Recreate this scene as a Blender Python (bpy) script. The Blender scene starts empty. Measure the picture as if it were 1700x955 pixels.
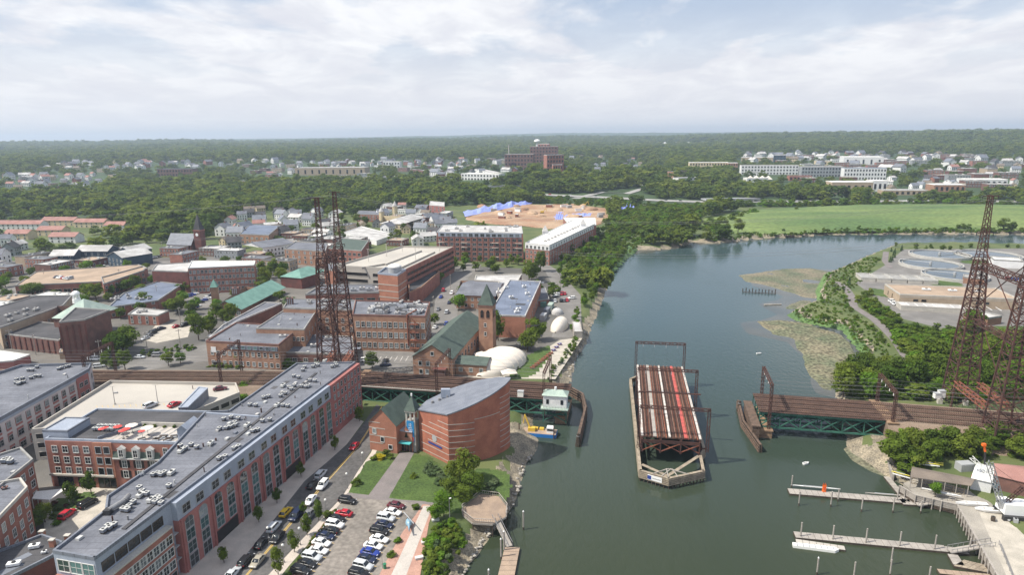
import bpy,math,random
import numpy as np
from mathutils import Vector,Matrix,noise as mnoise
R=random.Random(7)
S=bpy.context.scene
COL=S.collection
rad=math.radians
# ------ camera, world, sun
F,CAMH=1080.0,95.0
ROLL=rad(.55);PITCH=math.atan((477.5-226)/F)
cd=bpy.data.cameras.new('camera');cam=bpy.data.objects.new('camera',cd);COL.objects.link(cam)
cd.sensor_width=36;cd.lens=F*36/1700.0;cd.clip_start=1;cd.clip_end=60000
fw=Vector((0,math.cos(PITCH),-math.sin(PITCH)));up0=Vector((0,math.sin(PITCH),math.cos(PITCH)));ri0=Vector((1,0,0))
ri=ri0*math.cos(ROLL)-up0*math.sin(ROLL);up=up0*math.cos(ROLL)+ri0*math.sin(ROLL)
m=Matrix((ri,up,-fw)).transposed().to_4x4();m.translation=(0,0,CAMH);cam.matrix_world=m
S.camera=cam
S.view_settings.view_transform='Standard';S.view_settings.look='None'
S.view_settings.exposure=0.33;S.view_settings.gamma=1
SUN_EL,SHADOW_DIR=rad(54),rad(12)
sl=bpy.data.lights.new('sun','SUN');sun=bpy.data.objects.new('sun',sl);COL.objects.link(sun)
sl.energy=5.0;sl.angle=rad(.6);sl.color=(1,.94,.83)
tosun=Vector((-math.cos(SHADOW_DIR)*math.cos(SUN_EL),-math.sin(SHADOW_DIR)*math.cos(SUN_EL),math.sin(SUN_EL)))
sun.rotation_euler=tosun.to_track_quat('Z','Y').to_euler()
W=bpy.data.worlds.new('World');S.world=W;W.use_nodes=True
def wtree():
 nt=W.node_tree;nt.nodes.clear();N=nt.nodes.new;L=nt.links.new
 out=N('ShaderNodeOutputWorld');bg=N('ShaderNodeBackground');bg.inputs[1].default_value=.1
 sky=N('ShaderNodeTexSky');sky.sky_type='NISHITA';sky.sun_disc=False
 sky.sun_elevation=SUN_EL;sky.sun_rotation=math.atan2(tosun.x,tosun.y);sky.air_density=1.0;sky.dust_density=2.0;sky.altitude=100
 tc=N('ShaderNodeTexCoord');sep=N('ShaderNodeSeparateXYZ');L(tc.outputs['Generated'],sep.inputs[0])
 zz=N('ShaderNodeMath');zz.operation='MAXIMUM';L(sep.outputs[2],zz.inputs[0]);zz.inputs[1].default_value=0
 za=N('ShaderNodeMath');za.operation='ADD';L(zz.outputs[0],za.inputs[0]);za.inputs[1].default_value=.17
 cx=N('ShaderNodeMath');cx.operation='DIVIDE';L(sep.outputs[0],cx.inputs[0]);L(za.outputs[0],cx.inputs[1])
 cy=N('ShaderNodeMath');cy.operation='DIVIDE';L(sep.outputs[1],cy.inputs[0]);L(za.outputs[0],cy.inputs[1])
 cb=N('ShaderNodeCombineXYZ');L(cx.outputs[0],cb.inputs[0]);L(cy.outputs[0],cb.inputs[1])
 def nz(scale,det,rough,dist,off):
  mp=N('ShaderNodeMapping');mp.inputs[1].default_value=off;mp.inputs[3].default_value=(1,.8,1);L(cb.outputs[0],mp.inputs[0])
  n=N('ShaderNodeTexNoise');n.inputs['Scale'].default_value=scale;n.inputs['Detail'].default_value=det
  n.inputs['Roughness'].default_value=rough;n.inputs['Distortion'].default_value=dist;L(mp.outputs[0],n.inputs['Vector']);return n
 def ramp(src,pts):
  r=N('ShaderNodeValToRGB');e=r.color_ramp.elements
  while len(e)<len(pts):e.new(.5)
  for k,(p,c)in zip(e,pts):k.position=p;k.color=(*c,1)
  L(src,r.inputs[0]);return r
 n1=nz(1.15,10,.56,.3,(3.1,1.7,0));n2=nz(2.6,9,.62,.4,(7.3,2.2,0))
 cov=ramp(n1.outputs['Fac'],[(.47,(0,0,0)),(.60,(1,1,1))])
 lit=ramp(n2.outputs['Fac'],[(.34,(6.5,6.55,7.05)),(.46,(7.1,7.15,7.5)),(.60,(8.3,8.3,8.4))])
 # the cover thickens towards the horizon and thins overhead, as the deck is seen edge on
 hz=N('ShaderNodeMapRange');L(zz.outputs[0],hz.inputs[0]);hz.inputs[1].default_value=.06;hz.inputs[2].default_value=.20
 hz.inputs[3].default_value=.95;hz.inputs[4].default_value=.0
 ad=N('ShaderNodeMath');ad.operation='ADD';ad.use_clamp=True;L(cov.outputs[0],ad.inputs[0]);L(hz.outputs[0],ad.inputs[1])
 mu=N('ShaderNodeMath');mu.operation='MULTIPLY';L(ad.outputs[0],mu.inputs[0]);mu.inputs[1].default_value=.93
 blue=N('ShaderNodeMixRGB');blue.inputs[0].default_value=.5;L(sky.outputs[0],blue.inputs[1]);blue.inputs[2].default_value=(4.6,5.5,7.2,1)
 mx=N('ShaderNodeMixRGB');L(mu.outputs[0],mx.inputs[0]);L(blue.outputs[0],mx.inputs[1]);L(lit.outputs[0],mx.inputs[2])
 # low band: far cloud base seen through kilometres of air
 lo=N('ShaderNodeMapRange');L(zz.outputs[0],lo.inputs[0]);lo.inputs[1].default_value=.0;lo.inputs[2].default_value=.12
 lo.inputs[3].default_value=.85;lo.inputs[4].default_value=0
 m2=N('ShaderNodeMixRGB');L(lo.outputs[0],m2.inputs[0]);L(mx.outputs[0],m2.inputs[1]);m2.inputs[2].default_value=(6.9,6.85,7.15,1)
 L(m2.outputs[0],bg.inputs[0]);L(bg.outputs[0],out.inputs[0])
wtree()
# ------ pixel <-> world
def ray(px,py):
 d=fw+ri*((px-850)/F)+up*((477.5-py)/F);return d
def ss(a,b,t):
 t=min(1,max(0,(t-a)/(b-a)));return t*t*(3-2*t)
def P(px,py,z=3.0):
 d=ray(px,py);t=(z-CAMH)/d.z;return Vector((d.x*t,d.y*t,z))
def tz0(x,y):
 D=math.hypot(x,y);a=x/max(y,1)
 z=3+20*ss(950,2600,D)+55*ss(2600,9000,D)
 z+=24*math.exp(-((x-60)/230)**2-((y-1260)/190)**2)
 z+=30*ss(2300,4200,D)*ss(.15,.4,a)*(1-ss(5000,8000,D))
 z+=48*math.exp(-((a-.12)/.3)**2)*ss(6500,11000,D)+18*ss(9000,12000,D)*ss(.2,.5,a)
 k=ss(1300,4500,D)
 z+=k*(7*math.sin(x*.0016+1)*math.cos(y*.0011)+5*math.sin(x*.0037+y*.0021)+3*math.sin(y*.006-x*.002))
 return z
def G(px,py):
 d=ray(px,py);t=60.0
 while t<15000:
  x,y,z=d.x*t,d.y*t,CAMH+d.z*t
  h=z-tz0(x,y)
  if h<.02:break
  t+=max(.05,h*.8)
 return Vector((d.x*t,d.y*t,tz0(d.x*t,d.y*t)))
 # ------ materials
MT={}
def mat(name,c1,c2=None,scale=.35,rough=.85,spec=.3,metal=0,fine=.12,fscale=6,stretch=None,bump=0,lo=.38,hi=.62,objrand=0,seams=None):
 """colour mottled between c1 and c2 by noise in world space, plus a fine grain"""
 mt=bpy.data.materials.new(name);mt.use_nodes=True;nt=mt.node_tree;N=nt.nodes.new;L=nt.links.new
 b=nt.nodes['Principled BSDF'];b.inputs['Roughness'].default_value=rough;b.inputs['Metallic'].default_value=metal
 b.inputs['Specular IOR Level'].default_value=spec
 g=N('ShaderNodeNewGeometry');mp=N('ShaderNodeMapping');L(g.outputs['Position'],mp.inputs[0])
 if stretch:mp.inputs[3].default_value=stretch
 n1=N('ShaderNodeTexNoise');n1.inputs['Scale'].default_value=scale;n1.inputs['Detail'].default_value=6;L(mp.outputs[0],n1.inputs['Vector'])
 r=N('ShaderNodeMapRange');r.inputs[1].default_value=lo;r.inputs[2].default_value=hi;L(n1.outputs['Fac'],r.inputs[0])
 mx=N('ShaderNodeMixRGB');L(r.outputs[0],mx.inputs[0]);mx.inputs[1].default_value=(*c1,1)
 c2=c2 or tuple(v*.78 for v in c1);mx.inputs[2].default_value=(*c2,1)
 n2=N('ShaderNodeTexNoise');n2.inputs['Scale'].default_value=fscale;n2.inputs['Detail'].default_value=3;L(g.outputs['Position'],n2.inputs['Vector'])
 r2=N('ShaderNodeMapRange');r2.inputs[1].default_value=.3;r2.inputs[2].default_value=.7;r2.inputs[3].default_value=1-fine*1.5;r2.inputs[4].default_value=1+fine*1.5
 L(n2.outputs['Fac'],r2.inputs[0])
 mm=N('ShaderNodeVectorMath');mm.operation='SCALE';L(mx.outputs[0],mm.inputs[0]);L(r2.outputs[0],mm.inputs['Scale'])
 last=mm.outputs[0]
 if seams:
  bt=N('ShaderNodeTexBrick');L(g.outputs['Position'],bt.inputs['Vector']);bt.inputs['Scale'].default_value=1;bt.inputs['Brick Width'].default_value=seams[0];bt.inputs['Row Height'].default_value=seams[1];bt.inputs['Mortar Size'].default_value=seams[2];bt.inputs['Color1'].default_value=(.93,.93,.93,1);bt.inputs['Color2'].default_value=(1.06,1.06,1.06,1);bt.inputs['Mortar'].default_value=(.68,.68,.68,1)
  ms=N('ShaderNodeVectorMath');ms.operation='MULTIPLY';L(last,ms.inputs[0]);L(bt.outputs[0],ms.inputs[1]);last=ms.outputs[0]
 if objrand:
  oi=N('ShaderNodeObjectInfo');r3=N('ShaderNodeMapRange');L(oi.outputs['Random'],r3.inputs[0]);r3.inputs[3].default_value=1-objrand;r3.inputs[4].default_value=1+objrand
  m3=N('ShaderNodeVectorMath');m3.operation='SCALE';L(last,m3.inputs[0]);L(r3.outputs[0],m3.inputs['Scale']);last=m3.outputs[0]
 L(last,b.inputs['Base Color'])
 if bump:
  bp=N('ShaderNodeBump');bp.inputs['Strength'].default_value=1;bp.inputs['Distance'].default_value=bump;L(n2.outputs['Fac'],bp.inputs['Height']);L(bp.outputs[0],b.inputs['Normal'])
 MT[name]=mt;return mt
def leafmat(name,cols,trans=.4):
 mt=bpy.data.materials.new(name);mt.use_nodes=True;nt=mt.node_tree;N=nt.nodes.new;L=nt.links.new
 nt.nodes.clear();out=N('ShaderNodeOutputMaterial')
 oi=N('ShaderNodeObjectInfo');r=N('ShaderNodeValToRGB');e=r.color_ramp.elements
 while len(e)<len(cols):e.new(.5)
 for i,(k,c)in enumerate(zip(e,cols)):k.position=i/max(1,len(cols)-1);k.color=(*c,1)
 L(oi.outputs['Random'],r.inputs[0])
 g=N('ShaderNodeNewGeometry');n=N('ShaderNodeTexNoise');n.inputs['Scale'].default_value=.55;n.inputs['Detail'].default_value=4;L(g.outputs['Position'],n.inputs['Vector'])
 mr=N('ShaderNodeMapRange');mr.inputs[1].default_value=.3;mr.inputs[2].default_value=.7;mr.inputs[3].default_value=.62;mr.inputs[4].default_value=1.4;L(n.outputs['Fac'],mr.inputs[0])
 sc=N('ShaderNodeVectorMath');sc.operation='SCALE';L(r.outputs[0],sc.inputs[0]);L(mr.outputs[0],sc.inputs['Scale'])
 d=N('ShaderNodeBsdfDiffuse');t=N('ShaderNodeBsdfTranslucent');L(sc.outputs[0],d.inputs[0])
 br=N('ShaderNodeVectorMath');br.operation='MULTIPLY';L(sc.outputs[0],br.inputs[0]);br.inputs[1].default_value=(1.25,1.2,.6);L(br.outputs[0],t.inputs[0])
 ms=N('ShaderNodeMixShader');ms.inputs[0].default_value=trans;L(d.outputs[0],ms.inputs[1]);L(t.outputs[0],ms.inputs[2]);L(ms.outputs[0],out.inputs[0])
 MT[name]=mt;return mt
def paint(name,c,rough=.35,metal=0,spec=.5):
 mt=bpy.data.materials.new(name);mt.use_nodes=True;nt=mt.node_tree;b=nt.nodes['Principled BSDF']
 n=nt.nodes.new('ShaderNodeTexNoise');n.inputs['Scale'].default_value=3;n.inputs['Detail'].default_value=4
 g=nt.nodes.new('ShaderNodeNewGeometry');nt.links.new(g.outputs['Position'],n.inputs['Vector'])
 mr=nt.nodes.new('ShaderNodeMapRange');mr.inputs[3].default_value=rough*.75;mr.inputs[4].default_value=min(1,rough*1.3);nt.links.new(n.outputs['Fac'],mr.inputs[0]);nt.links.new(mr.outputs[0],b.inputs['Roughness'])
 b.inputs['Base Color'].default_value=(*c,1);b.inputs['Metallic'].default_value=metal;b.inputs['Specular IOR Level'].default_value=spec
 MT[name]=mt;return mt
def glassmat(name,c1,c2):
 mt=bpy.data.materials.new(name);mt.use_nodes=True;nt=mt.node_tree;N=nt.nodes.new;b=nt.nodes['Principled BSDF']
 oi=N('ShaderNodeObjectInfo');r=N('ShaderNodeValToRGB');e=r.color_ramp.elements;e[0].position=.3;e[0].color=(*c1,1);e[1].position=1;e[1].color=(*c2,1)
 nt.links.new(oi.outputs['Random'],r.inputs[0]);nt.links.new(r.outputs[0],b.inputs['Base Color']);b.inputs['Roughness'].default_value=.08;b.inputs['Specular IOR Level'].default_value=.6
 MT[name]=mt;return mt
mat('brick_red',(.335,.148,.112),(.25,.112,.088));mat('brick_pink',(.36,.150,.135),(.30,.12,.11));mat('brick_orange',(.40,.18,.12),(.32,.145,.098))
mat('brick_brown',(.205,.105,.085),(.145,.08,.068));mat('brick_tan',(.37,.215,.145),(.285,.16,.11));mat('brick_dark',(.17,.065,.055),(.11,.05,.045))
mat('zinc',(.33,.365,.43),(.28,.315,.38),stretch=(1,1,.2),rough=.6);mat('zinc_dark',(.19,.205,.24),(.155,.17,.205),rough=.6,seams=(14,.62,.05))
mat('brick_theatre',(.40,.155,.10),(.31,.118,.08));mat('roof_grey',(.172,.18,.207),(.125,.132,.155),scale=.13,fine=.1,fscale=1.7,seams=(9,1.9,.07),stretch=(1,1,1));mat('roof_dark',(.09,.088,.094),(.055,.055,.06),scale=.1,seams=(8,2,.08))
mat('roof_blue',(.17,.20,.27),(.12,.145,.2),scale=.1,seams=(7,2.4,.09));mat('roof_brown',(.20,.165,.135),(.15,.125,.105),scale=.2)
mat('roof_light',(.52,.51,.50),(.36,.35,.34),scale=.12,seams=(8,2.2,.08));mat('roof_white',(.74,.73,.70),(.62,.61,.59),scale=.15);mat('roof_red',(.34,.185,.16),(.27,.14,.12),scale=.2)
mat('roof_tan',(.40,.30,.22),(.31,.235,.175),scale=.1,seams=(12,4,.12))
mat('concrete',(.50,.47,.42),(.42,.40,.36));mat('concrete_pale',(.445,.415,.37),(.385,.36,.325),scale=.06,fine=.05);mat('concrete_grey',(.33,.325,.31),(.26,.255,.245))
mat('stucco_pale',(.56,.51,.50),(.5,.455,.445));mat('stucco_white',(.72,.72,.72),(.64,.64,.64));mat('stucco_cream',(.62,.52,.35),(.55,.46,.31));mat('stucco_tan',(.42,.33,.24),(.37,.29,.21))
mat('slate_green',(.088,.118,.10),(.068,.092,.08),scale=.5);mat('copper_green',(.17,.31,.265),(.13,.25,.215),scale=.3);mat('patina',(.38,.46,.40),(.30,.38,.34))
mat('siding_blue',(.045,.075,.11),(.035,.06,.09));mat('siding_grey',(.30,.32,.34));mat('siding_white',(.74,.74,.73),(.66,.66,.66),objrand=.12)
mat('deck_dark',(.15,.10,.075),(.09,.065,.05),scale=.8,fine=.25);mat('walk_white',(.58,.54,.50),(.31,.24,.20),scale=.9,fine=.2,lo=.45,hi=.75);mat('dock_pale',(.50,.455,.41),(.41,.375,.34),scale=.5,fine=.15,objrand=.1);mat('walk_red',(.50,.10,.085),(.34,.085,.07),scale=.7,fine=.2);mat('rust',(.098,.046,.036),(.06,.033,.029),scale=.8,fine=.25,rough=.9);mat('rust_light',(.27,.105,.06),(.17,.06,.045),scale=.8,fine=.25);mat('steel_grey',(.30,.30,.30),(.22,.21,.21),rough=.5,metal=.3)
mat('steel_green',(.045,.15,.11),(.032,.10,.075),scale=.7);mat('timber',(.34,.285,.215),(.235,.195,.15),scale=.8,fine=.2);mat('timber_grey',(.36,.33,.295),(.29,.265,.24),scale=.6,fine=.15)
mat('timber_dark',(.085,.065,.05),(.05,.04,.032),scale=1);mat('deck_brown',(.36,.27,.20),(.29,.22,.17),scale=.4,fine=.15);mat('rail_steel',(.24,.15,.11),(.17,.105,.08),rough=.6)
mat('bridge_deck',(.092,.053,.042),(.06,.038,.032),scale=.5,fine=.3);mat('sleeper',(.095,.058,.044),(.06,.04,.032),objrand=.1)
mat('ballast',(.24,.18,.135),(.17,.125,.095),scale=.25,fine=.25,stretch=(.25,1,1));mat('asphalt',(.118,.113,.11),(.085,.082,.081),scale=.16,fine=.16,fscale=1.2)
mat('asphalt_lot',(.235,.21,.185),(.175,.158,.14),scale=.14,fine=.17,fscale=1.1);mat('asphalt_old',(.20,.19,.18),(.155,.148,.14),scale=.12);mat('town_ground',(.17,.158,.142),(.095,.092,.086),scale=.035,fine=.2)
mat('sidewalk',(.50,.44,.385),(.43,.38,.335),scale=.3);mat('paver_red',(.43,.255,.20),(.36,.21,.165),scale=.4,fine=.15);mat('path_grey',(.47,.43,.39),(.40,.37,.34),scale=.2);mat('path_dark',(.205,.18,.175),(.165,.15,.145),scale=.25)
mat('grass',(.072,.115,.028),(.05,.085,.022),scale=.12,fine=.25,fscale=2);mat('grass_dry',(.115,.135,.05),(.07,.10,.035),scale=.05,fine=.2)
mat('field',(.15,.20,.062),(.08,.135,.042),scale=.014,fine=.22,fscale=.25,stretch=(.5,1.6,1));mat('marsh',(.115,.19,.06),(.075,.135,.045),scale=.09,fine=.3,fscale=1.5)
mat('soil',(.17,.12,.085),(.12,.085,.06));mat('mulch',(.24,.14,.095),(.17,.10,.07));mat('beach',(.30,.255,.185),(.17,.15,.115),scale=.25,fine=.35,fscale=2.5,bump=.15)
mat('mudflat',(.19,.165,.115),(.105,.12,.075),scale=.06,fine=.4,fscale=1.0);mat('mud_yellow',(.175,.155,.10),(.10,.118,.068),scale=.06,fine=.5,fscale=.8);mat('mud_grey',(.085,.085,.07),(.055,.066,.062),scale=.04,rough=.22,spec=.5)
mat('sand',(.40,.285,.19),(.29,.165,.10),scale=.03,fine=.15,fscale=.5);mat('gravel',(.46,.42,.36),(.37,.34,.29));mat('boulder',(.38,.35,.31),(.27,.25,.22),scale=.8,objrand=.2)
mat('forest_floor',(.05,.085,.03),(.035,.06,.024),scale=.02);mat('stone_brown',(.30,.20,.125),(.20,.13,.085),scale=.5,fine=.25)
mat('fabric_white',(.70,.645,.57),(.66,.60,.53),scale=.1,fine=.02);mat('fabric_red',(.62,.09,.08),(.52,.07,.06));mat('bark',(.10,.075,.055),(.065,.05,.04),scale=2)
mat('tank_rim',(.46,.45,.42),(.38,.37,.35))
for n_,c_ in dict(white=(.80,.80,.79),white_trim=(.60,.60,.58),black=(.012,.012,.014),car_silver=(.50,.52,.54),car_grey=(.16,.165,.175),car_navy=(.012,.02,.055),car_blue=(.02,.045,.26),car_red=(.42,.015,.03),car_maroon=(.10,.015,.025),car_yellow=(.62,.40,.015),car_gold=(.33,.30,.24),red_walk=(.46,.11,.09),banner_blue=(.03,.23,.50),tarp_blue=(.27,.33,.75),sign_blue=(.03,.06,.26),orange=(.85,.16,.02),teal=(.10,.48,.50),yellow=(.68,.60,.10),machine_yellow=(.62,.42,.06),barge_blue=(.02,.16,.46),lamp_white=(.82,.82,.78),heli_blue=(.22,.36,.46),line_yellow=(.62,.42,.12),line_white=(.66,.64,.6),grey_paint=(.36,.37,.38),green_bin=(.03,.2,.1)).items():paint(n_,c_)
paint('tyre',(.018,.018,.018),.9);paint('alloy',(.4,.4,.41),.3,.8);paint('lens',(.75,.76,.78),.1);paint('tail_red',(.35,.01,.01),.2);paint('car_glass',(.012,.016,.02),.05,0,.8);paint('fan_dark',(.03,.03,.032),.6);paint('unit_case',(.50,.50,.48),.5)
for n_ in('line_yellow','line_white','red_walk','tarp_blue','white_trim'):MT[n_].node_tree.nodes['Principled BSDF'].inputs['Specular IOR Level'].default_value=.15
glassmat('pane',(.014,.02,.024),(.24,.27,.28));glassmat('pane_teal',(.02,.04,.042),(.10,.2,.2));glassmat('pane_dark',(.012,.014,.017),(.04,.045,.05));glassmat('water_tank',(.07,.085,.09),(.08,.095,.1))
leafmat('leaf',[(.065,.112,.02),(.105,.155,.026),(.14,.18,.03),(.08,.125,.026),(.115,.165,.024)])
leafmat('leaf_far',[(.06,.10,.024),(.12,.16,.03),(.16,.195,.036),(.07,.112,.03),(.13,.175,.03)])
leafmat('leaf_bright',[(.10,.19,.02),(.12,.21,.03)]);leafmat('leaf_yellow',[(.42,.36,.02),(.45,.38,.03)]);leafmat('leaf_grey',[(.10,.15,.07),(.13,.17,.09)])
leafmat('leaf_purple',[(.035,.02,.025),(.045,.025,.03)],.15);leafmat('leaf_needle',[(.03,.06,.022),(.04,.075,.03)],.15);leafmat('leaf_red',[(.10,.03,.025),(.12,.04,.03)],.15)
# ------ mesh builder
class MB:
 def __init__(s):s.v=[];s.f=[];s.m=[]
 def add(s,vs,fs,mi=0):
  o=len(s.v);s.v.extend([tuple(v)for v in vs]);s.f.extend([tuple(i+o for i in f)for f in fs]);s.m.extend([mi]*len(fs));return s
 def box(s,x0,y0,z0,x1,y1,z1,mi=0):
  return s.add([(x0,y0,z0),(x1,y0,z0),(x1,y1,z0),(x0,y1,z0),(x0,y0,z1),(x1,y0,z1),(x1,y1,z1),(x0,y1,z1)],[(0,3,2,1),(4,5,6,7),(0,1,5,4),(1,2,6,5),(2,3,7,6),(3,0,4,7)],mi)
 def beam(s,p,q,w,h=None,mi=0):
  p,q=Vector(p),Vector(q);d=q-p
  if d.length<1e-6:return s
  d.normalize();a=Vector((0,0,1))if abs(d.z)<.9 else Vector((1,0,0));x=d.cross(a).normalized()*(w/2);y=x.cross(d).normalized()*((h or w)/2)
  vs=[p-x-y,p+x-y,p+x+y,p-x+y,q-x-y,q+x-y,q+x+y,q-x+y]
  return s.add(vs,[(0,1,2,3),(7,6,5,4),(4,5,1,0),(5,6,2,1),(6,7,3,2),(7,4,0,3)],mi)
 def tube(s,p,q,r,n=8,mi=0,r2=None):
  p,q=Vector(p),Vector(q);d=(q-p).normalized();a=Vector((0,0,1))if abs(d.z)<.9 else Vector((1,0,0));x=d.cross(a).normalized();y=d.cross(x)
  r2=r if r2 is None else r2;vs=[]
  for c,k in((p,r),(q,r2)):
   for i in range(n):t=2*math.pi*i/n;vs.append(c+x*(math.cos(t)*k)+y*(math.sin(t)*k))
  return s.add(vs,[(i,(i+1)%n,n+(i+1)%n,n+i)for i in range(n)]+[tuple(range(n))[::-1],tuple(range(n,2*n))],mi)
 def prism(s,poly,z0,z1,mi=0,top=True,bottom=False,tops=None):
  n=len(poly);t=tops or[z1]*n
  a=sum(poly[i][0]*poly[(i+1)%n][1]-poly[(i+1)%n][0]*poly[i][1]for i in range(n))
  if a<0:poly=list(poly)[::-1];t=list(t)[::-1]
  vs=[(p[0],p[1],z0)for p in poly]+[(p[0],p[1],h)for p,h in zip(poly,t)]
  fs=[(i,(i+1)%n,n+(i+1)%n,n+i)for i in range(n)]
  if top:fs.append(tuple(range(n,2*n)))
  if bottom:fs.append(tuple(range(n))[::-1])
  return s.add(vs,fs,mi)
 def dome(s,c,rx,ry,rz,nu=12,nv=5,mi=0):
  vs=[];fs=[]
  for j in range(nv):
   t=math.pi/2*j/nv
   for i in range(nu):a=2*math.pi*i/nu;vs.append((c[0]+rx*math.cos(t)*math.cos(a),c[1]+ry*math.cos(t)*math.sin(a),c[2]+rz*math.sin(t)))
  vs.append((c[0],c[1],c[2]+rz))
  for j in range(nv-1):
   for i in range(nu):fs.append((j*nu+i,j*nu+(i+1)%nu,(j+1)*nu+(i+1)%nu,(j+1)*nu+i))
  for i in range(nu):fs.append(((nv-1)*nu+i,(nv-1)*nu+(i+1)%nu,nv*nu))
  return s.add(vs,fs,mi)
 def mesh(s,name,mats,smooth=False):
  me=bpy.data.meshes.new(name);me.from_pydata(s.v,[],s.f)
  for k in([mats]if isinstance(mats,str)else mats):me.materials.append(MT[k])
  if any(s.m):me.polygons.foreach_set('material_index',s.m)
  if smooth:me.polygons.foreach_set('use_smooth',[True]*len(s.f))
  me.update();return me
 def build(s,name,mats,parent=None,smooth=False,kind=None):
  return put(name,s.mesh(name,mats,smooth),parent,kind=kind)
def put(name,me,parent=None,loc=None,rz=0,sc=None,kind=None):
 o=bpy.data.objects.new(name,me);COL.objects.link(o)
 if parent is not None:o.parent=parent
 if loc is not None:o.location=loc
 if rz:o.rotation_euler=(0,0,rz)
 if sc is not None:o.scale=sc if hasattr(sc,'__len__')else(sc,sc,sc)
 if kind:o['kind']=kind
 return o
def tag(o,label,cat,group=None):
 o['label']=label;o['category']=cat
 if group:o['group']=group
 return o
def thing(name,label,cat,loc=(0,0,0),rz=0,group=None):
 o=bpy.data.objects.new(name,None);COL.objects.link(o);o.location=loc;o.rotation_euler=(0,0,rz);o.empty_display_size=.5
 return tag(o,label,cat,group)
KIDS={}
def dup(root,loc,rz=0,label=None,group=None,sc=None):
 r=root.copy();COL.objects.link(r);r.location=loc;r.rotation_euler=(0,0,rz)
 if sc:r.scale=(sc,sc,sc)
 if label:r['label']=label
 if group:r['group']=group
 if root not in KIDS:
  KIDS[root]=[(c,list(c.children))for c in root.children]
 for c,gs in KIDS[root]:
  d=c.copy();COL.objects.link(d);d.parent=r
  for g in gs:e=g.copy();COL.objects.link(e);e.parent=d
 return r
def inpoly(x,y,poly):
 c=False;n=len(poly);j=n-1
 for i in range(n):
  xi,yi,xj,yj=poly[i][0],poly[i][1],poly[j][0],poly[j][1]
  if(yi>y)!=(yj>y)and x<(xj-xi)*(y-yi)/(yj-yi)+xi:c=not c
  j=i
 return c
def pxpoly(pts,z=3.0):return[P(a,b,z)for a,b in pts]
def sheet(name,poly,z,m,kind='structure',thick=0):
 """a flat piece of ground or paving: polygon of world points at height z"""
 b=MB();n=len(poly);a=sum(poly[i][0]*poly[(i+1)%n][1]-poly[(i+1)%n][0]*poly[i][1]for i in range(n))
 if a<0:poly=list(poly)[::-1]
 if thick:b.prism(poly,z-thick,z)
 else:b.add([(p[0],p[1],z)for p in poly],[tuple(range(n))])
 return b.build(name,m,kind=kind)
def npin(X,Y,poly):
 c=np.zeros(X.shape,bool);n=len(poly);j=n-1
 for i in range(n):
  xi,yi,xj,yj=poly[i][0],poly[i][1],poly[j][0],poly[j][1]
  if yi!=yj:c^=((yi>Y)!=(yj>Y))&(X<(xj-xi)*(Y-yi)/(yj-yi)+xi)
  j=i
 return c
def npdist(X,Y,poly):
 d=np.full(X.shape,1e9);n=len(poly)
 for i in range(n):
  ax,ay=poly[i][0],poly[i][1];bx,by=poly[(i+1)%n][0],poly[(i+1)%n][1]
  vx,vy=bx-ax,by-ay;L2=vx*vx+vy*vy+1e-9
  t=np.clip(((X-ax)*vx+(Y-ay)*vy)/L2,0,1)
  d=np.minimum(d,np.hypot(X-ax-t*vx,Y-ay-t*vy))
 return d
def grid_patch(name,poly,res,m,zfun,kind='structure'):
 """ground patch on a fine grid clipped to poly; zfun(X, Y, edge distance) gives the heights"""
 xs=[p[0]for p in poly];ys=[p[1]for p in poly]
 gx=np.arange(min(xs)-res,max(xs)+res,res);gy=np.arange(min(ys)-res,max(ys)+res,res)
 X,Y=np.meshgrid(gx,gy);ins=npin(X,Y,poly);d=npdist(X,Y,poly)*np.where(ins,1,-1);Z=zfun(X,Y,d)
 keep=d>-res*1.2;idx=-np.ones(X.shape,int);idx[keep]=np.arange(keep.sum())
 vs=np.stack([X[keep],Y[keep],Z[keep]],1).tolist();q=[]
 a,b_,c,e=idx[:-1,:-1],idx[:-1,1:],idx[1:,1:],idx[1:,:-1];ok=(a>=0)&(b_>=0)&(c>=0)&(e>=0)
 q=np.stack([a[ok],b_[ok],c[ok],e[ok]],1).tolist()
 me=bpy.data.meshes.new(name);me.from_pydata(vs,[],q);me.materials.append(MT[m]);me.polygons.foreach_set('use_smooth',[True]*len(q));me.update()
 return put(name,me,kind=kind)
def wob(X,Y,s=1.0):return np.sin(X*.31*s+1.3*np.sin(Y*.23*s))*np.cos(Y*.37*s+1.1*np.sin(X*.19*s))+.5*np.sin(X*.93*s+Y*.71*s)
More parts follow.
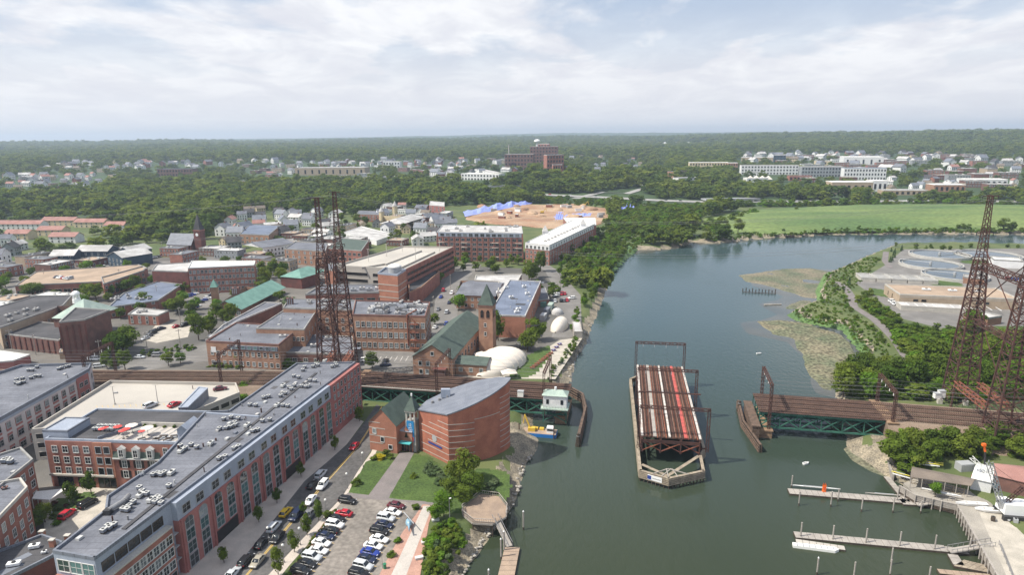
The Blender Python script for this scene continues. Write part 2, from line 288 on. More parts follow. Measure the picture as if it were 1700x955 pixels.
# ------ river, land, paving
RIVER_PX=[(640,1150),(735,1000),(761,955),(786,928),(816,886),(836,863),(852,835),(862,803),(872,769),(890,748),(892,730),(880,715),(888,690),(905,665),(950,636),(956,596),(976,566),(982,541),(991,525),(1006,483),(1015,468),(1013,453),(1023,443),(1041,428),(1051,416),(1089,416),(1130,411),(1151,402),(1184,405),(1230,400),(1275,396),(1320,394),(1375,390),(1500,389),(1700,390),(1950,392),(1950,408),(1700,408),(1614,405),(1488,406),(1440,425),(1400,443),(1378,452),(1362,470),(1354,485),(1356,500),(1330,508),(1310,521),(1330,533),(1398,545),(1434,586),(1400,608),(1388,628),(1386,660),(1400,712),(1412,752),(1450,778),(1480,795),(1520,815),(1600,850),(1650,900),(1690,960),(1800,1150)]
RIVER=[P(a,b,0)for a,b in RIVER_PX]
def make_terrain():
 rs=[8.0]
 while rs[-1]<15500:rs.append(rs[-1]*(1.014 if rs[-1]<900 else 1.02)+(.6 if rs[-1]<80 else 0))
 rs=np.array(rs);an=np.linspace(rad(-56),rad(60),520)
 RR,AA=np.meshgrid(rs,an,indexing='ij');X=RR*np.sin(AA);Y=RR*np.cos(AA)
 Z=np.array([[tz0(x,y)for x,y in zip(a,b)]for a,b in zip(X,Y)])
 near=RR<1500;ins=npin(X,Y,RIVER)&near;d=np.where(near,npdist(X,Y,RIVER),1e6)
 d=d+np.where(d<12,.7*wob(X,Y),0)
 Z=np.where(ins,-np.clip(.1+d*.22,.1,2.2),np.minimum(Z,np.clip(d,0,None)*.48+.05*(d<6)))
 Z+=np.where(RR>2600,(np.random.RandomState(3).rand(*Z.shape)-.2)*np.clip((RR-2600)/2000,0,1)*9,0)
 nr,na=X.shape;vs=np.stack([X.ravel(),Y.ravel(),Z.ravel()],1);i=np.arange(nr*na).reshape(nr,na)
 q=np.stack([i[:-1,:-1].ravel(),i[1:,:-1].ravel(),i[1:,1:].ravel(),i[:-1,1:].ravel()],1)[:,::-1]
 me=bpy.data.meshes.new('ground');me.from_pydata(vs.tolist(),[],q.tolist())
 for k in('grass_dry','forest_floor','beach','mud_grey'):me.materials.append(MT[k])
 zc=Z.ravel()[q].mean(1);rc=RR.ravel()[q].mean(1)
 mi=np.where(zc<.05,3,np.where(zc<2.0,2,np.where(rc>900,1,0))).astype(np.int32)
 me.polygons.foreach_set('material_index',mi);me.polygons.foreach_set('use_smooth',np.ones(len(q),bool));me.update()
 put('ground',me,kind='structure')
make_terrain()
def make_water():
 mt=bpy.data.materials.new('water');mt.use_nodes=True;nt=mt.node_tree;N=nt.nodes.new;L=nt.links.new;b=nt.nodes['Principled BSDF']
 g=N('ShaderNodeNewGeometry')
 def noise(scale,det,st=(1,1,1)):
  mp=N('ShaderNodeMapping');mp.inputs[3].default_value=st;L(g.outputs['Position'],mp.inputs[0]);n=N('ShaderNodeTexNoise');n.inputs['Scale'].default_value=scale;n.inputs['Detail'].default_value=det;L(mp.outputs[0],n.inputs['Vector']);return n
 n1=noise(.012,4,(1,.5,1));r=N('ShaderNodeValToRGB');e=r.color_ramp.elements;e[0].position=.4;e[0].color=(.029,.040,.022,1);e[1].position=.62;e[1].color=(.037,.047,.026,1);L(n1.outputs['Fac'],r.inputs[0]);sp=N('ShaderNodeSeparateXYZ');L(g.outputs['Position'],sp.inputs[0]);my=N('ShaderNodeMapRange');L(sp.outputs[1],my.inputs[0]);my.inputs[1].default_value=130;my.inputs[2].default_value=330;mb=N('ShaderNodeMixRGB');L(my.outputs[0],mb.inputs[0]);L(r.outputs[0],mb.inputs[1]);mb.inputs[2].default_value=(.044,.074,.078,1);L(mb.outputs[0],b.inputs['Base Color'])  # silty green nearby; bluer, lighter base colour upstream paints in the reflected sky
 b.inputs['IOR'].default_value=1.33;b.inputs['Specular IOR Level'].default_value=.5
 # wind-ruffled streaks are rougher than the slicks between them
 n2=noise(.02,5,(.6,.25,1));mr=N('ShaderNodeMapRange');mr.inputs[1].default_value=.42;mr.inputs[2].default_value=.6;mr.inputs[3].default_value=.03;mr.inputs[4].default_value=.24;L(n2.outputs['Fac'],mr.inputs[0]);L(mr.outputs[0],b.inputs['Roughness'])
 n3=noise(.7,5,(1,.45,1));bp=N('ShaderNodeBump');bp.inputs['Strength'].default_value=.5;bp.inputs['Distance'].default_value=.2;L(n3.outputs['Fac'],bp.inputs['Height']);L(bp.outputs[0],b.inputs['Normal'])
 MT['water']=mt
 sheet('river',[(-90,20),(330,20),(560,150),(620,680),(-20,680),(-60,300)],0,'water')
make_water()
# mudflats bared by the tide, marsh and reed beds
def flat(h,slope=.08,amp=.14):
 return lambda X,Y,d:np.minimum(h,-.14+d*slope)+amp*(wob(X,Y,.22)+.6*wob(X+9,Y,.6))*np.clip(d/4,.3,1)
grid_patch('wet_mud',pxpoly([(1225,458),(1290,446),(1385,448),(1400,470),(1370,510),(1440,590),(1400,665),(1350,655),(1320,612),(1300,570),(1235,556),(1225,535),(1290,522),(1262,505),(1300,492),(1240,474)],0),2.5,'mud_grey',lambda X,Y,d:np.minimum(.1,-.1+d*.03)+.10*wob(X,Y,.12))
grid_patch('mudflat',pxpoly([(1222,457),(1290,446),(1345,445),(1390,452),(1376,494),(1348,516),(1296,520),(1285,512),(1316,500),(1306,488),(1262,474),(1236,468)],0),2.5,'mudflat',flat(.3))
grid_patch('mudflat',pxpoly([(1250,533),(1290,530),(1345,534),(1400,548),(1430,590),(1400,612),(1392,662),(1356,648),(1332,612),(1326,590),(1310,566),(1270,556)],0),1.6,'mud_yellow',flat(.34,.09))
grid_patch('mudflat',pxpoly([(1040,432),(1052,410),(1075,402),(1125,400),(1150,406),(1128,414),(1090,420),(1062,424)],0),2.5,'mud_grey',flat(.3,.05))
grid_patch('mudflat',pxpoly([(1388,742),(1415,735),(1455,745),(1475,775),(1480,800),(1440,785),(1405,765)],0),1.2,'mudflat',flat(.5,.09,.05))
grid_patch('marsh',pxpoly([(1440,426),(1468,424),(1440,460),(1405,490),(1412,512),(1440,535),(1460,556),(1478,585),(1470,610),(1440,632),(1392,640),(1398,606),(1436,588),(1400,546),(1330,533),(1306,522),(1330,507),(1358,500),(1352,484),(1368,454),(1400,443)],.8),2.0,'marsh',lambda X,Y,d:np.clip(d*.5,0,1)*(1.3+.3*wob(X,Y,.8)))
grid_patch('marsh',pxpoly([(1150,396),(1200,388),(1290,389),(1400,384),(1560,382),(1720,384),(1720,388),(1500,387),(1375,388),(1275,394),(1184,402)],.8),4,'marsh',lambda X,Y,d:np.clip(d*.5,0,1)*(1.4+.4*wob(X,Y,.5)))
grid_patch('marsh',pxpoly([(990,452),(1020,425),(1050,404),(1110,392),(1115,398),(1060,412),(1036,430),(1016,450)],.8),3,'marsh',lambda X,Y,d:np.clip(d*.5,0,1)*(3.0+.3*wob(X,Y,.5)))
def shore(X,Y,d):return np.minimum(3.0,np.clip(npdist(X,Y,RIVER)*np.where(npin(X,Y,RIVER),-.2,.48),-1,9))+.07+.05*wob(X,Y,2.2)
grid_patch('beach',pxpoly([(735,1000),(762,950),(788,912),(818,868),(836,838),(833,805),(828,786),(846,762),(850,735),(850,712),(885,700),(902,735),(890,772),(872,812),(858,855),(828,905),(796,945),(756,1000)],1),.9,'beach',shore)
grid_patch('beach',pxpoly([(1388,742),(1408,728),(1470,735),(1484,765),(1505,800),(1490,812),(1445,796),(1405,774)],1),.9,'beach',shore)
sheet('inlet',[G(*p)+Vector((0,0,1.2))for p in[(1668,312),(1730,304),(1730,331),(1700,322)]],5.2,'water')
# paving, in order of height
sheet('town_ground',pxpoly([(-140,700),(-140,440),(60,432),(250,428),(420,424),(600,425),(730,440),(870,446),(925,446),(955,500),(950,560),(900,628),(600,634),(430,700),(300,790),(200,860),(60,1000),(-140,1000)]),3.02,'town_ground')
def strip(name,L_,R_,z,m):return sheet(name,pxpoly(L_,z)+pxpoly(R_[::-1],z),z,m)
STREET_L=[(352,1000),(382,955),(506,799),(545,766),(576,738),(602,705),(625,672)];STREET_R=[(400,1000),(446,955),(568,826),(596,780),(617,748),(633,712),(645,680)]
strip('sidewalk',[(250,1000),(290,940),(390,850),(490,768),(555,712),(575,690)],[(400,960),(460,868),(506,799),(545,766),(576,738),(604,700)],3.03,'sidewalk')
strip('street',STREET_L,STREET_R,3.04,'asphalt')
b=MB()
for a in(.42,.458):
 for i in range(len(STREET_L)-1):
  p0=P(*STREET_L[i],3.05).lerp(P(*STREET_R[i],3.05),a);p1=P(*STREET_L[i+1],3.05).lerp(P(*STREET_R[i+1],3.05),a);n=(p1-p0).cross(Vector((0,0,1))).normalized()*.09
  b.add([p0-n,p0+n,p1+n,p1-n],[(0,1,2,3)])
b.build('road_marking','line_yellow',kind='structure')
lotL=[(438,1000),(490,955),(548,868),(572,832),(604,782)]
strip('sidewalk',[(400,1000),(446,955),(568,826),(596,780),(616,752),(633,714)],[(440,990),(480,940),(583,823),(606,783),(622,757),(637,722)],3.06,'sidewalk')
sheet('planting_strip',pxpoly([(448,1000),(478,955),(552,848),(566,846),(500,960),(480,1000)]),3.065,'mulch')
sheet('parking_lot',pxpoly([(476,1005),(556,848),(577,822),(716,838),(690,858),(668,885),(640,935),(606,1005)]),3.07,'asphalt_lot')
sheet('plaza',pxpoly([(606,1005),(640,935),(668,885),(690,856),(702,838),(724,841),(712,870),(698,955),(690,1005)]),3.075,'paver_red')
sheet('walkway',pxpoly([(628,1005),(650,955),(703,841),(718,841),(675,955),(656,1005)]),3.085,'path_grey')
sheet('drive',pxpoly([(570,826),(578,819),(612,823),(668,831),(718,834),(722,841),(690,836)]),3.08,'path_dark')
grid_patch('lawn',pxpoly([(578,819),(609,766),(640,762),(655,768),(612,822)]),.8,'grass',lambda X,Y,d:3.05+np.clip(d,0,1)*.12)
grid_patch('lawn',pxpoly([(643,827),(684,756),(712,760),(748,790),(800,780),(840,785),(846,808),(838,832),(800,850),(745,850),(735,838)]),.8,'grass',lambda X,Y,d:3.05+np.clip(d,0,1)*.12)
sheet('path',pxpoly([(610,826),(664,752),(688,752),(645,829)]),3.1,'path_dark')
sheet('courtyard',pxpoly([(75,900),(70,830),(150,800),(230,790),(290,770),(210,850),(130,925)]),3.05,'gravel')
grid_patch('lawn',pxpoly([(85,848),(100,830),(150,818),(160,826),(110,860),(92,868)]),1,'grass',lambda X,Y,d:3.1+0*X)
sheet('parking_lot',pxpoly([(560,612),(640,560),(722,566),(672,612)]),3.06,'asphalt_old')
strip('street',[(705,640),(716,570),(722,500),(748,452),(775,436)],[(735,640),(752,570),(762,505),(778,460),(800,440)],3.05,'asphalt_old')
strip('street',[(-100,490),(60,470),(140,440),(300,432),(440,424)],[(-100,505),(66,482),(150,450),(310,440),(445,430)],3.05,'asphalt_old')
sheet('parking_lot',pxpoly([(238,565),(260,538),(318,540),(312,560),(260,570)]),3.06,'gravel');sheet('parking_lot',pxpoly([(290,510),(320,480),(375,478),(345,512)]),3.06,'asphalt_old')
strip('street',[(150,625),(215,600),(330,575),(345,570)],[(160,640),(225,618),(300,606),(345,600)],3.05,'asphalt_old')
sheet('plaza',pxpoly([(780,628),(880,595),(930,565),(968,560),(922,630)]),3.05,'gravel');grid_patch('lawn',pxpoly([(846,632),(862,600),(910,575),(912,590),(885,622)]),1.5,'grass',lambda X,Y,d:3.08+np.clip(d,0,1)*.05)
strip('street',[(916,560),(930,500),(905,450),(880,436)],[(966,560),(964,490),(930,452),(905,436)],3.045,'asphalt_old')
# far bank: landfill meadow, highway, building site, avenue
FIELD=[G(*p)for p in[(1166,372),(1172,362),(1240,350),(1300,346),(1420,340),(1560,339),(1800,341),(1800,383),(1560,382),(1400,383),(1290,388),(1200,386)]]
grid_patch('meadow',[p for p in FIELD],5,'field',lambda X,Y,d:3.05+6*(1-np.exp(-np.clip(d,0,None)/40))+.15*wob(X,Y,.2))
def road(name,pts,w,m,dz=.25,g=G):
 c=[g(*p)for p in pts];b=MB();vs=[]
 for i,p in enumerate(c):
  t=(c[min(i+1,len(c)-1)]-c[max(i-1,0)]);n=Vector((-t.y,t.x,0)).normalized()*w/2
  vs+=[p+n+Vector((0,0,dz)),p-n+Vector((0,0,dz))]
 b.add(vs,[(2*i,2*i+1,2*i+3,2*i+2)for i in range(len(c)-1)]);return b.build(name,m,kind='structure')
road('highway',[(760,312),(858,321),(930,325),(1000,328),(1100,333.5),(1180,336),(1275,335),(1413,335),(1560,334),(1800,336)],26,'concrete_grey',.6)
road('street',[(955,330),(1000,319),(1040,322),(1072,312),(1066,300),(1046,286),(1062,280)],14,'concrete_grey',.5)
SITE=[G(*p)for p in[(772,366),(800,350),(860,340),(950,338),(1010,346),(1012,362),(985,376),(930,381),(870,376),(810,372)]]
grid_patch('building_site',SITE,4,'sand',lambda X,Y,d:3.1+np.clip(d,0,8)*.12+.5*wob(X,Y,.25))
sheet('roadside_grass',[G(*p)for p in[(900,332),(960,325),(1030,318),(1090,320),(1100,329),(1000,326)]],4.2,'grass_dry')
# peninsula
sheet('plant_yard',pxpoly([(1420,470),(1470,440),(1500,414),(1800,412),(1800,545),(1560,545),(1500,530)]),3.02,'asphalt_old')
for q in([(1440,488),(1450,480),(1480,484),(1478,494)],[(1525,460),(1590,470),(1600,480),(1560,478)],[(1590,425),(1640,425),(1640,440),(1600,437)],[(1620,545),(1800,540),(1800,640),(1690,620)]):
 grid_patch('lawn',pxpoly(q),2,'grass',lambda X,Y,d:3.08+0*X)
road('path',[(1471,418),(1469,434),(1478,445)],4,'path_dark',.12,P);road('path',[(1387,468),(1403,477),(1412,490),(1418,510),(1451,531),(1468,546),(1486,565),(1510,601),(1518,632)],4.2,'path_dark',.12,P)
# ------ trees
def crown_mesh(name,seed,n,leaf,m,shape='round',base=.24):
 rr=random.Random(seed);b=MB();lobes=[]
 zc=(base+1)/2;rz=(1-base)/2
 k={'round':16,'tall':14,'bush':12,'cone':0,'wide':20}[shape]
 for i in range(k):
  u=rr.uniform(-1,1);a=rr.uniform(0,6.283);q=math.sqrt(1-u*u);d=rr.uniform(.45,.72)
  if shape=='tall':w=.30*(1-.5*max(0,u))
  else:w=.34
  lobes.append((Vector((math.cos(a)*q*d*w*1.25,math.sin(a)*q*d*w*1.25,zc+u*rz*.72)),rr.uniform(.13,.22)))
 for i in range(n):
  if shape=='cone':
   z=base+(1-base)*rr.random()**1.5;r_=.34*(1-(z-base)/(1-base))*(.55+.45*rr.random())*(1+.18*math.sin(z*60))+.01
   a=rr.uniform(0,6.283);p=Vector((math.cos(a)*r_,math.sin(a)*r_,z));nrm=Vector((math.cos(a),math.sin(a),.45))
  else:
   c,r_=lobes[rr.randrange(k)];u=rr.uniform(-.75,1);a=rr.uniform(0,6.283);q=math.sqrt(1-u*u);nrm=Vector((math.cos(a)*q,math.sin(a)*q,u))
   p=c+Vector((nrm.x*r_,nrm.y*r_,nrm.z*r_*.8))*rr.uniform(.75,1.12)
   if p.z>1:p.z=1-rr.random()*.05
  nrm=(nrm.normalized()+Vector((rr.uniform(-.55,.55),rr.uniform(-.55,.55),rr.uniform(-.1,.85)))).normalized()
  t=nrm.cross(Vector((rr.uniform(-1,1),rr.uniform(-1,1),rr.uniform(-1,1)))).normalized();s=nrm.cross(t);l=leaf*rr.uniform(.6,1.3)
  b.add([p-t*l,p-s*l*.6,p+t*l,p+s*l*.6],[(0,1,2,3)])
 if shape!='cone':
  for c,r_ in lobes[:9]:
   b.add([c+Vector(v)*r_*.62 for v in((1,0,0),(-1,0,0),(0,1,0),(0,-1,0),(0,0,.9),(0,0,-.9))],[(0,2,4),(2,1,4),(1,3,4),(3,0,4),(2,0,5),(1,2,5),(3,1,5),(0,3,5)])
 return b.mesh(name,m)
def trunk_mesh(seed,top=.55):
 rr=random.Random(seed);b=MB();b.tube((0,0,-.03),(0,0,top*.6),.028,7,0,.02);b.tube((0,0,top*.58),(.02,.01,top),.02,6,0,.009)
 for i in range(5):
  a=rr.uniform(0,6.28);z=rr.uniform(.22,.5);b.tube((0,0,z),(math.cos(a)*.2,math.sin(a)*.2,z+rr.uniform(.12,.25)),.011,5,0,.004)
 return b.mesh('trunk','bark')
TRUNKS=[trunk_mesh(i)for i in range(2)]
def crowns(prefix,k,n,leaf,m,shape='round',base=.22):return[crown_mesh(prefix,100+i,n,leaf,m,shape,base)for i in range(k)]
CR=dict(big=crowns('crown',5,1500,.043,'leaf'),mid=crowns('crown',6,620,.06,'leaf'),far=crowns('crown',5,190,.095,'leaf_far','round',.1),bright=crowns('crown',2,900,.05,'leaf_bright'),tall=crowns('crown',3,800,.05,'leaf','tall',.14),cone=crowns('crown',2,700,.045,'leaf_needle','cone',.06),bush=crowns('foliage',4,420,.085,'leaf','bush',-.1),bush_bright=crowns('foliage',2,420,.085,'leaf_bright','bush',-.1),bush_grey=crowns('foliage',2,420,.085,'leaf_grey','bush',-.1),bush_yellow=crowns('foliage',1,420,.085,'leaf_yellow','bush',-.1),purple=crowns('crown',1,600,.06,'leaf_purple'),red=crowns('foliage',1,300,.09,'leaf_red','bush',-.1))
NTREE=[0]
TREES=[]
BYMESH={}
def tree(p,h,w,label,kind='mid',group='trees standing through the town',name='tree',cat='tree'):
 o=thing(name,label,cat,p,R.uniform(0,6.28),group);o.scale=(w,w,h);NTREE[0]+=1;TREES.append((p[0],p[1],w))
 bushy=kind.startswith('bush')or kind=='red'
 q=put('foliage' if bushy else 'crown',R.choice(CR[kind]),o);BYMESH[q.data.name]=q
 if not bushy:put('trunk',R.choice(TRUNKS),o)
 return o
def bush(p,h,w,label,kind='bush',group='shrubs along the beds and banks'):return tree(p,h,w,label,kind,group,'shrub','shrub')
def scatter(pts,n,hs,ws,label,kind='mid',group=None,gap=5,name='tree',cat='tree',z=3.0,g=None,avoid=True):
 poly=[(g(*q)if g else P(*q,z))for q in pts];x0,x1=min(p[0]for p in poly),max(p[0]for p in poly);y0,y1=min(p[1]for p in poly),max(p[1]for p in poly);done=[]
 for _ in range(n*30):
  if len(done)>=n:break
  x,y=R.uniform(x0,x1),R.uniform(y0,y1)
  if not inpoly(x,y,poly)or any((x-a)**2+(y-b_)**2<gap*gap for a,b_ in done):continue
  if avoid and any(inpoly(x,y,e)for e in FOOT):continue
  done.append((x,y));h=R.uniform(*hs);kd=R.choice(kind)if isinstance(kind,(list,tuple))else kind
  lb=label[kd]if isinstance(label,dict)else label
  tree((x,y,tz0(x,y)if g else z),h,R.uniform(*ws)*(h if max(ws)<1.8 else 1),lb,kd,group,name,cat)
FOOT=[]
# ------ buildings
WINC={}
def winmesh(w,h,style,pane,frame):
 k=(round(w,2),round(h,2),style,pane,frame)
 if k in WINC:return WINC[k]
 t=.13 if style!='strip' else.08;p=MB()
 if style=='arch':
  pts=[(-w/2,0),(w/2,0),(w/2,h*.75)]+[(w/2*math.cos(a),h*.75+h*.25*math.sin(a))for a in(rad(45),rad(90),rad(135))]+[(-w/2,h*.75)]
  p.add([(x,-.03,z)for x,z in pts],[tuple(range(len(pts)))])
 else:p.add([(-w/2,-.03,0),(w/2,-.03,0),(w/2,-.03,h),(-w/2,-.03,h)],[(0,1,2,3)])
 f=MB();y0,y1=-.10,0
 f.box(-w/2-t,y0,-t,-w/2,y1,h+(t if style!='arch' else-h*.25));f.box(w/2,y0,-t,w/2+t,y1,h+(t if style!='arch' else-h*.25))
 if style!='arch':f.box(-w/2,y0,h,w/2,y1,h+t)
 f.box(-w/2,y0-.05,-t,w/2,y1,0)
 if style in('double','arch','sash4'):f.box(-.04,y0+.03,0,.04,-.035,h*.97)
 if style in('sash','double','arch','sash4'):f.box(-w/2,y0+.035,h*.5,w/2,-.036,h*.5+.07)
 if style=='strip':
  for i in range(1,max(2,int(w/1.6))):x=-w/2+w*i/max(2,int(w/1.6));f.box(x-.04,y0+.03,0,x+.04,-.035,h)
 WINC[k]=(p.mesh('pane',pane),f.mesh('window',frame));return WINC[k]
class Bd:pass
def bldp(name,label,cat,poly,zt,z0=3.0,wall='brick_red',roof='roof_grey',par=.7,parm=None,group=None,rtype='flat',rh=3,eave=.5,foot=True,axis='x',slab=True):
 """a building on a polygon of world points (counter-clockwise); edge 0 is the front"""
 bd=Bd();p0=Vector((poly[0][0],poly[0][1],0));d=Vector((poly[1][0]-p0.x,poly[1][1]-p0.y,0));a=math.atan2(d.y,d.x)
 bd.root=thing(name,label,cat,(p0.x,p0.y,z0),a,group);bd.rz=a;bd.z0=z0;bd.h=h=zt-z0
 ca,sa=math.cos(a),math.sin(a);bd.p=[((q[0]-p0.x)*ca+(q[1]-p0.y)*sa,-(q[0]-p0.x)*sa+(q[1]-p0.y)*ca)for q in poly]
 bd.L=bd.p[1][0];bd.D=max(q[1]for q in bd.p);bd.world=lambda x,y,z=0:Vector((p0.x+x*ca-y*sa,p0.y+x*sa+y*ca,z0+z))
 if foot:FOOT.append([(q[0],q[1])for q in poly])
 MB().prism(bd.p,-.6,h,top=False).build('wall',wall,bd.root)
 n=len(bd.p);parm=parm or('concrete_grey' if wall.startswith(('brick','stucco'))else wall)
 if rtype=='flat':
  if slab:MB().prism(bd.p,h-.25,h-.02).build('roof',roof,bd.root)
  if par>0:
   for i in range(n):
    (x0,y0),(x1,y1)=bd.p[i],bd.p[(i+1)%n];e=Vector((x1-x0,y1-y0,0));u=e.normalized();nn=Vector((u.y,-u.x,0));c0=Vector((x0,y0,h+par/2-.1))-nn*.16+u*(.03 if i%2 else-.02);c1=Vector((x1,y1,h+par/2-.1))-nn*.16-u*(.03 if i%2 else-.02)
    MB().beam(c0,c1,.42,par+.2+.01*(i%2)).build('parapet',parm,bd.root)
 else:gable(bd,0,bd.L,0,bd.D,h,rh,roof,wall,rtype,axis,eave)
 return bd
def gable(bd,x0,x1,y0,y1,h,rh,roof,wall,rtype='gable',axis='x',ev=.5,name='roof'):
 b=MB();t=.18;lo=h-rh*ev/(((y1-y0)if axis=='x' else(x1-x0))/2)
 X0,X1,Y0,Y1=x0-ev,x1+ev,y0-ev,y1+ev;cx,cy=(x0+x1)/2,(y0+y1)/2
 if rtype=='gable':
  if axis=='x':
   for s in(0,1):
    ye=(Y0,Y1)[s];b.add([(X0,ye,lo),(X1,ye,lo),(X1,cy,h+rh),(X0,cy,h+rh),(X0,ye,lo+t),(X1,ye,lo+t),(X1,cy,h+rh+t),(X0,cy,h+rh+t)],[(0,1,2,3),(4,5,6,7),(0,1,5,4),(1,2,6,5),(3,0,4,7)])
   [MB().add([(x,y0,h),(x,y1,h),(x,cy,h+rh-.02)],[(0,1,2)]).build('gable',wall,bd.root)for x in(x0,x1)]
  else:
   for s in(0,1):
    xe=(X0,X1)[s];b.add([(xe,Y0,lo),(xe,Y1,lo),(cx,Y1,h+rh),(cx,Y0,h+rh),(xe,Y0,lo+t),(xe,Y1,lo+t),(cx,Y1,h+rh+t),(cx,Y0,h+rh+t)],[(0,1,2,3),(4,5,6,7),(0,1,5,4),(1,2,6,5),(3,0,4,7)])
   [MB().add([(x0,y,h),(x1,y,h),(cx,y,h+rh-.02)],[(0,1,2)]).build('gable',wall,bd.root)for y in(y0,y1)]
 else:
  k=min(x1-x0,y1-y0)/2 if rtype=='hip' else max(x1-x0,y1-y0)
  if rtype=='pyramid' or abs((x1-x0)-(y1-y0))<.5:r0=r1=(cx,cy)
  elif x1-x0>y1-y0:r0,r1=(x0+k,cy),(x1-k,cy)
  else:r0,r1=(cx,y0+k),(cx,y1-k)
  vs=[(X0,Y0,h-.1),(X1,Y0,h-.1),(X1,Y1,h-.1),(X0,Y1,h-.1),(*r0,h+rh),(*r1,h+rh)]
  if x1-x0>y1-y0:fs=[(0,1,5,4),(1,2,5),(2,3,4,5),(3,0,4)]
  else:fs=[(0,1,4),(1,2,5,4),(2,3,5),(3,0,4,5)]
  b.add(vs,fs+[(3,2,1,0)])
 return b.build(name,roof,bd.root)
def win(bd,e,z,n,w,h,a=0,b=None,style='plain',pane='pane',frame='white_trim',off=0,sub=True):
 (x0,y0),(x1,y1)=bd.p[e],bd.p[(e+1)%len(bd.p)];d=Vector((x1-x0,y1-y0));Ln=d.length;d/=Ln;b=Ln if b is None else b;ang=math.atan2(d.y,d.x);pm,fm=winmesh(w,h,style,pane,frame)
 for i in range(n):
  s=a+(b-a)*(i+.5)/n;loc=(x0+d.x*s+d.y*(.015+off),y0+d.y*s-d.x*(.015+off),z)
  f=put('window',fm,bd.root,loc,ang);put('pane',pm,f)
def band(bd,e,z,hh,m,a=0,b=None,out=.12,name='band',th=None):
 (x0,y0),(x1,y1)=bd.p[e],bd.p[(e+1)%len(bd.p)];d=Vector((x1-x0,y1-y0,0));Ln=d.length;d/=Ln;b=Ln if b is None else b;nn=Vector((d.y,-d.x,0));o=Vector((x0,y0,z));th=th or out+.1
 return MB().beam(o+d*a+nn*(out-th/2),o+d*b+nn*(out-th/2),th,hh).build(name,m,bd.root)
def rect(A,B,depth):
 A,B=Vector((A[0],A[1],0)),Vector((B[0],B[1],0));d=(B-A).normalized();n=Vector((-d.y,d.x,0));return[A,B,B+n*depth,A+n*depth]
def bld(name,label,cat,A,B,depth,zt,z0=3.0,**k):
 return bldp(name,label,cat,rect(P(*A,zt)if len(A)==2 else A,P(*B,zt)if len(B)==2 else B,depth),zt,z0,**k)
 # roof machinery: each condenser stands on the roof and is a thing of its own
def unit_proto():
 t=thing('condenser_unit','small square condenser unit with a dark fan on top','condenser',(0,0,-50));MB().box(-.5,-.5,.4,.5,.5,1.0).build('casing','zinc_dark',t);MB().box(-.54,-.54,1.0,.54,.54,1.1).build('lid','unit_case',t)
 b=MB();b.tube((0,0,1.1),(0,0,1.15),.3,8);b.build('fan','fan_dark',t);b=MB();b.box(-.42,-.42,0,.42,.42,.4);b.build('skid','timber_dark',t);return t
UNIT=unit_proto();UNIT_USED=[0]
def units(bd,pts,label,group,sc=1.25,z=None):
 for x,y in pts:
  o=UNIT if not UNIT_USED[0]else dup(UNIT,(0,0,0));UNIT_USED[0]=1;w=bd.world(x,y,(bd.h if z is None else z)+.0);o.location=w;o.rotation_euler=(0,0,bd.rz+R.choice((0,.02,-.03)));o.scale=(sc,sc,sc);o['label']=label;o['group']=group
def duct(loc,rz,l,w,h,label,group=None,m='roof_light',name='air_handler',cat='air handler'):
 t=thing(name,label,cat,loc,rz,group);MB().box(0,0,.25,l,w,h).build('casing',m,t);b=MB()
 for i in range(max(2,int(l/.9))):x=.3+i*.9;b.box(x,-.04,.5,x+.45,0,h-.25)
 b.build('louvre','grey_paint',t);b=MB();b.box(.1,.1,0,l-.1,w-.1,.25);b.build('skid','timber_dark',t)
 b=MB();b.tube((l*.5,w*.5,h),(l*.5,w*.5,h+.2),min(w,l)*.3,10);b.build('fan','fan_dark',t);return t
 # ------ long apartment block by the street
TOP=20.0
lb=bldp('apartment_block','long grey-roofed pink brick apartment block running along the street','apartment block',[P(*q,TOP)for q in[(157,930),(590,603),(492,605),(380,684),(340,686),(262,770),(178,827),(175,850),(88,918)]],TOP,wall='zinc',roof='roof_grey',par=.5,parm='zinc_dark')
def sat(bd,px,py,z):q=P(px,py,z);v=q-bd.root.location;return v.x*math.cos(bd.rz)+v.y*math.sin(bd.rz)
sA,sB,sC=sat(lb,290,846,TOP),sat(lb,306,838,TOP),sat(lb,546,640,TOP);LB=lb.L
def vol(bd,e,a,b,z1,out,m,name,z0=-.5):
 (x0,y0),(x1,y1)=bd.p[e],bd.p[(e+1)%len(bd.p)];d=Vector((x1-x0,y1-y0,0)).normalized();nn=Vector((d.y,-d.x,0));o=Vector((x0,y0,0));q=[o+d*a-nn*.3,o+d*a+nn*out,o+d*b+nn*out,o+d*b-nn*.3]
 return MB().prism(q,z0,z1).build(name,m,bd.root)
vol(lb,0,-.4,sA,12.6,1.4,'brick_red','brick_front');vol(lb,0,sB,sC,12.7,1.5,'brick_pink','brick_front');vol(lb,0,sC+.02,LB+.3,16.9,1.5,'brick_pink','brick_front')
vol(lb,0,sB+.02,sC,16.96,1.3,'zinc','upper_wall',12.72);band(lb,0,12.75,.35,'concrete',-.4,sA,1.6,'cornice',1.8);vol(lb,8,.1,Vector(lb.p[8]).length-.2,12.5,1.6,'brick_red','brick_front')
nb=7;bay=(sC-sB)/nb
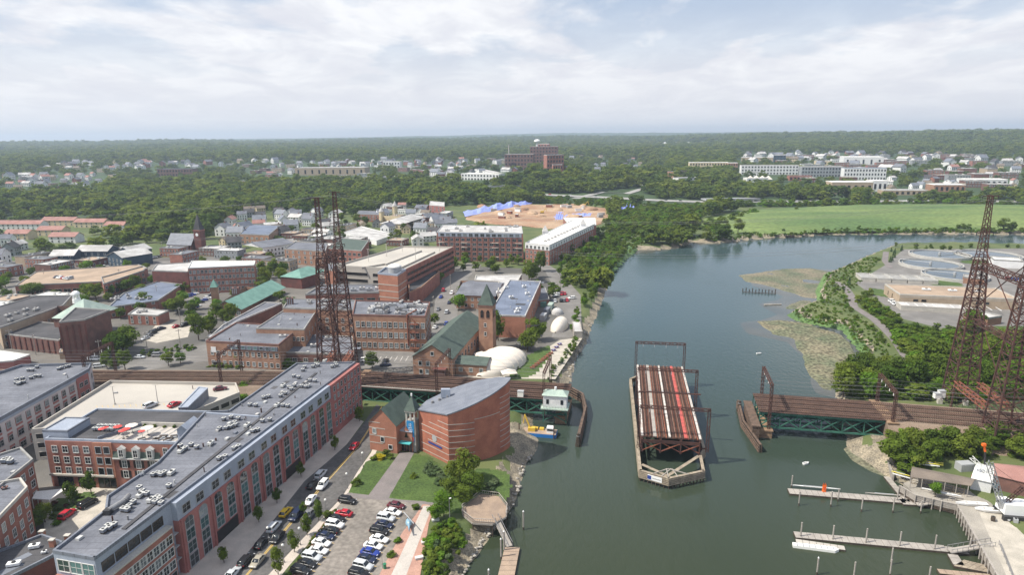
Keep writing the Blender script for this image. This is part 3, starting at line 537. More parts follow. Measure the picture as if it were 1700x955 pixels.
for i in range(nb):
 a=sB+bay*i;b_=a+bay
 MB().beam((a+.45,-1.62,-.5),(a+.45,-1.62,12.6),.5,.28).build('pilaster','brick_pink',lb.root)
 for r_,(z,hh,st)in enumerate([(3.7,2.5,'double'),(6.7,2.5,'double'),(9.6,2.7,'arch')]):
  win(lb,0,z,2,2.45,hh,a+.6,b_-.1,st,'pane_teal' if r_<2 else 'pane','grey_paint',1.5)
 if i%3==1:vol(lb,0,a+1.2,b_-.8,3.1,1.56,'black','entrance',0)
 else:win(lb,0,.3,2,2.6,2.9,a+.7,b_-.1,'double','pane_dark','grey_paint',1.5)
 win(lb,0,13.5,2,2.3,1.9,a+.6,b_-.4,'double','pane_dark','grey_paint',1.3)
 if i%2:MB().box(a+bay*.55,-1.55,9.0,a+bay*.95,-.9,9.1).build('balcony','grey_paint',lb.root)
for z in(3.4,6.4,9.3):win(lb,0,z,9,1.9,1.9,1,sA-.5,'double','pane','white_trim',1.4)
win(lb,0,.4,6,2.8,2.2,1,sA-.5,'strip','pane_dark','grey_paint',1.4);win(lb,0,13.6,5,2.6,1.8,1,sA-.5,'double','pane_dark','timber_dark')
for z in(2.5,5.5,8.5,11.5,14.3):win(lb,0,z,8,.95,1.5,sC+.8,LB-.2,'sash','pane','grey_paint',1.5)
for z in(4,7,10):MB().box(sA+.1,-1.1,z,sB-.1,.1,z+.15).build('balcony','grey_paint',lb.root)
el=Vector(lb.p[8]).length;win(lb,8,13.3,3,2.5,2.4,.6,el-.3,'double','pane_teal','white_trim')
for z in(3.2,6.2,9.2):win(lb,8,z,3,1.8,1.9,.6,el-.3,'double','pane','white_trim',1.6)
for e in(2,4,5,7):
 ln=(Vector(lb.p[e+1])-Vector(lb.p[e])).length
 for z in(2,5.2,8.4,11.6):win(lb,e,z,max(1,int(ln/3.4)),1.6,1.7,.5,ln-.5,'double','pane','grey_paint')
def lloc(px,py):q=P(px,py,TOP)-lb.root.location;return(q.x*math.cos(lb.rz)+q.y*math.sin(lb.rz),-q.x*math.sin(lb.rz)+q.y*math.cos(lb.rz))
MB().beam((*lloc(205,880),lb.h+.08),(*lloc(525,620),lb.h+.08),.9,.2).build('expansion_joint','roof_dark',lb.root)
MB().beam((*lloc(342,687),lb.h+.15),(*lloc(430,693),lb.h+.15),.5,.4).build('roof_curb','zinc',lb.root)
ROOFU=[(182,881),(172,886),(190,876),(180,878),(205,850),(215,845),(222,838),(212,851),(258,838),(266,833),(268,840),(262,830),(281,811),(236,820),(244,824),(232,814),(255,792),(262,790),(268,792),(273,789),(300,744),(308,748),(318,742),(327,746),(364,765),(374,762),(396,745),(389,748),(383,712),(391,709),(372,699),(384,696),(390,705),(396,698),(365,715),(376,714),(420,719),(428,717),(436,702),(448,700),(415,675),(425,676),(438,663),(446,661),(470,676),(478,677),(466,660),(474,656),(480,646),(489,643),(501,644),(508,645),(484,649),(488,627),(496,629),(515,634),(523,635),(503,617),(506,612),(520,611),(528,609),(552,611),(559,609),(557,606),(525,607)]
units(lb,[lloc(*q)for q in ROOFU],'small square condenser unit on the long grey apartment roof','condensers on the long grey roof',.92)
for i,q in enumerate([(232,830),(250,838),(284,792),(300,755),(350,742),(410,712),(470,645),(512,645),(460,678),(540,603)]):
 w=lb.world(*lloc(*q),lb.h);duct(w,lb.rz+.1,R.uniform(1.5,2.3),1.0,.9,'pale boxy air handler between condensers on the long grey roof','air handlers on the long grey roof','unit_case')
t=thing('duct_run','bent silver duct lying along the long grey roof edge','duct',(0,0,0));q0,q1,q2=P(180,848,TOP+.8),P(206,832,TOP+.8),P(214,823,TOP+.8)
MB().tube(q0,q1,.55,10).build('duct','steel_grey',t);MB().tube(q1,q2,.55,10).build('duct','steel_grey',t);MB().box(q0.x-.8,q0.y-.7,TOP,q0.x+.6,q0.y+.7,TOP+1.1).build('hood','fan_dark',t)
# ------ pale apartment house, left edge
ZP=15.5
pa=bldp('apartment_house','pale stucco apartment house with brick infill and dark roof by the railway','apartment house',[P(-75,740,ZP),P(148,616,ZP),P(152,606,ZP),P(36,609,ZP),P(-90,650,ZP)],ZP,wall='stucco_pale',roof='roof_grey',par=.9,parm='zinc_dark')
LP=pa.L;band(pa,0,pa.h-.5,.7,'zinc',0,LP,.2,'cornice');vol(pa,0,LP-7.5,LP-1.2,12.3,.35,'brick_pink','brick_front')
nc=12
for i in range(nc):
 a=(LP-8)*i/nc;b_=(LP-8)*(i+1)/nc;wd=2.2 if i%2 else 1.5
 for z in(1.0,4.9,8.4):
  MB().box((a+b_)/2-wd/2-.25,-.09,z-.3,(a+b_)/2+wd/2+.25,.1,z+2.5).build('infill_panel','brick_pink',pa.root)
  win(pa,0,z+(0 if z<8 else.6),1,wd,1.7,a,b_,'double','pane_dark' if z<8 else 'pane','grey_paint',.09)
for z in(1.5,5,8.6):win(pa,0,z,2,1.7,1.5,LP-7,LP-1.8,'double','pane_dark','grey_paint',.36);win(pa,1,z,1,2.0,1.9,0,None,'double','pane_dark','grey_paint')
def ploc(bd,px,py,z):q=P(px,py,z)-bd.root.location;return(q.x*math.cos(bd.rz)+q.y*math.sin(bd.rz),-q.x*math.sin(bd.rz)+q.y*math.cos(bd.rz))
units(pa,[ploc(pa,*q,ZP)for q in[(28,633),(38,631),(34,638),(40,637),(27,638),(31,640),(52,630),(60,627),(66,627),(48,617),(54,617),(62,612),(98,615),(103,613),(111,611),(115,610)]],'small square condenser unit on the pale apartment house roof','condensers on the pale house roof',.95)
# ------ parking deck with white top
ZG=12.0
ga=bldp('parking_garage','open concrete parking garage with a bright white top deck by the railway','parking garage',[P(52,718,ZG),P(290,700,ZG),P(398,656,ZG),P(392,640,ZG),P(183,636,ZG)],ZG,wall='concrete',roof='concrete_pale',par=1.0,parm='concrete_pale')
for e,ln in((4,None),(0,12),(1,None)):
 (x0,y0),(x1,y1)=ga.p[e],ga.p[(e+1)%5];full=(Vector((x1,y1))-Vector((x0,y0))).length
 for z in(1.0,3.9,6.8):win(ga,e,z,1 if ln else 6,(ln or full)*(.82 if ln else.13),1.5,0,ln or full,'plain','black','concrete')
def mark(bd,pts,w,m,h,name='marking'):
 for a,c in pts:MB().beam((*ploc(bd,*a,bd.h+bd.z0),h),(*ploc(bd,*c,bd.h+bd.z0),h),w,.012).build(name,m,bd.root)
mark(ga,[((160+k*9.3,674-k*.35),(161.5+k*9.3,677.5-k*.35))for k in range(14)],.12,'line_yellow',ga.h+.0)
for i,q in enumerate([(191,672),(262,669)]):
 t=thing('lamp_post','tall lamp post beside the silver car on the white top deck' if i else 'tall lamp post nearest the pale house on the white top deck','lamp post',P(*q,ZG));MB().tube((0,0,0),(0,0,6.2),.11,8,0,.07).build('pole','steel_grey',t)
 for s in(-1,1):MB().beam((0,0,6.15),(s*.9,0,6.25),.22,.1).build('lamp_head','concrete',t)
 MB().tube((0,0,0),(0,0,.5),.3,8).build('plinth','concrete',t)
def box_building(name,label,cat,A,B,depth,zt,z0,wall,roof,**k):return bld(name,label,cat,A,B,depth,zt,z0,wall=wall,roof=roof,foot=False,**k)
st=box_building('stair_house','grey metal stair house at the street end of the terrace building','stair house',(70,716),(112,717),8.5,18.6,3,'zinc','zinc',par=.25,parm='zinc_dark')
st2=bldp('stair_house','long grey metal ramp house beside the white parking deck','stair house',[P(296,678,15.5),P(312,677,15.5),P(345,645,15.5),P(330,643,15.5)],15.5,3,wall='zinc_dark',roof='zinc',par=.2,parm='zinc',foot=False)
# ------ brick terrace building with roof garden
ZT=16.6
te=bld('brick_building','red brick building with mansard dormers and a planted roof terrace','brick building',(75,731),(311,738),20,ZT,wall='brick_red',roof='roof_dark',par=.5,parm='zinc')
LT=te.L;sm=LT*.335;sm2=LT*.47;sm3=LT*.80
vol(te,0,sm+.02,sm2,te.h-.2,.35,'brick_orange','brick_front');vol(te,0,0,sm,te.h-.1,.25,'brick_red','brick_front')
MB().add([(sm2,-.5,te.h-4.4),(sm3,-.5,te.h-4.4),(sm3,.8,te.h),(sm2,.8,te.h),(sm2,.9,te.h-4.4),(sm3,.9,te.h-4.4)],[(0,1,2,3),(1,5,2),(0,3,4)]).build('mansard_roof','slate_green',te.root)
MB().box(sm2,-.7,te.h-4.7,sm3,.1,te.h-4.4).build('gutter','white_trim',te.root)
for k in range(3):
 x=sm2+(sm3-sm2)*(k+.7)/3.3;MB().prism([(x-.95,-.75),(x+.95,-.75),(x+.95,.6),(x-.95,.6)],te.h-4.2,te.h-1.6).build('dormer','white_trim',te.root)
 MB().add([(x-1.15,-.85,te.h-1.6),(x+1.15,-.85,te.h-1.6),(x,-.85,te.h-.75),(x-1.15,.7,te.h-1.6),(x+1.15,.7,te.h-1.6),(x,.7,te.h-.75)],[(0,1,2),(1,4,5,2),(3,0,2,5)]).build('dormer_roof','white_trim',te.root)
 win(te,0,te.h-3.9,1,1.1,2.0,x-.6,x+.6,'sash4','pane_dark','white_trim',.76)
 for z in(3.2,6.2):
  win(te,0,z,1,1.25,2.1,x-.7,x+.7,'sash4','pane','white_trim')
  for s in(-1,1):MB().box(x+s*1.15-.33,-.07,z,x+s*1.15+.33,0,z+2.1).build('shutter','black',te.root)
for z in(4.1,7.2,10.3):win(te,0,z,4,1.4,1.8,1,sm-.4,'sash4','pane','white_trim',.25);win(te,0,z,2,1.5,1.9,sm+.4,sm2-.3,'plain','pane_dark','grey_paint',.35)
for z in(3.2,6.2,10.2):win(te,0,z,3,1.1,2.0,sm3+.4,LT-.3,'sash4','pane','white_trim')
band(te,0,3.7,.5,'concrete',0,sm2-.4,.75,'cornice',.9);win(te,0,.3,2,4.4,2.7,1.2,sm-.4,'strip','pane_dark','timber_dark',.25);win(te,0,.3,3,1.6,2.7,sm+.3,sm2-.2,'plain','pane_dark','timber_dark',.35)
# terrace floor, dark side roof, garden furniture
MB().prism([(sm*1.1,.9),(LT*.97,.9),(LT*.93,9.6),(sm*1.55,9.6)],te.h-.02,te.h+.12).build('terrace_floor','path_grey',te.root)
for k in range(14):MB().beam((sm*1.2+k*1.9,1.2,te.h+.13),(sm*1.2+k*1.9+1.2,9.3,te.h+.13),.5,.03).build('paving_strip','concrete_grey',te.root)
MB().beam((sm*1.08,.8,te.h+.4),(sm*1.55,9.9,te.h+.4),.35,1.1).build('parapet','zinc_dark',te.root);MB().beam((sm*1.55,9.9,te.h+.6),(LT*.93,9.9,te.h+.6),.35,1.3).build('parapet','concrete',te.root)
units(te,[(sm*.72+(k%5)*1.3,6.2+(k//5)*1.9)for k in range(10)],'small square condenser unit beside the roof terrace of the brick building','condensers beside the roof terrace',1.0)
def umbrella(x,y,h,r,m,label):
 t=thing('parasol',label,'parasol',te.world(x,y,te.h+.13));b=MB();n=8;r*=.62
 vs=[(r*math.cos(6.283*i/n),r*math.sin(6.283*i/n),h-r*.32)for i in range(n)]+[(0,0,h)];b.add(vs,[(i,(i+1)%n,n)for i in range(n)]);b.build('canopy',m,t);MB().tube((0,0,0),(0,0,h),.05,6).build('pole','steel_grey',t);MB().tube((0,0,0),(0,0,.12),.35,8).build('foot','fan_dark',t)
def tq(px,py):return ploc(te,px,py,ZT+1.5)
for q,r_,m_,l in[((196,714),1.9,'fabric_red','red parasol nearest the street side of the terrace'),((170,718),1.5,'fabric_red','red parasol closest to the dark side roof'),((176,716),1.4,'fabric_red','red parasol just behind the one by the dark roof'),((210,718),1.8,'fabric_red','red parasol in front of the white parasols'),((204,721),1.7,'fabric_red','red parasol along the terrace front edge'),((236,722),1.5,'fabric_red','small red parasol below the pale parasol'),((219,711),2.6,'fabric_white','large white parasol in the middle of the terrace'),((245,715),2.6,'fabric_white','large white parasol nearest the grey shelter')]:
 x,y=tq(*q);umbrella(x,max(1.6,min(y,9)),2.7,r_,m_,l)
for i,q in enumerate([(262,722),(270,718),(280,722),(288,718),(272,727),(255,726),(228,727)]):
 x,y=tq(*q);x,y=min(x,LT-3),max(1.5,min(y,8.5));t=thing('lounge_table','low dark table with seats on the roof terrace','table',te.world(x,y,te.h+.13),R.random(),'low tables on the roof terrace');MB().box(-.9,-.45,.32,.9,.45,.42).build('table_top','timber_dark',t)
 for sx in(-.8,.8):
  for sy in(-.35,.35):MB().box(sx-.05,sy-.05,0,sx+.05,sy+.05,.32).build('leg','timber_dark',t)
 for s in(-1,1):MB().box(-.8,s*.75-.22,0,.8,s*.75+.22,.4).build('bench','grey_paint',t)
for i in range(9):bush(te.world(sm*1.65+i*2.9,9.2,te.h+.1),R.uniform(.8,1.4),1.3,'potted green shrub along the back of the roof terrace','bush','shrubs along the roof terrace')
sh=bldp('roof_shelter','small grey pitched shelter at the end of the roof terrace','shelter',[te.world(LT*.90,2.4),te.world(LT*.985,2.4),te.world(LT*.985,7.5),te.world(LT*.90,7.5)],ZT+2.9,ZT+.1,wall='zinc',roof='zinc',rtype='gable',rh=1.3,foot=False,axis='y')
# ------ brick corner houses, lower left
c1=bldp('brick_house','red brick house with white sash windows behind the pale canopy','brick house',[P(-50,850,15),P(55,765,15),P(35,745,15),P(-60,775,15)],15,wall='brick_red',roof='roof_grey',par=.5)
for z in(2.2,5.4,8.8):win(c1,0,z,7,1.5,1.8,.5,None,'double','pane','white_trim')
units(c1,[ploc(c1,*q,15)for q in[(8,770),(14,768),(18,771)]],'small condenser on the brick house roof behind the canopy','condensers on the brick house roof',1.2)
c2=bldp('brick_house','red brick house with tall white windows at the lower left corner','brick house',[P(-70,935,15),P(46,812,15),P(35,797,15),P(-90,820,15)],15,wall='brick_red',roof='roof_grey',par=.6,parm='concrete')
for z in(1.6,4.8,8.3):win(c2,0,z,8,1.3,2.0,1,None,'double','pane','white_trim')
duct(P(2,815,15),.4,1.2,.9,.6,'brown roof hatch on the corner brick house',None,'brick_brown','roof_hatch','hatch')
c3=bldp('flat_building','low dark-roofed building with two brick chimneys beside the long block','flat building',[P(-80,1010,9),P(88,925,9),P(104,902,9),P(70,890,9),P(-60,940,9)],9,wall='brick_dark',roof='roof_dark',par=.5,parm='zinc_dark')
for q,l in(((88,908),'short brick chimney on the low dark roof edge'),((70,886),'tall brick chimney at the corner of the low dark roof'),((112,893),'brick gate pier beside the curved drive'),):
 p=P(*q,9);t=thing('chimney',l,'chimney',(p.x,p.y,3 if 'pier' in l or 'tall' in l else 9));hh=6.5 if t.location.z<4 else 1.6;MB().box(-.5,-.4,0,.5,.4,hh).build('stack','brick_orange',t);MB().box(-.6,-.5,hh,.6,.5,hh+.2).build('cap','concrete',t)
duct(P(47,915,9),.3,2.0,1.2,.9,'white air handler in the middle of the low dark roof',None,'white');duct(P(10,945,9),.3,2.4,1.3,.8,'flat white air handler at the near edge of the low dark roof',None,'white');duct(P(68,922,9),.2,.9,.9,.6,'small round vent on the low dark roof',None,'white','roof_vent','vent')
t=thing('canopy','pale sloping canopy beside the courtyard garden','canopy',(0,0,0));b=MB();q=[P(53,829,7),P(82,831,7),P(111,812,7),P(60,817,7)];b.prism(q,6.9,7.1,bottom=True);b.build('roof','roof_white',t)
for v in q:MB().tube((v.x,v.y,2.9),(v.x,v.y,6.9),.12,6).build('post','white_trim',t)
for q,h,w,k,l in[((122,838),7,4.5,'mid','slender tree nearest the pale canopy'),((152,822),7,4.5,'mid','tree in front of the dark shop windows'),((75,868),5,5,'big','bushy tree against the brick corner house'),((60,880),5,5,'big','dense tree in the gap beside the low dark roof'),((42,893),4,4.5,'mid','small tree squeezed between corner house and dark roof')]:tree(P(*q),h,w,l,k,'courtyard trees')
for q,k in[((88,860),'bush'),((98,848),'bush'),((110,842),'red'),((90,838),'red'),((80,845),'red'),((104,858),'bush_grey'),((130,828),'bush'),((95,872),'bush_bright')]:bush(P(*q),R.uniform(.8,1.6),R.uniform(1.6,2.6),dict(bush='rounded green shrub in the courtyard bed',red='dark red shrub in the courtyard bed',bush_grey='grey green shrub in the courtyard bed',bush_bright='bright green shrub by the courtyard drive')[k],k,'courtyard shrubs')
# ------ brick theatre with curved wall
IM=[(-18.5,170.7),(-12.6,171.7),(-6.9,174.7),(-3.2,178.2),(-1.3,181.2),(-1.0,182.9),(-4.6,185.6),(-11.2,188.1),(-18.6,187.6),(-25.9,184.1),(-28.1,179.9)]
def smooth_poly(pts,closed,k=4):
 out=[]
 for i in range(len(pts)-1):
  p0=pts[max(i-1,0)];p1=pts[i];p2=pts[i+1];p3=pts[min(i+2,len(pts)-1)]
  for j in range(k):
   t=j/k;out.append(tuple(.5*(2*b+(c-a)*t+(2*a-5*b+4*c-d)*t*t+(3*b-a-3*c+d)*t**3)for a,b,c,d in zip(p0,p1,p2,p3)))
 return out+[pts[-1]]
def imz(x,y):return 18.3+.303*(x+18.7)+.058*(y-170.8)
curve=smooth_poly(IM[:6],False);poly=curve+IM[6:]
th=thing('theatre','round-backed red brick theatre with thin white stripes and sloping grey roof','theatre',(0,0,0));FOOT.append(poly)
MB().prism(poly,-.5,3,top=False,tops=[imz(*p)for p in poly]).build('wall','brick_theatre',th)
c=Vector((-13,179.5));rp=[tuple(c+(Vector(p)-c)*1.025)for p in poly];n=len(rp);b=MB()
b.add([(p[0],p[1],imz(*p)+.02)for p in rp]+[(p[0],p[1],imz(*p)+.4)for p in rp],[tuple(range(n,2*n)),tuple(range(n))[::-1]]+[(i,(i+1)%n,n+(i+1)%n,n+i)for i in range(n)]);b.build('roof','zinc_dark',th)
MB().prism([tuple(c+(Vector(p)-c)*1.012)for p in poly],-1,2.6).build('plinth','concrete',th)
def stripe(path,z0,z1,name='stripe'):
 b=MB();n=len(path)
 for i in range(n-1):
  p,q=Vector(path[i]),Vector(path[i+1]);za=z0+(z1-z0)*i/(n-1);zb=z0+(z1-z0)*(i+1)/(n-1);d=(q-p).normalized();nn=Vector((d.y,-d.x))*.07
  b.add([(p.x+nn.x,p.y+nn.y,za),(q.x+nn.x,q.y+nn.y,zb),(q.x+nn.x,q.y+nn.y,zb+.17),(p.x+nn.x,p.y+nn.y,za+.17),(p.x,p.y,za),(q.x,q.y,zb),(q.x,q.y,zb+.17),(p.x,p.y,za+.17)],[(0,1,2,3),(3,2,6,7),(1,0,4,5)])
 return b.build(name,'concrete_pale',th)
C0,L0=Vector(IM[0]),Vector(IM[-1])
for k in range(5):stripe([L0.lerp(C0,.06 if k!=2 else.3),L0.lerp(C0,.999)],3.9+k*2.0,3.9+k*2.0)
for k in range(2):stripe([L0.lerp(C0,.36+.3*k),L0.lerp(C0,.999)],13.6+k*1.7,13.6+k*1.7)
for k in range(7):stripe(curve[0:6],4.2+k*1.85,4.2+k*1.85)
for k in range(10):stripe(curve[11:21],4.8+k*1.75,4.8+k*1.75)
stripe(curve[5:12],16.2,16.2)
for s in((-24,181.0),(-22,181.5),(-19.6,182.0)):MB().tube((*s,imz(*s)),(*s,imz(*s)+1.1),.4,8).build('roof_vent','steel_grey',th)
MB().box(-21.5,181.8,19,-18.8,183,21.6).build('roof_vent','zinc',th)
# the emblem and the blue lettering on the front wall
d=(C0-L0).normalized();nn=Vector((d.y,-d.x));o=L0+d*7.0+nn*.1;b=MB()
b.add([(o.x+d.x*1.1*math.cos(a),o.y+d.y*1.1*math.cos(a),9.2+1.1*math.sin(a))for a in[i*.5236 for i in range(12)]],[tuple(range(12))]);b.build('emblem','grey_paint',th)
b=MB();o2=L0+d*4.2+nn*.12;widths=[.5,.42,.5,.3,.25,.3,.25,.5,.3,0,.5,.5,.5,.5,.5,.3,.5,.5,.5];x=0
for i,w_ in enumerate(widths):
 if w_:b.beam((o2.x+d.x*x,o2.y+d.y*x,7.2),(o2.x+d.x*(x+w_*.8),o2.y+d.y*(x+w_*.8),7.2),.06,.62 if i%3 else.5)
 x+=w_*.5+.12
b.build('lettering','sign_blue',th)
FD=bpy.data.fonts
def text(s,size,loc,rot,m,parent,name='lettering',ext=.02):
 cu=bpy.data.curves.new(name,'FONT');cu.body=s;cu.size=size;cu.align_x='CENTER';cu.extrude=ext;cu.materials.append(MT[m]);o=bpy.data.objects.new(name,cu);COL.objects.link(o);me=bpy.data.meshes.new_from_object(o);bpy.data.objects.remove(o);o=put(name,me,parent,loc);o.rotation_euler=rot;return o
 # clock-less tower with banner, gabled hall, entrance
tw=thing('entrance_tower','slim grey stone tower with pointed roof and tall blue banner','tower',(-30.5,179.3,3),rad(-18));FOOT.append(rect((-32.5,179),(-28.5,178),4))
MB().box(-1.6,-.3,0,1.6,2.9,9.6).build('shaft','concrete_grey',tw)
for sx in(-1.3,0,1.3):
 for sy in(0,2.6):
  if sx or sy==0:MB().box(sx-.22,sy-.22,9.6,sx+.22,sy+.22,12.6).build('column','concrete',tw)
MB().box(-1.75,-.45,12.6,1.75,3.05,13.1).build('cornice','concrete',tw);MB().add([(-1.9,-.6,13.1),(1.9,-.6,13.1),(1.9,3.2,13.1),(-1.9,3.2,13.1),(0,1.3,17.4)],[(0,1,4),(1,2,4),(2,3,4),(3,0,4),(3,2,1,0)]).build('spire_roof','slate_green',tw);MB().tube((0,1.3,17.2),(0,1.3,18),.25,8).build('finial','white',tw)
bn=MB().box(-1.15,-.42,3.4,1.15,-.33,9.9).build('banner','banner_blue',tw);MB().box(-1.0,-.47,3.5,1.0,-.425,4.8).build('banner_picture','fabric_red',bn)
text('i2',1.3,(0,-.46,8.2),(rad(90),0,0),'white',tw);text('NEW',.5,(0,-.46,7.5),(rad(90),0,0),'white',tw);text('EXHIBIT',.42,(0,-.46,6.9),(rad(90),0,0),'white',tw)
for z in(1.2,2.4):MB().box(-1.63,-.33,z,1.63,-.29,z+.08).build('course','concrete',tw)
gh=bldp('gabled_hall','small orange brick gabled hall with green roof beside the blue banner tower','hall',[(-43.3,180.6),(-34.6,177.6),(-30.3,190.5),(-39.0,193.5)],12.2,3,wall='brick_orange',roof='slate_green',rtype='gable',rh=4.6,axis='y',eave=.35)
for z,a,c_ in((2.6,0,.5),(5.0,0,1),(7.4,0,.6),(9.2,0,.42)):band(gh,0,z,.22,'concrete_pale',gh.L*a+.05,gh.L*c_-.05,.06,'stripe')
win(gh,0,5.6,1,1.1,1.5,.8,2.8,'plain');win(gh,0,3.2,1,1.1,1.5,3.4,5.4,'plain');win(gh,0,1.2,1,1.1,1.3,6,8,'plain');win(gh,3,3,4,1.1,1.5)
t=thing('entrance_link','low glazed entrance with teal canopy between gabled hall and tower','entrance',(-34.3,178.6,3),rad(-18));MB().box(0,1.2,0,4.0,7,6.4).build('wall','brick_orange',t);MB().box(-.1,1.0,6.4,4.1,7,6.7).build('roof','zinc',t);MB().box(.2,-.4,3.1,3.9,1.2,3.4).build('canopy','teal',t)
for k in range(4):MB().box(.35+k*.9,1.12,.1,1.1+k*.9,1.2,2.9).build('door','pane_dark',t)
MB().add([(1,1.1,6.3),(3.2,1.1,6.3),(2.1,1.1,8.0),(1,4,6.3),(3.2,4,6.3),(2.1,4,8)],[(0,1,2),(0,2,5,3),(1,4,5,2)]).build('gablet','brick_orange',t);MB().add([(1.5,1.05,4.6),(2.7,1.05,4.6),(2.1,1.05,6.4)],[(0,1,2)]).build('pane','pane_dark',t)
# ------ octagonal deck, gangway, float
oc=thing('viewing_deck','octagonal timber viewing deck on piles over the stony shore','viewing deck',(0,0,0));ZD=3.6
op=pxpoly([(767,845),(798,821),(828,825),(842,843),(840,858),(818,870),(785,868),(769,855)],ZD);op=op[::-1]if True else op
cc=sum(op,Vector())/8;FOOT.append([(p.x,p.y)for p in op])
d0=(op[0]-op[1]).normalized();rr_=max((p-cc).length for p in op);k=-rr_
def clip_line(poly,o,d):
 ts=[]
 for i in range(len(poly)):
  a,c_=poly[i],poly[(i+1)%len(poly)];e=c_-a;den=d.x*e.y-d.y*e.x
  if abs(den)>1e-9:
   s=((a.x-o.x)*d.y-(a.y-o.y)*d.x)/-den if False else((o.x-a.x)*d.y-(o.y-a.y)*d.x)/(e.x*d.y-e.y*d.x)
   if 0<=s<=1:q=a+e*s;ts.append((q-o).dot(d))
 return(min(ts),max(ts))if len(ts)>=2 else None
dv=Vector((.25,.97,0));nv=Vector((dv.y,-dv.x,0))
while k<rr_:
 o=cc+nv*(k+.12);r_=clip_line(op,o,dv)
 if r_:MB().beam(o+dv*r_[0],o+dv*r_[1],.27,.1).build('plank','deck_brown',oc)
 k+=.31
for i in range(8):
 a,c_=op[i],op[(i+1)%8];MB().beam(a+Vector((0,0,-.3)),c_+Vector((0,0,-.3)),.3,.45).build('fascia','timber_grey',oc)
 if i not in(2,):
  rl=MB().beam(a+Vector((0,0,1.1)),c_+Vector((0,0,1.1)),.16,.08).build('railing','timber_grey',oc);nb_=max(2,int((c_-a).length/.5))
  MB().beam(a+Vector((0,0,.35)),c_+Vector((0,0,.35)),.08,.08).build('rail','timber_grey',rl)
  b=MB();[b.beam(a.lerp(c_,j/nb_),a.lerp(c_,j/nb_)+Vector((0,0,1.08)),.07)for j in range(nb_+1)];b.build('balusters','timber_grey',rl,kind='stuff')
 MB().tube((a.x,a.y,-1.5),(a.x,a.y,ZD-.1),.16,8).build('pile','timber_dark',oc)
q0,q1=P(822,860,3.6),P(846,908,.8)
gw=thing('gangway','narrow grey gangway sloping from the octagonal deck to the float','gangway',(0,0,0));MB().beam(q0,q1,1.5,.15).build('walkway','timber_grey',gw);sd=(q1-q0).cross(Vector((0,0,1))).normalized()
for s in(-.75,.75):
 r_=MB().beam(q0+sd*s+Vector((0,0,1)),q1+sd*s+Vector((0,0,1)),.1).build('handrail','steel_grey',gw);b=MB();[b.beam(q0.lerp(q1,j/9)+sd*s,q0.lerp(q1,j/9)+sd*s+Vector((0,0,1)),.07)for j in range(10)];b.build('posts','steel_grey',r_,kind='stuff')
def pontoon(name,label,pts,z,m,plank_m,w=.9,cat='pontoon'):
 t=thing(name,label,cat,(0,0,0));b=MB();b.prism(pts,-.25,z-.06);b.build('float',m,t);a,c_,e=pts[0],pts[1],pts[2];d=(c_-a);n_=max(2,int(d.length/w))
 f0,f1=pts[3]-a,pts[2]-c_
 for i in range(n_):
  p,q=a.lerp(c_,(i+.03)/n_),a.lerp(c_,(i+.97)/n_);p2,q2=pts[3].lerp(pts[2],(i+.03)/n_),pts[3].lerp(pts[2],(i+.97)/n_)
  MB().prism([p,q,q2,p2],z-.06,z).build('panel',plank_m,t)
 return t
pontoon('float','tan floating dock at the foot of the gangway',[P(838,909,.7),P(816,1000,.7),P(846,1000,.7),P(863,909,.7)],.7,'timber_dark','deck_brown',1.6,'floating dock')
def pile(px,py,top,label,group='white-capped piles in the river',cap=True,m='timber_grey',r=.2,name='mooring_pile'):
 p=P(px,py,0);t=thing(name,label,'mooring pile',p,0,group);MB().tube((0,0,-1.6),(0,0,top),r,9).build('shaft',m,t);MB().tube((0,0,-.5),(0,0,.7),r*1.04,9).build('wet_band','timber_dark',t)
 if cap:MB().tube((0,0,top),(0,0,top+.35),r*1.1,9,0,.03).build('cap','white',t)
for q,h,l in[((869,880),5.0,'white-capped pile standing alone in open water by the deck'),((837,918),5.5,'white-capped pile beside the gangway foot'),((832,929),5.2,'white-capped pile at the corner of the tan float'),((812,985),5.6,'white-capped pile at the bottom edge by the tan float')]:pile(*q,h,l)
t=thing('flag_pole_light','tall light pole with a round lamp beside the octagonal deck','light pole',P(747,868));MB().tube((0,0,0),(0,0,6.6),.12,8,0,.07).build('pole','steel_grey',t);MB().beam((0,0,6.5),(.5,0,6.6),.3,.12).build('lamp_head','lamp_white',t)
# helicopter on display by the lot
he=thing('helicopter','small blue grey helicopter sculpture standing on the brick plaza','helicopter',P(679,874),rad(100));b=MB();b.dome((0,0,.9),1.5,.8,.95,12,5);b.dome((0,0,.9),1.5,.8,-.5,12,4);b.build('body','heli_blue',he);MB().tube((-1.2,0,1.1),(-4.2,0,1.5),.32,8,0,.12).build('tail_boom','heli_blue',he);MB().box(-4.4,-.06,1.3,-3.9,.06,2.4).build('fin','heli_blue',he)
MB().dome((.75,0,1.05),.78,.66,.7,10,4).build('canopy','car_glass',he);MB().tube((0,0,1.7),(0,0,2.3),.1,6).build('mast','steel_grey',he)
for a in(.4,.4+math.pi):MB().beam((0,0,2.3),(3.0*math.cos(a),3.0*math.sin(a),2.25),.22,.04).build('rotor_blade','grey_paint',he)
for s in(-.8,.8):MB().tube((-1.2,s,.08),(1.4,s,.08),.07,6).build('skid','steel_grey',he)
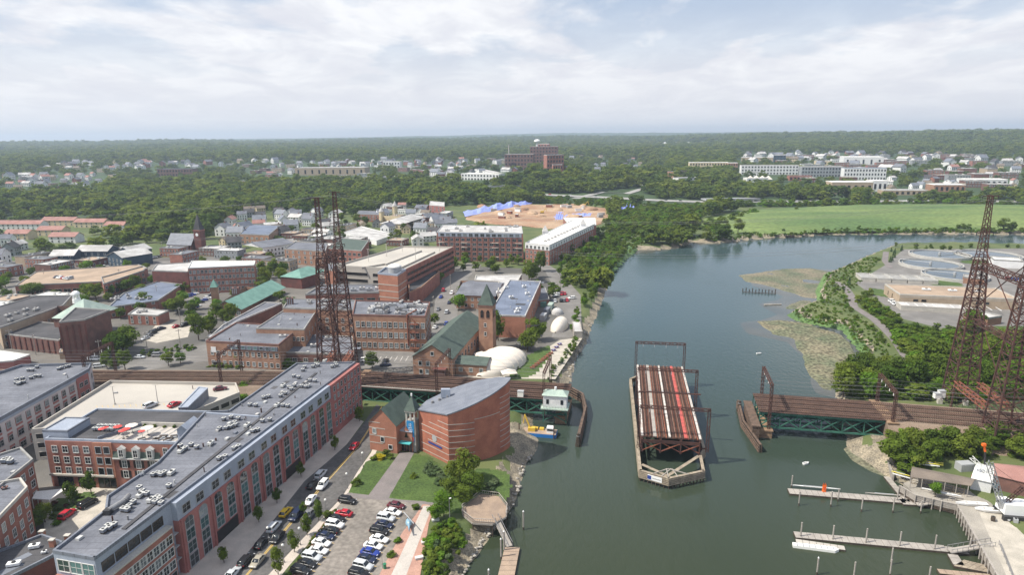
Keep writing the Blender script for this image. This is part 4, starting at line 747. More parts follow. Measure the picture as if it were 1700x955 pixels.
# ------ railway: bed, ramps, truss spans
TRK=[Vector(p)for p in((-360,240),(-156,230.3),(-57,226.6),(19.6,211.5))];TRE=[Vector(p)for p in((80.6,201.4),(117,193.6),(158,183.6),(330,140))];ZR=8.5
def offset(path,o):
 out=[]
 for i,p in enumerate(path):
  t=(path[min(i+1,len(path)-1)]-path[max(i-1,0)]).normalized();out.append(p+Vector((-t.y,t.x))*o)
 return out
def bed(path,w,z,m,name,base):
 A,B_=offset(path,w/2),offset(path,-w/2);A2,B2=offset(path,w/2+(z-base)*1.1),offset(path,-w/2-(z-base)*1.1);b=MB()
 for i in range(len(path)-1):
  q=[(*A[i],z),(*A[i+1],z),(*B_[i+1],z),(*B_[i],z),(*A2[i],base),(*A2[i+1],base),(*B2[i+1],base),(*B2[i],base)]
  b.add(q,[(0,3,2,1),(0,1,5,4),(3,7,6,2)])
  if i==0:b.add(q,[(0,4,7,3)])
  if i==len(path)-2:b.add(q,[(1,2,6,5)])
 return b.build(name,m,kind='structure')
bed(TRK[:3],17,ZR-.45,'ballast','railway_embankment',2.9);bed(TRE[1:],17,ZR-.45,'ballast','railway_embankment',2.0)
def tracks(path,label,sleepers=True,gap=.62):
 for k,o in enumerate((-5.4,-1.8,1.8,5.4)):
  c=offset(path,o);t=thing('railway_track',label[k],'railway track',(0,0,0));
  for s in(-.72,.72):
   r_=offset(path,o+s);b=MB();[b.beam((*r_[i],ZR+.03),(*r_[i+1],ZR+.03),.13,.18)for i in range(len(r_)-1)];b.build('rail','rail_steel',t)
  if sleepers:
   b=MB()
   for i in range(len(c)-1):
    p,q=c[i],c[i+1];L_=(q-p).length;d=(q-p)/L_;nn=Vector((-d.y,d.x))*1.25
    for j in range(int(L_/gap)):m_=p+d*(j*gap);b.beam((*(m_-nn),ZR-.16),(*(m_+nn),ZR-.16),.26,.2)
   b.build('sleepers','sleeper',t,kind='stuff')
pos4=['nearest the water bottom side','second from the near side','third from the near side','farthest from the camera side']
tracks(TRK,[f'railway track on the town side of the river, {p}' for p in('nearest the theatre','second from the theatre','third from the theatre','farthest from the theatre')]);tracks(TRE,[f'railway track on the marsh side of the river, {p}' for p in('nearest the marina','second from the marina','third from the marina','farthest from the marina')])
def truss_span(a,b_,w,label,zt=8.0,zb=2.6,nb=9):
 d=(b_-a);L_=d.length;t=thing('truss_bridge',label,'truss bridge',(*a,0),math.atan2(d.y,d.x));pl=L_/nb
 for s,yy in enumerate((-w/2,-w/6,w/6,w/2)):
  m_='steel_green';MB().box(0,yy-.3,zt-.75,L_,yy+.3,zt-.1).build('top_chord',m_,t);MB().box(0,yy-.28,zb,L_,yy+.28,zb+.5).build('bottom_chord',m_,t)
  for i in range(nb):
   for(z0,z1)in((zb+.4,zt-.6),(zt-.6,zb+.4)):MB().beam((i*pl,yy,z0),((i+1)*pl,yy,z1),.36 if s in(0,3)else.3,.3).build('diagonal',m_,t)
   MB().beam((i*pl+.2,yy,zb+.4),(i*pl+.2,yy,zt-.6),.26).build('post',m_,t)
 b=MB()
 for i in range(int(L_/.62)):b.box(i*.62,-w/2-.35,zt-.05,i*.62+.3,w/2+.35,zt+.22)
 b.build('deck_timbers','bridge_deck',t,kind='stuff');MB().box(0,-w/2,zt-.1,L_,w/2,zt+.06).build('deck','bridge_deck',t)
 for y0 in(-7.6,-3.6,0,3.6,7.6):
  if abs(y0)<w/2+.6:MB().box(0,y0-.22,zt+.22,L_,y0+.22,zt+.3).build('walk_plank','bridge_deck' if y0 else 'sleeper',t)
 return t
tl=truss_span(TRK[2]+Vector((1,-.2)),TRK[3],14.2,'rust-decked green truss bridge behind the round brick theatre',nb=11);tr=truss_span(TRE[0],TRE[1],14.2,'rust-decked green truss bridge on the marsh side',nb=6)
for k,(s0,s1)in enumerate(((-7.2,.02),(-6.2,.03))):MB().box(.5,s0,8.3,40,s0+.35,8.42).build('cable_trough','concrete',tl)
def pier(p,d,w,l,z,label,m='stone_brown',name='bridge_pier'):
 a=math.atan2(d.y,d.x);t=thing(name,label,'bridge pier',(*p,0),a);n_=int(z/1.1)
 for i in range(n_):
  for j in range(6):
   off=.5 if i%2 else 0;y0=-w/2+(j-off)*w/5.5;y1=min(w/2,y0+w/5.5-.06);y0=max(y0,-w/2)
   if y1>y0+.1:MB().box(-l/2+.05*R.random(),y0,-1+(z+1)*i/n_,l/2-.05*R.random(),y1,-1+(z+1)*(i+1)/n_-.06).build('stone',m,t)
 MB().box(-l/2+.2,-w/2+.2,-1.5,l/2-.2,w/2-.2,z-.1).build('core',m,t);MB().box(-l/2-.25,-w/2-.25,z-.05,l/2+.25,w/2+.25,z+.35).build('cap',m,t)
 return t
dl=(TRK[3]-TRK[2]).normalized();dr=(TRE[1]-TRE[0]).normalized()
pier(TRK[3]-dl*2,dl,17,4,2.3,'stone river pier under the town-side truss bridge end');pier(TRE[0]+dr*1.5,dr,19,5,2.4,'brown stone river pier carrying the marsh-side truss');pier(TRE[1]+dr*1.4,dr,18,2.8,7.9,'stone abutment where the marsh embankment begins');pier(TRK[2]-dl*.2,dl,18,2.4,7.9,'stone abutment where the town embankment begins')
pier(TRE[0]-dr*1.8-Vector((0,2)),dr,20,2.2,4.8,'weathered timber crib against the marsh-side pier','deck_dark')
t=thing('retaining_wall','low timber retaining wall along the mud beside the abutment','retaining wall',(0,0,0));q0,q1=P(1456,732,0),P(1482,800,0)
for i in range(10):MB().beam(q0.lerp(q1,i/10),q0.lerp(q1,(i+.94)/10),.5,4.2).build('panel','timber_grey',t)
def fender(pts,label,ztop=2.6,walers=(1.9,1.0,.2),step=.9):
 t=thing('fender',label,'timber fender',(0,0,0))
 for i in range(len(pts)-1):
  a,c_=P(*pts[i],0),P(*pts[i+1],0);n_=max(2,int((c_-a).length/step));sd=(c_-a).normalized().cross(Vector((0,0,1)))
  for z in walers:
   for s in(-.5,.5):MB().beam(a+sd*s+Vector((0,0,z)),c_+sd*s+Vector((0,0,z)),.3,.32).build('waler','deck_dark',t)
  MB().beam(a+Vector((0,0,ztop)),c_+Vector((0,0,ztop)),.7,.14).build('cap_plank','deck_dark',t)
  for j in range(n_+1):
   for s in(-.3,.3):p=a.lerp(c_,j/n_)+sd*s;MB().tube((p.x,p.y,-1.5),(p.x,p.y,ztop-.1),.17,6).build('pile','timber_dark',t)
 return t
fender([(944,655),(967,668),(972,690),(961,738)],'long timber fender curving off the town-side bridge end',3.4,(2.8,1.8,.8,.1));fender([(1225,676),(1233,710),(1262,752)],'angled timber fender off the marsh-side pier',2.6)
def dolphin(px,py,n,h,label):
 p=P(px,py,0);t=thing('dolphin',label,'pile cluster',p,R.random())
 for i in range(n):a=6.283*i/n;MB().tube((1.0*math.cos(a),1.0*math.sin(a),-1.5),(.3*math.cos(a),.3*math.sin(a),h),.19,7).build('pile','timber_dark',t)
 MB().tube((0,0,h-.9),(0,0,h-.6),.62,10).build('binding','steel_grey',t)
 return t
dolphin(960,741,8,4.2,'pile cluster with a white lamp at the fender tip');dolphin(1227,684,6,4.0,'pile cluster at the outer end of the marsh-side fender')
# control house on the bridge
ch=thing('control_house','white clapboard control house with pale green roof on the bridge','control house',(*(TRK[3]-dl*3.9),0),math.atan2(dl.y,dl.x));MB().box(-3.9,-9.9,6.4,3.9,-5.2,10.6).build('wall','siding_white',ch)
for i in range(9):MB().box(-3.95,-9.95,6.6+i*.44,3.95,-9.9,6.62+i*.44).build('clapboard','siding_white',ch)
MB().add([(-4.3,-10.3,10.6),(4.3,-10.3,10.6),(4.3,-4.8,10.6),(-4.3,-4.8,10.6),(-2.4,-7.6,12.0),(2.4,-7.6,12.0)],[(0,1,5,4),(1,2,5),(2,3,4,5),(3,0,4),(3,2,1,0)]).build('roof','patina',ch);MB().tube((0,-7.6,11.8),(0,-7.6,12.9),.4,8).build('cupola','white',ch)
MB().box(-4.6,-11.2,6.0,4.6,-4.8,6.3).build('platform','patina',ch)
for x in(-2.4,2.4):MB().box(x-.45,-9.99,7.6,x+.45,-9.94,9.2).build('window','pane_dark',ch);MB().beam((x*1.6,-9.8,1),(x*1.6,-9.8,6),.35).build('post','steel_green',ch)
for s in(-1,1):MB().beam((s*3.8,-9.8,1.5),(-s*3.8,-9.8,5.6),.25).build('brace','steel_green',ch)
b=MB();[b.beam((-4.5+i,-11.1,6.3),(-4.5+i,-11.1,7.3),.07)for i in range(10)];b.beam((-4.6,-11.1,7.3),(4.6,-11.1,7.3),.08);b.build('railing','patina',ch)
bx=thing('signal_box','small pale equipment cabinet on the bridge edge by the control house','cabinet',(*(TRK[3]-dl*16),8.3),math.atan2(dl.y,dl.x));MB().box(-1,-7.4,0,1,-6,1.9).build('casing','lamp_white',bx);MB().box(-1.1,-7.5,1.9,1.1,-5.9,2.05).build('lid','grey_paint',bx)
# ------ catenary portals
def lattice(b,p,q,w,n,r=.09,up_=Vector((0,0,1)),cross=True):
 p,q=Vector(p),Vector(q);d=(q-p).normalized();x=d.cross(up_).normalized()if abs(d.dot(up_))<.95 else Vector((1,0,0));y=x.cross(d)
 cs=[(x*a+y*c_)*(w/2)for a,c_ in((-1,-1),(1,-1),(1,1),(-1,1))]
 for c_ in cs:b.beam(p+c_,q+c_,r*1.5)
 for i in range(n):
  u,v=p.lerp(q,i/n),p.lerp(q,(i+1)/n)
  for k in range(4):a_,e_=cs[k],cs[(k+1)%4];b.beam(u+(a_ if i%2 else e_),v+(e_ if i%2 else a_),r)
 return b
def portal(a,c_,z0,h,label,group=None,m='rust',w=.7,ins=True):
 t=thing('catenary_portal',label,'catenary portal',(0,0,0),0,group)
 for p in(a,c_):b=MB();lattice(b,(p[0],p[1],z0),(p[0],p[1],z0+h),w,int(h/.9));b.build('mast',m,t)
 b=MB();lattice(b,(a[0],a[1],z0+h-w/2),(c_[0],c_[1],z0+h-w/2),w*1.1,16);b.build('cross_beam',m,t)
 if ins:
  for k in range(4):u=Vector((*a[:2],z0+h-1)).lerp(Vector((*c_[:2],z0+h-1)),.14+.24*k);MB().tube(u,u-Vector((0,0,1.1)),.12,6).build('insulator','lamp_white',t);MB().beam(u-Vector((0,0,1.1)),u-Vector((0,0,1.1))+Vector((0,.9,-.2)),.09).build('hanger',m,t)
 return t
def across(path,seg,f,half=8.2):a=path[seg].lerp(path[seg+1],f);d=(path[seg+1]-path[seg]).normalized();n_=Vector((-d.y,d.x))*half;return a+n_,a-n_
for path,seg,f,l,h in[(TRE,0,.08,'rusty catenary portal at the river end of the marsh-side truss',10),(TRE,1,.04,'rusty catenary portal over the marsh abutment',10),(TRK,2,.90,'rusty catenary portal beside the white control house',10),(TRK,2,.42,'rusty catenary portal behind the curved theatre roof',11),(TRK,1,.52,'rusty catenary portal behind the white parking deck',12),(TRK,1,.02,'rusty catenary portal by the pale apartment house',11)]:
 a,c_=across(path,seg,f);portal(a,c_,3 if path is TRK and seg<2 else 2.5,h+5.5 if True else h,l)
 # ------ swing span with its long fender
n0,n1=(P(1065,727,ZR)+P(1163,725,ZR))/2,(P(1060,606,ZR)+P(1130,608,ZR))/2;dd=n1-n0;SL=dd.length;sw=thing('swing_span','open swing bridge span with rusty deck, three white walkways and one red','swing bridge',(n0.x,n0.y,0),math.atan2(dd.y,dd.x)-math.pi/2)
for x in(-8.3,-2.9,2.9,8.3):
 MB().box(x-.3,0,7.3,x+.3,SL,7.9).build('top_chord','rust',sw);MB().box(x-.3,0,3.2,x+.3,SL,3.8).build('bottom_chord','rust',sw);nbay=14
 for i in range(nbay):
  y0,y1=SL*i/nbay,SL*(i+1)/nbay;MB().beam((x,y0,3.7 if i%2 else 7.4),(x,y1,7.4 if i%2 else 3.7),.36).build('diagonal','rust',sw);MB().beam((x,y0+.15,3.6),(x,y0+.15,7.4),.3).build('post','rust',sw)
for i in range(15):y=SL*i/14;MB().box(-8.4,y-.2 if i else y+.02,6.2,8.4,y+.2 if i<14 else y-.02,7.2).build('floor_beam','rust',sw)
for y in(.1,SL-.1):
 for x in(-5.5,0,5.5):MB().beam((x-2.6,y,3.7),(x+2.6,y,6.3),.25).build('brace','rust_light',sw);MB().beam((x+2.6,y+.3,3.7),(x-2.6,y+.3,6.3),.25).build('brace','rust_light',sw)
for k,xc in enumerate((-6.5,-2.6,2.1,6.3)):
 for s in(-.72,.72):MB().box(xc+s-.09,0,8.3,xc+s+.09,SL,8.5).build('rail','rail_steel',sw);MB().box(xc+s*.6-.06,0,8.28,xc+s*.6+.06,SL,8.4).build('guard_rail','rust_light',sw)
 for s in(-1.25,1.25):MB().box(xc+s-.16,0,7.9,xc+s+.16,SL,8.24).build('stringer','rust_light' if k%2 else 'rust',sw)
ns=92
for i in range(ns):
 y=SL*(i+.2)/ns;MB().box(-8.2,y,7.92,8.2,y+SL/ns*.5,8.2).build('sleeper','sleeper',sw)
MB().box(-8.1,.1,7.86,8.1,SL-.1,7.93).build('deck','rust',sw)
for x,w_,m_,g_ in((-8.3,.7,'walk_white',3),(-.35,.6,'walk_white',0),(8.35,.6,'walk_white',0),(4.3,.95,'walk_red',0),(-4.6,1.0,'timber_grey',0)):
 k=4 if x<-8 else 8
 for i in range(k):y0,y1=SL*i/k+(.25 if x<-8 else.02),SL*(i+1)/k-.02;MB().box(x-w_/2,y0,8.24,x+w_/2,y1,8.52-(.05 if m_!='walk_white' else 0)).build('walkway',m_,sw)
for yy,h_,full in((.8,9.2,1),(33,9.2,1),(61.4,9.5,1)):
 pt=MB();lattice(pt,(-9.3,yy,8+h_),(9.3+(1.6 if yy<60 else 0),yy,8+h_),.75,14);pt.build('portal_beam','rust',sw)
 for x in((-9.3,9.3+1.2)if yy<60 else(-9.0,9.0)):pt=MB();lattice(pt,(x,yy,4.0),(x,yy,8.4+h_),.75,14);pt.build('portal_mast','rust',sw);MB().beam((x,yy,5),(math.copysign(8.3,x),yy,5),.3).build('bracket','rust',sw)
 for k in range(4):MB().tube((-6.5+4.3*k,yy,7.4+h_),(-6.5+4.3*k,yy,6.4+h_),.11,6).build('insulator','lamp_white',sw)
MB().beam((-9.3,14,16.6),(9.6,14,16.6),.35).build('contact_beam','rust',sw)
for x in(-6.5,-2.6,2.1,6.3):MB().beam((x,.8,15.6),(x,61.4,15.6),.05).build('contact_wire','black',sw)
MB().tube((0,SL/2,-1),(0,SL/2,3.0),6.2,20).build('pivot_pier','stone_brown',sw);MB().tube((0,SL/2,3.0),(0,SL/2,3.4),5.2,20).build('turntable','rust',sw)
fl=thing('bridge_fender','long boat-shaped timber fender around the open swing span','timber fender',(0,0,0));zf=3.2
outer=pxpoly([(1055,628),(1059.5,771),(1061,782),(1110.5,796),(1170.5,783),(1165,757)],zf)
far_r=sw.matrix_world
def swp(x,y):a=sw.rotation_euler.z;return Vector((n0.x+x*math.cos(a)-y*math.sin(a),n0.y+x*math.sin(a)+y*math.cos(a),zf))
outer+=[swp(10.6,4),swp(10.2,60),swp(4,68),swp(-5,68)];outer[0]=swp(-11.2,60)
nO=len(outer)
for i in range(nO):
 a,c_=outer[i],outer[(i+1)%nO];d=(c_-a);L_=d.length;d.normalize();sd=d.cross(Vector((0,0,1)))*-1
 MB().beam(a+sd*.4,c_+sd*.4,.85,.16).build('cap_plank','timber',fl)
 for k,z in enumerate((-.45,-.95,-1.45,-1.95)):MB().beam(a+Vector((0,0,z)),c_+Vector((0,0,z)),.22,.36).build('waler','timber',fl)
 for j in range(max(2,int(L_/1.15))):p=a+d*(j*1.15+.3)+sd*.3;MB().tube((p.x,p.y,-1.5),(p.x,p.y,zf-.1),.2,6).build('pile','timber_dark',fl)
mid=(outer[2]+outer[4])/2+Vector((.2,3.2,.3));apex=(outer[3]*.42+mid*.58)+Vector((0,0,.5))
for i,q in enumerate([outer[3]+Vector((0,.6,.1)),outer[2].lerp(outer[3],.45),outer[4].lerp(outer[3],.45),(outer[2]+outer[3])/2+Vector((.2,.7,.1)),(outer[4]+outer[3])/2+Vector((-.2,.7,.1)),outer[2].lerp(outer[3],.75),outer[4].lerp(outer[3],.75)]):
 q=Vector(q);q.z=zf+.1;MB().beam(apex+Vector((i*.25-.9,0,0)),q,.2).build('strut','timber_grey',fl)
for i,(u,v)in enumerate(((outer[1],outer[2]),)):MB().beam(outer[1]+Vector((1.0,-.4,.1)),outer[3]+Vector((0,1.5,.12)),1.0,.12).build('walkway','timber',fl)
MB().beam(outer[5]+Vector((-1.0,-.4,.1)),outer[3]+Vector((0,1.5,.14)),1.0,.12).build('walkway','timber',fl)
a,c_=outer[2],outer[3];sd=(c_-a).normalized().cross(Vector((0,0,1)))*.16;s0=a.lerp(c_,.3)+sd+Vector((0,0,-1));s1=a.lerp(c_,.78)+sd+Vector((0,0,-1));bd_=MB().beam(s0,s1,.08,1.5).build('sign_board','white',fl);s2=s0.lerp(s1,.26)
MB().beam(s0+sd*.5,s2+sd*.5,.04,1.1).build('sign_emblem','sign_blue',bd_);MB().beam(s0.lerp(s1,.34)+sd*.5,s0.lerp(s1,.92)+sd*.5,.03,.22).build('sign_line','grey_paint',bd_)
# ------ lattice transmission towers astride the tracks
def pylon(p,label,H_=71,w0=8.0,w1=2.8,zk=50,z0=4.5,arms=True,yaw=0.0):
 t=thing('lattice_tower',label,'transmission tower',(p[0],p[1],z0),yaw)
 def hw(z):return(w0+(w1-w0)*min(1,z/zk))/2 if z<=zk else w1/2+(.55-w1/2)*((z-zk)/(H_-zk))**.5
 cs=[(-1,-1),(1,-1),(1,1),(-1,1)];zs=[0]
 while zs[-1]<zk:zs.append(min(zk,zs[-1]+max(2.6,hw(zs[-1])*1.35)))
 for s in cs:
  b=MB()
  for i in range(len(zs)-1):b.beam((s[0]*hw(zs[i]),s[1]*hw(zs[i]),zs[i]),(s[0]*hw(zs[i+1]),s[1]*hw(zs[i+1]),zs[i+1]),.42)
  b.build('leg','rust',t);MB().box(s[0]*w0/2-.7,s[1]*w0/2-.7,-2.5,s[0]*w0/2+.7,s[1]*w0/2+.7,.2).build('footing','concrete',t)
 for k in range(4):
  a,c_=cs[k],cs[(k+1)%4];b=MB()
  for i in range(len(zs)-1):
   h0,h1=hw(zs[i]),hw(zs[i+1]);b.beam((a[0]*h1,a[1]*h1,zs[i+1]),(c_[0]*h1,c_[1]*h1,zs[i+1]),.24)
   b.beam((a[0]*h0,a[1]*h0,zs[i]),(c_[0]*h1,c_[1]*h1,zs[i+1]),.15);b.beam((c_[0]*h0,c_[1]*h0,zs[i]),(a[0]*h1,a[1]*h1,zs[i+1]),.15)
  b.build('face_bracing','rust',t)
 b=MB();z=zk
 while z<H_-.5:
  z2=min(H_,z+1.9);h0,h1=hw(z),hw(z2)
  for k in range(4):a,c_=cs[k],cs[(k+1)%4];b.beam((a[0]*h0,a[1]*h0,z),(a[0]*h1,a[1]*h1,z2),.2);b.beam((a[0]*h0,a[1]*h0,z),(c_[0]*h1,c_[1]*h1,z2),.12);b.beam((a[0]*h1,a[1]*h1,z2),(c_[0]*h1,c_[1]*h1,z2),.12)
  z=z2
 b.build('mast','rust',t)
 if arms:
  for z,l in((zk+1,2.6),(zk+9,2.4),(H_-.3,2.2)):
   MB().beam((-l,0,z),(l,0,z),.22).build('cross_arm','rust',t)
   for s in(-1,1):MB().tube((s*l,0,z),(s*l,0,z-1.0),.12,6).build('insulator','fan_dark',t)
 for sgn in(-1,):MB().box(-hw(47)-.3,-hw(47)-.3,47,hw(47)+.3,hw(47)+.3,47.25).build('platform','rust',t)
 return t
def pylon_pair(a,c_,la,lc,lx):
 yaw=math.atan2(c_[1]-a[1],c_[0]-a[0])-math.pi/2;pylon(a,la,yaw=yaw);pylon(c_,lc,yaw=yaw);t=thing('portal_truss',lx,'truss beams',(0,0,0));A,B_=Vector((a[0],a[1],0)),Vector((c_[0],c_[1],0));d=(B_-A).normalized();n_=Vector((-d.y,d.x,0))
 for z,w_,off,m_ in((13.5,1.6,3.4,'rust_light'),(13.5,1.6,-3.4,'rust_light'),(35,1.3,0,'rust'),(53,2.2,0,'rust')):
  e=4.0 if z<20 else 2.2;b=MB();lattice(b,A+d*e+n_*off+Vector((0,0,z)),B_-d*e+n_*off+Vector((0,0,z)),w_,10,.16);b.build('truss',m_,t)
 for(z0,z1)in((14.5,34.5),(34.5,14.5),(36,54),(54,36)):f=lambda z:4.0-2.2*z/54;MB().beam(A+d*f(z0)+Vector((0,0,z0+4.5)),B_-d*f(z1)+Vector((0,0,z1+4.5)),.22).build('brace','rust',t)
pylon_pair((-65.6,220.6),(-66.2,245.2),'rusty lattice tower behind the far end of the long grey roof','rusty lattice tower on the far side of the town tracks','rusty truss beams joining the pair of town-side towers');pylon_pair((146.2,179.3),(151.4,206.2),'rusty lattice tower on the marina side of the marsh tracks','rusty lattice tower on the treatment plant side of the tracks','rusty truss beams joining the pair of marsh-side towers')
def wire(pts,label,r=.035,sag=3,n=14):
 t=thing('power_line',label,'power line',(0,0,0),0,'power lines between the towers');b=MB()
 for p,q in zip(pts[:-1],pts[1:]):
  p,q=Vector(p),Vector(q);pr=p
  for i in range(1,n+1):u=i/n;c_=p.lerp(q,u)-Vector((0,0,sag*4*u*(1-u)));b.beam(pr,c_,r*1.4);pr=c_
 b.build('cable','steel_grey',t)
for zz,off in((75.2,2.2),(75.2,-2.2),(63.5,2.4),(63.5,-2.4)):
 wire([(-66+off*.2,244.6+off,zz-1),(150,206.2+off,zz-1)],'thin sagging power line between the two tower pairs across the river',.04,9)
 wire([(-66+off*.2,244.6+off,zz-1),(-420,262+off,zz-3)],'thin sagging power line running off over the town',.04,9)
 wire([(150,206+off,zz-1),(420,120+off,zz-3)],'thin sagging power line running off over the marsh-side trees',.04,6)
for z in(14.5,17.0):
 for o in(-5.4,-1.8,1.8,5.4):
  for path,nm in((TRK,'town'),(TRE,'marsh')):q=offset(path,o);wire([(*v,z)for v in q],f'overhead contact wire above the {nm}-side tracks',.03,.4,6)
for q,l in(((1555,661),'grey equipment cabinet by the tracks below the marsh tower'),((1562,660),'taller grey equipment cabinet by the tracks below the marsh tower')):
 p=P(*q,8);t=thing('equipment_cabinet',l,'cabinet',p);MB().box(-1,-.7,0,1,.7,2.4 if 'taller' in l else 1.7).build('casing','lamp_white',t);MB().box(-1.1,-.8,2.4 if 'taller' in l else 1.7,1.1,.8,2.55 if 'taller' in l else 1.85).build('lid','grey_paint',t)
 # ------ work barge, boats
bg_=thing('work_barge','blue-hulled work barge with yellow deck crane under the bridge','barge',P(893,722,0),rad(-12));bg_.scale=(.88,.88,.88);b=MB();b.prism([(-7.5,-2.2),(7,-2.2),(7,2.6),(-7.5,2.6)],-.3,1.3,bottom=True);b.build('hull','barge_blue',bg_);MB().box(-7.4,-2.1,1.3,6.9,2.5,1.4).build('deck','deck_brown',bg_);MB().box(3.4,-1.2,1.4,6,1.2,3.5).build('cabin','white',bg_);MB().box(3.6,-1.25,2.4,5.8,-1.2,3.1).build('window','pane_dark',bg_);MB().box(-3.6,-.9,1.4,-1,.9,2.8).build('crane_base','machine_yellow',bg_);MB().beam((-3.0,0,2.6),(-5.0,.4,7.4),.5).build('boom','machine_yellow',bg_);MB().beam((-5.0,.4,7.4),(-5.6,.3,4.0),.35).build('bucket_arm','machine_yellow',bg_)
for x in(-6.6,6.3):MB().tube((x,-2.5,-2),(x,-2.5,5.2),.2,8).build('spud','rust',bg_)
for x in(-1,1.2):MB().box(x-.8,.8,1.4,x+.8,2.2,2.1).build('deck_box','machine_yellow',bg_)
def dinghy(p,l,w,rz,label,m='white',name='boat',group=None):
 t=thing(name,label,'boat',p,rz,group);pts=[(-l/2,-w*.42),(l*.15,-w/2),(l/2,0),(l*.15,w/2),(-l/2,w*.42)];inn=[(x*.88,y*.72)for x,y in pts];b=MB()
 b.add([(x*.92,y*.75,-.15)for x,y in pts]+[(x,y,.5)for x,y in pts]+[(x,y,.5)for x,y in inn]+[(x,y,.15)for x,y in inn],[(i+5*k,(i+1)%5+5*k,(i+1)%5+5*k+5,i+5*k+5)for k in range(3)for i in range(5)]+[(15,16,17,18,19)]);b.build('hull',m,t)
 for x in(-l*.2,l*.12):MB().box(x-.12,-w*.3,.3,x+.12,w*.3,.36).build('thwart','timber_grey',t)
 return t
dinghy(P(1338,771,0),2.2,1.0,.4,'tiny white dinghy adrift near the marsh-side bridge');dinghy(P(1260,588,0),2.4,1.0,.2,'tiny white dinghy off the far mudflat')
# ------ marina and yard, lower right
ZW=2.7;mat('yard',(.36,.33,.285),(.27,.25,.22),scale=.15,fine=.15)
wh=[(1500,803),(1520,822),(1590,838),(1655,952),(1690,1010),(1860,1010),(1860,770),(1720,770),(1640,760),(1540,785)]
sheet('wharf',pxpoly(wh,ZW),ZW,'yard',thick=1.2);FOOT.append([(p.x,p.y)for p in pxpoly(wh,ZW)])
sheet('yard',pxpoly([(1625,850),(1690,860),(1860,880),(1860,1010),(1690,1008),(1668,950)],ZW+.01),ZW+.01,'gravel')
bw=thing('bulkhead','timber bulkhead wall with piles along the marina yard','bulkhead',(0,0,0));pts=[P(*q,ZW)for q in[(1495,808),(1520,823),(1590,839),(1655,953),(1690,1012)]]
for a,c_ in zip(pts[:-1],pts[1:]):
 L_=(c_-a).length;d=(c_-a)/L_;sd=d.cross(Vector((0,0,1)));sd=-sd if sd.x>0 else sd
 for k in range(5):MB().beam(a+sd*.12+Vector((0,0,-.3-k*.5)),c_+sd*.12+Vector((0,0,-.3-k*.5)),.2,.4).build('plank','timber_dark' if k>2 else 'timber_grey',bw)
 for j in range(int(L_/1.9)):p=a+d*(j*1.9)+sd*.4;MB().tube((p.x,p.y,-1.5),(p.x,p.y,ZW+.3),.17,7).build('pile','timber_grey',bw)
 MB().beam(a+sd*.1+Vector((0,0,.12)),c_+sd*.1+Vector((0,0,.12)),.4,.25).build('cap_beam','timber_grey',bw)
fn=thing('wharf_railing','grey mesh railing on the wharf edge at the lower right corner','railing',(0,0,0));a,c_=P(1658,905,ZW),P(1690,985,ZW)
for j in range(8):p=a.lerp(c_,j/7);MB().tube(p,p+Vector((0,0,1.1)),.05,6).build('post','steel_grey',fn)
for z in(.4,.75,1.1):MB().beam(a+Vector((0,0,z)),c_+Vector((0,0,z)),.06).build('rail','steel_grey',fn)
def dock(p0,p1,w,label,z=.55,m='timber_grey'):
 a,c_=P(*p0,z),P(*p1,z);d=(c_-a).normalized();n_=Vector((-d.y,d.x,0))*w;return pontoon('dock',label,[a,c_,c_+n_,a+n_],z,'timber_dark',m,1.5,'dock')
dock((1311,820),(1505,836),2.7,'upper floating dock where the white racing shell lies');dock((1500,838),(1545,840),2.6,'wide dock end below the upper gangway');dock((1477,792),(1512,834),-1.6,'narrow dock leading from the boat shed to the upper dock')
dock((1321,893),(1575,917),2.5,'lower floating dock with timber piles');dock((1322,902),(1404,914),1.6,'short pale float beside the grey rowing boat',.5,'concrete_pale');dock((1573,916),(1610,921),2.0,'dock end under the lower gangway');dock((1555,945),(1720,962),-1.6,'tan dock at the bottom edge of the marina',.5,'deck_brown')
for q,l,m_ in[([(1573,920),(1583,938),(1602,940),(1590,922)],'tilted grey float lying against the lower dock','timber_grey'),([(1583,940),(1640,951),(1655,943),(1600,930)],'weathered float with a white edge by the bulkhead','timber'),([(1632,926),(1648,950),(1662,948),(1646,925)],'pale float tight against the bulkhead','concrete_pale')]:pontoon('float',l,[P(*v,.6)for v in q],.6,'timber_dark',m_,1.1,'float')
def gang(p0,z0,p1,z1,label):
 q0,q1=P(*p0,z0),P(*p1,z1);t=thing('gangway',label,'gangway',(0,0,0));sd=(q1-q0).cross(Vector((0,0,1))).normalized();MB().beam(q0,q1,1.7,.2).build('walkway','timber_grey',t)
 for s in(-.85,.85):
  r_=MB().beam(q0+sd*s+Vector((0,0,1.0)),q1+sd*s+Vector((0,0,1.0)),.09).build('handrail','steel_grey',t);b=MB();[b.beam(q0.lerp(q1,j/8)+sd*s,q0.lerp(q1,j/8)+sd*s+Vector((0,0,1.0)),.07)for j in range(9)];b.build('posts','steel_grey',r_,kind='stuff')
gang((1585,829),ZW+.1,(1522,838),.8,'upper aluminium gangway from the yard to the docks');gang((1648,904),ZW+.1,(1576,916),.8,'lower aluminium gangway from the yard to the docks')
for i,(x,y,yt,l)in enumerate([(1314,806,784,'outermost'),(1326,836,800,'second'),(1379,838,818,'third'),(1391,829,798,'tall'),(1430,846,823,'fourth'),(1482,848,818,'fifth'),(1528,849,826,'last'),(1489,830,806,'inner')]):pile(x,y+4,3.6+(i%3)*.4,f'timber pile along the upper floating dock, {["outermost of all", "beside the white shell tip", "next to the orange flag", "behind the orange flag", "at mid dock", "near the wide dock end", "under the upper gangway", "by the narrow shed dock"][i]}','timber piles along the marina docks',False,'timber_grey',.17)
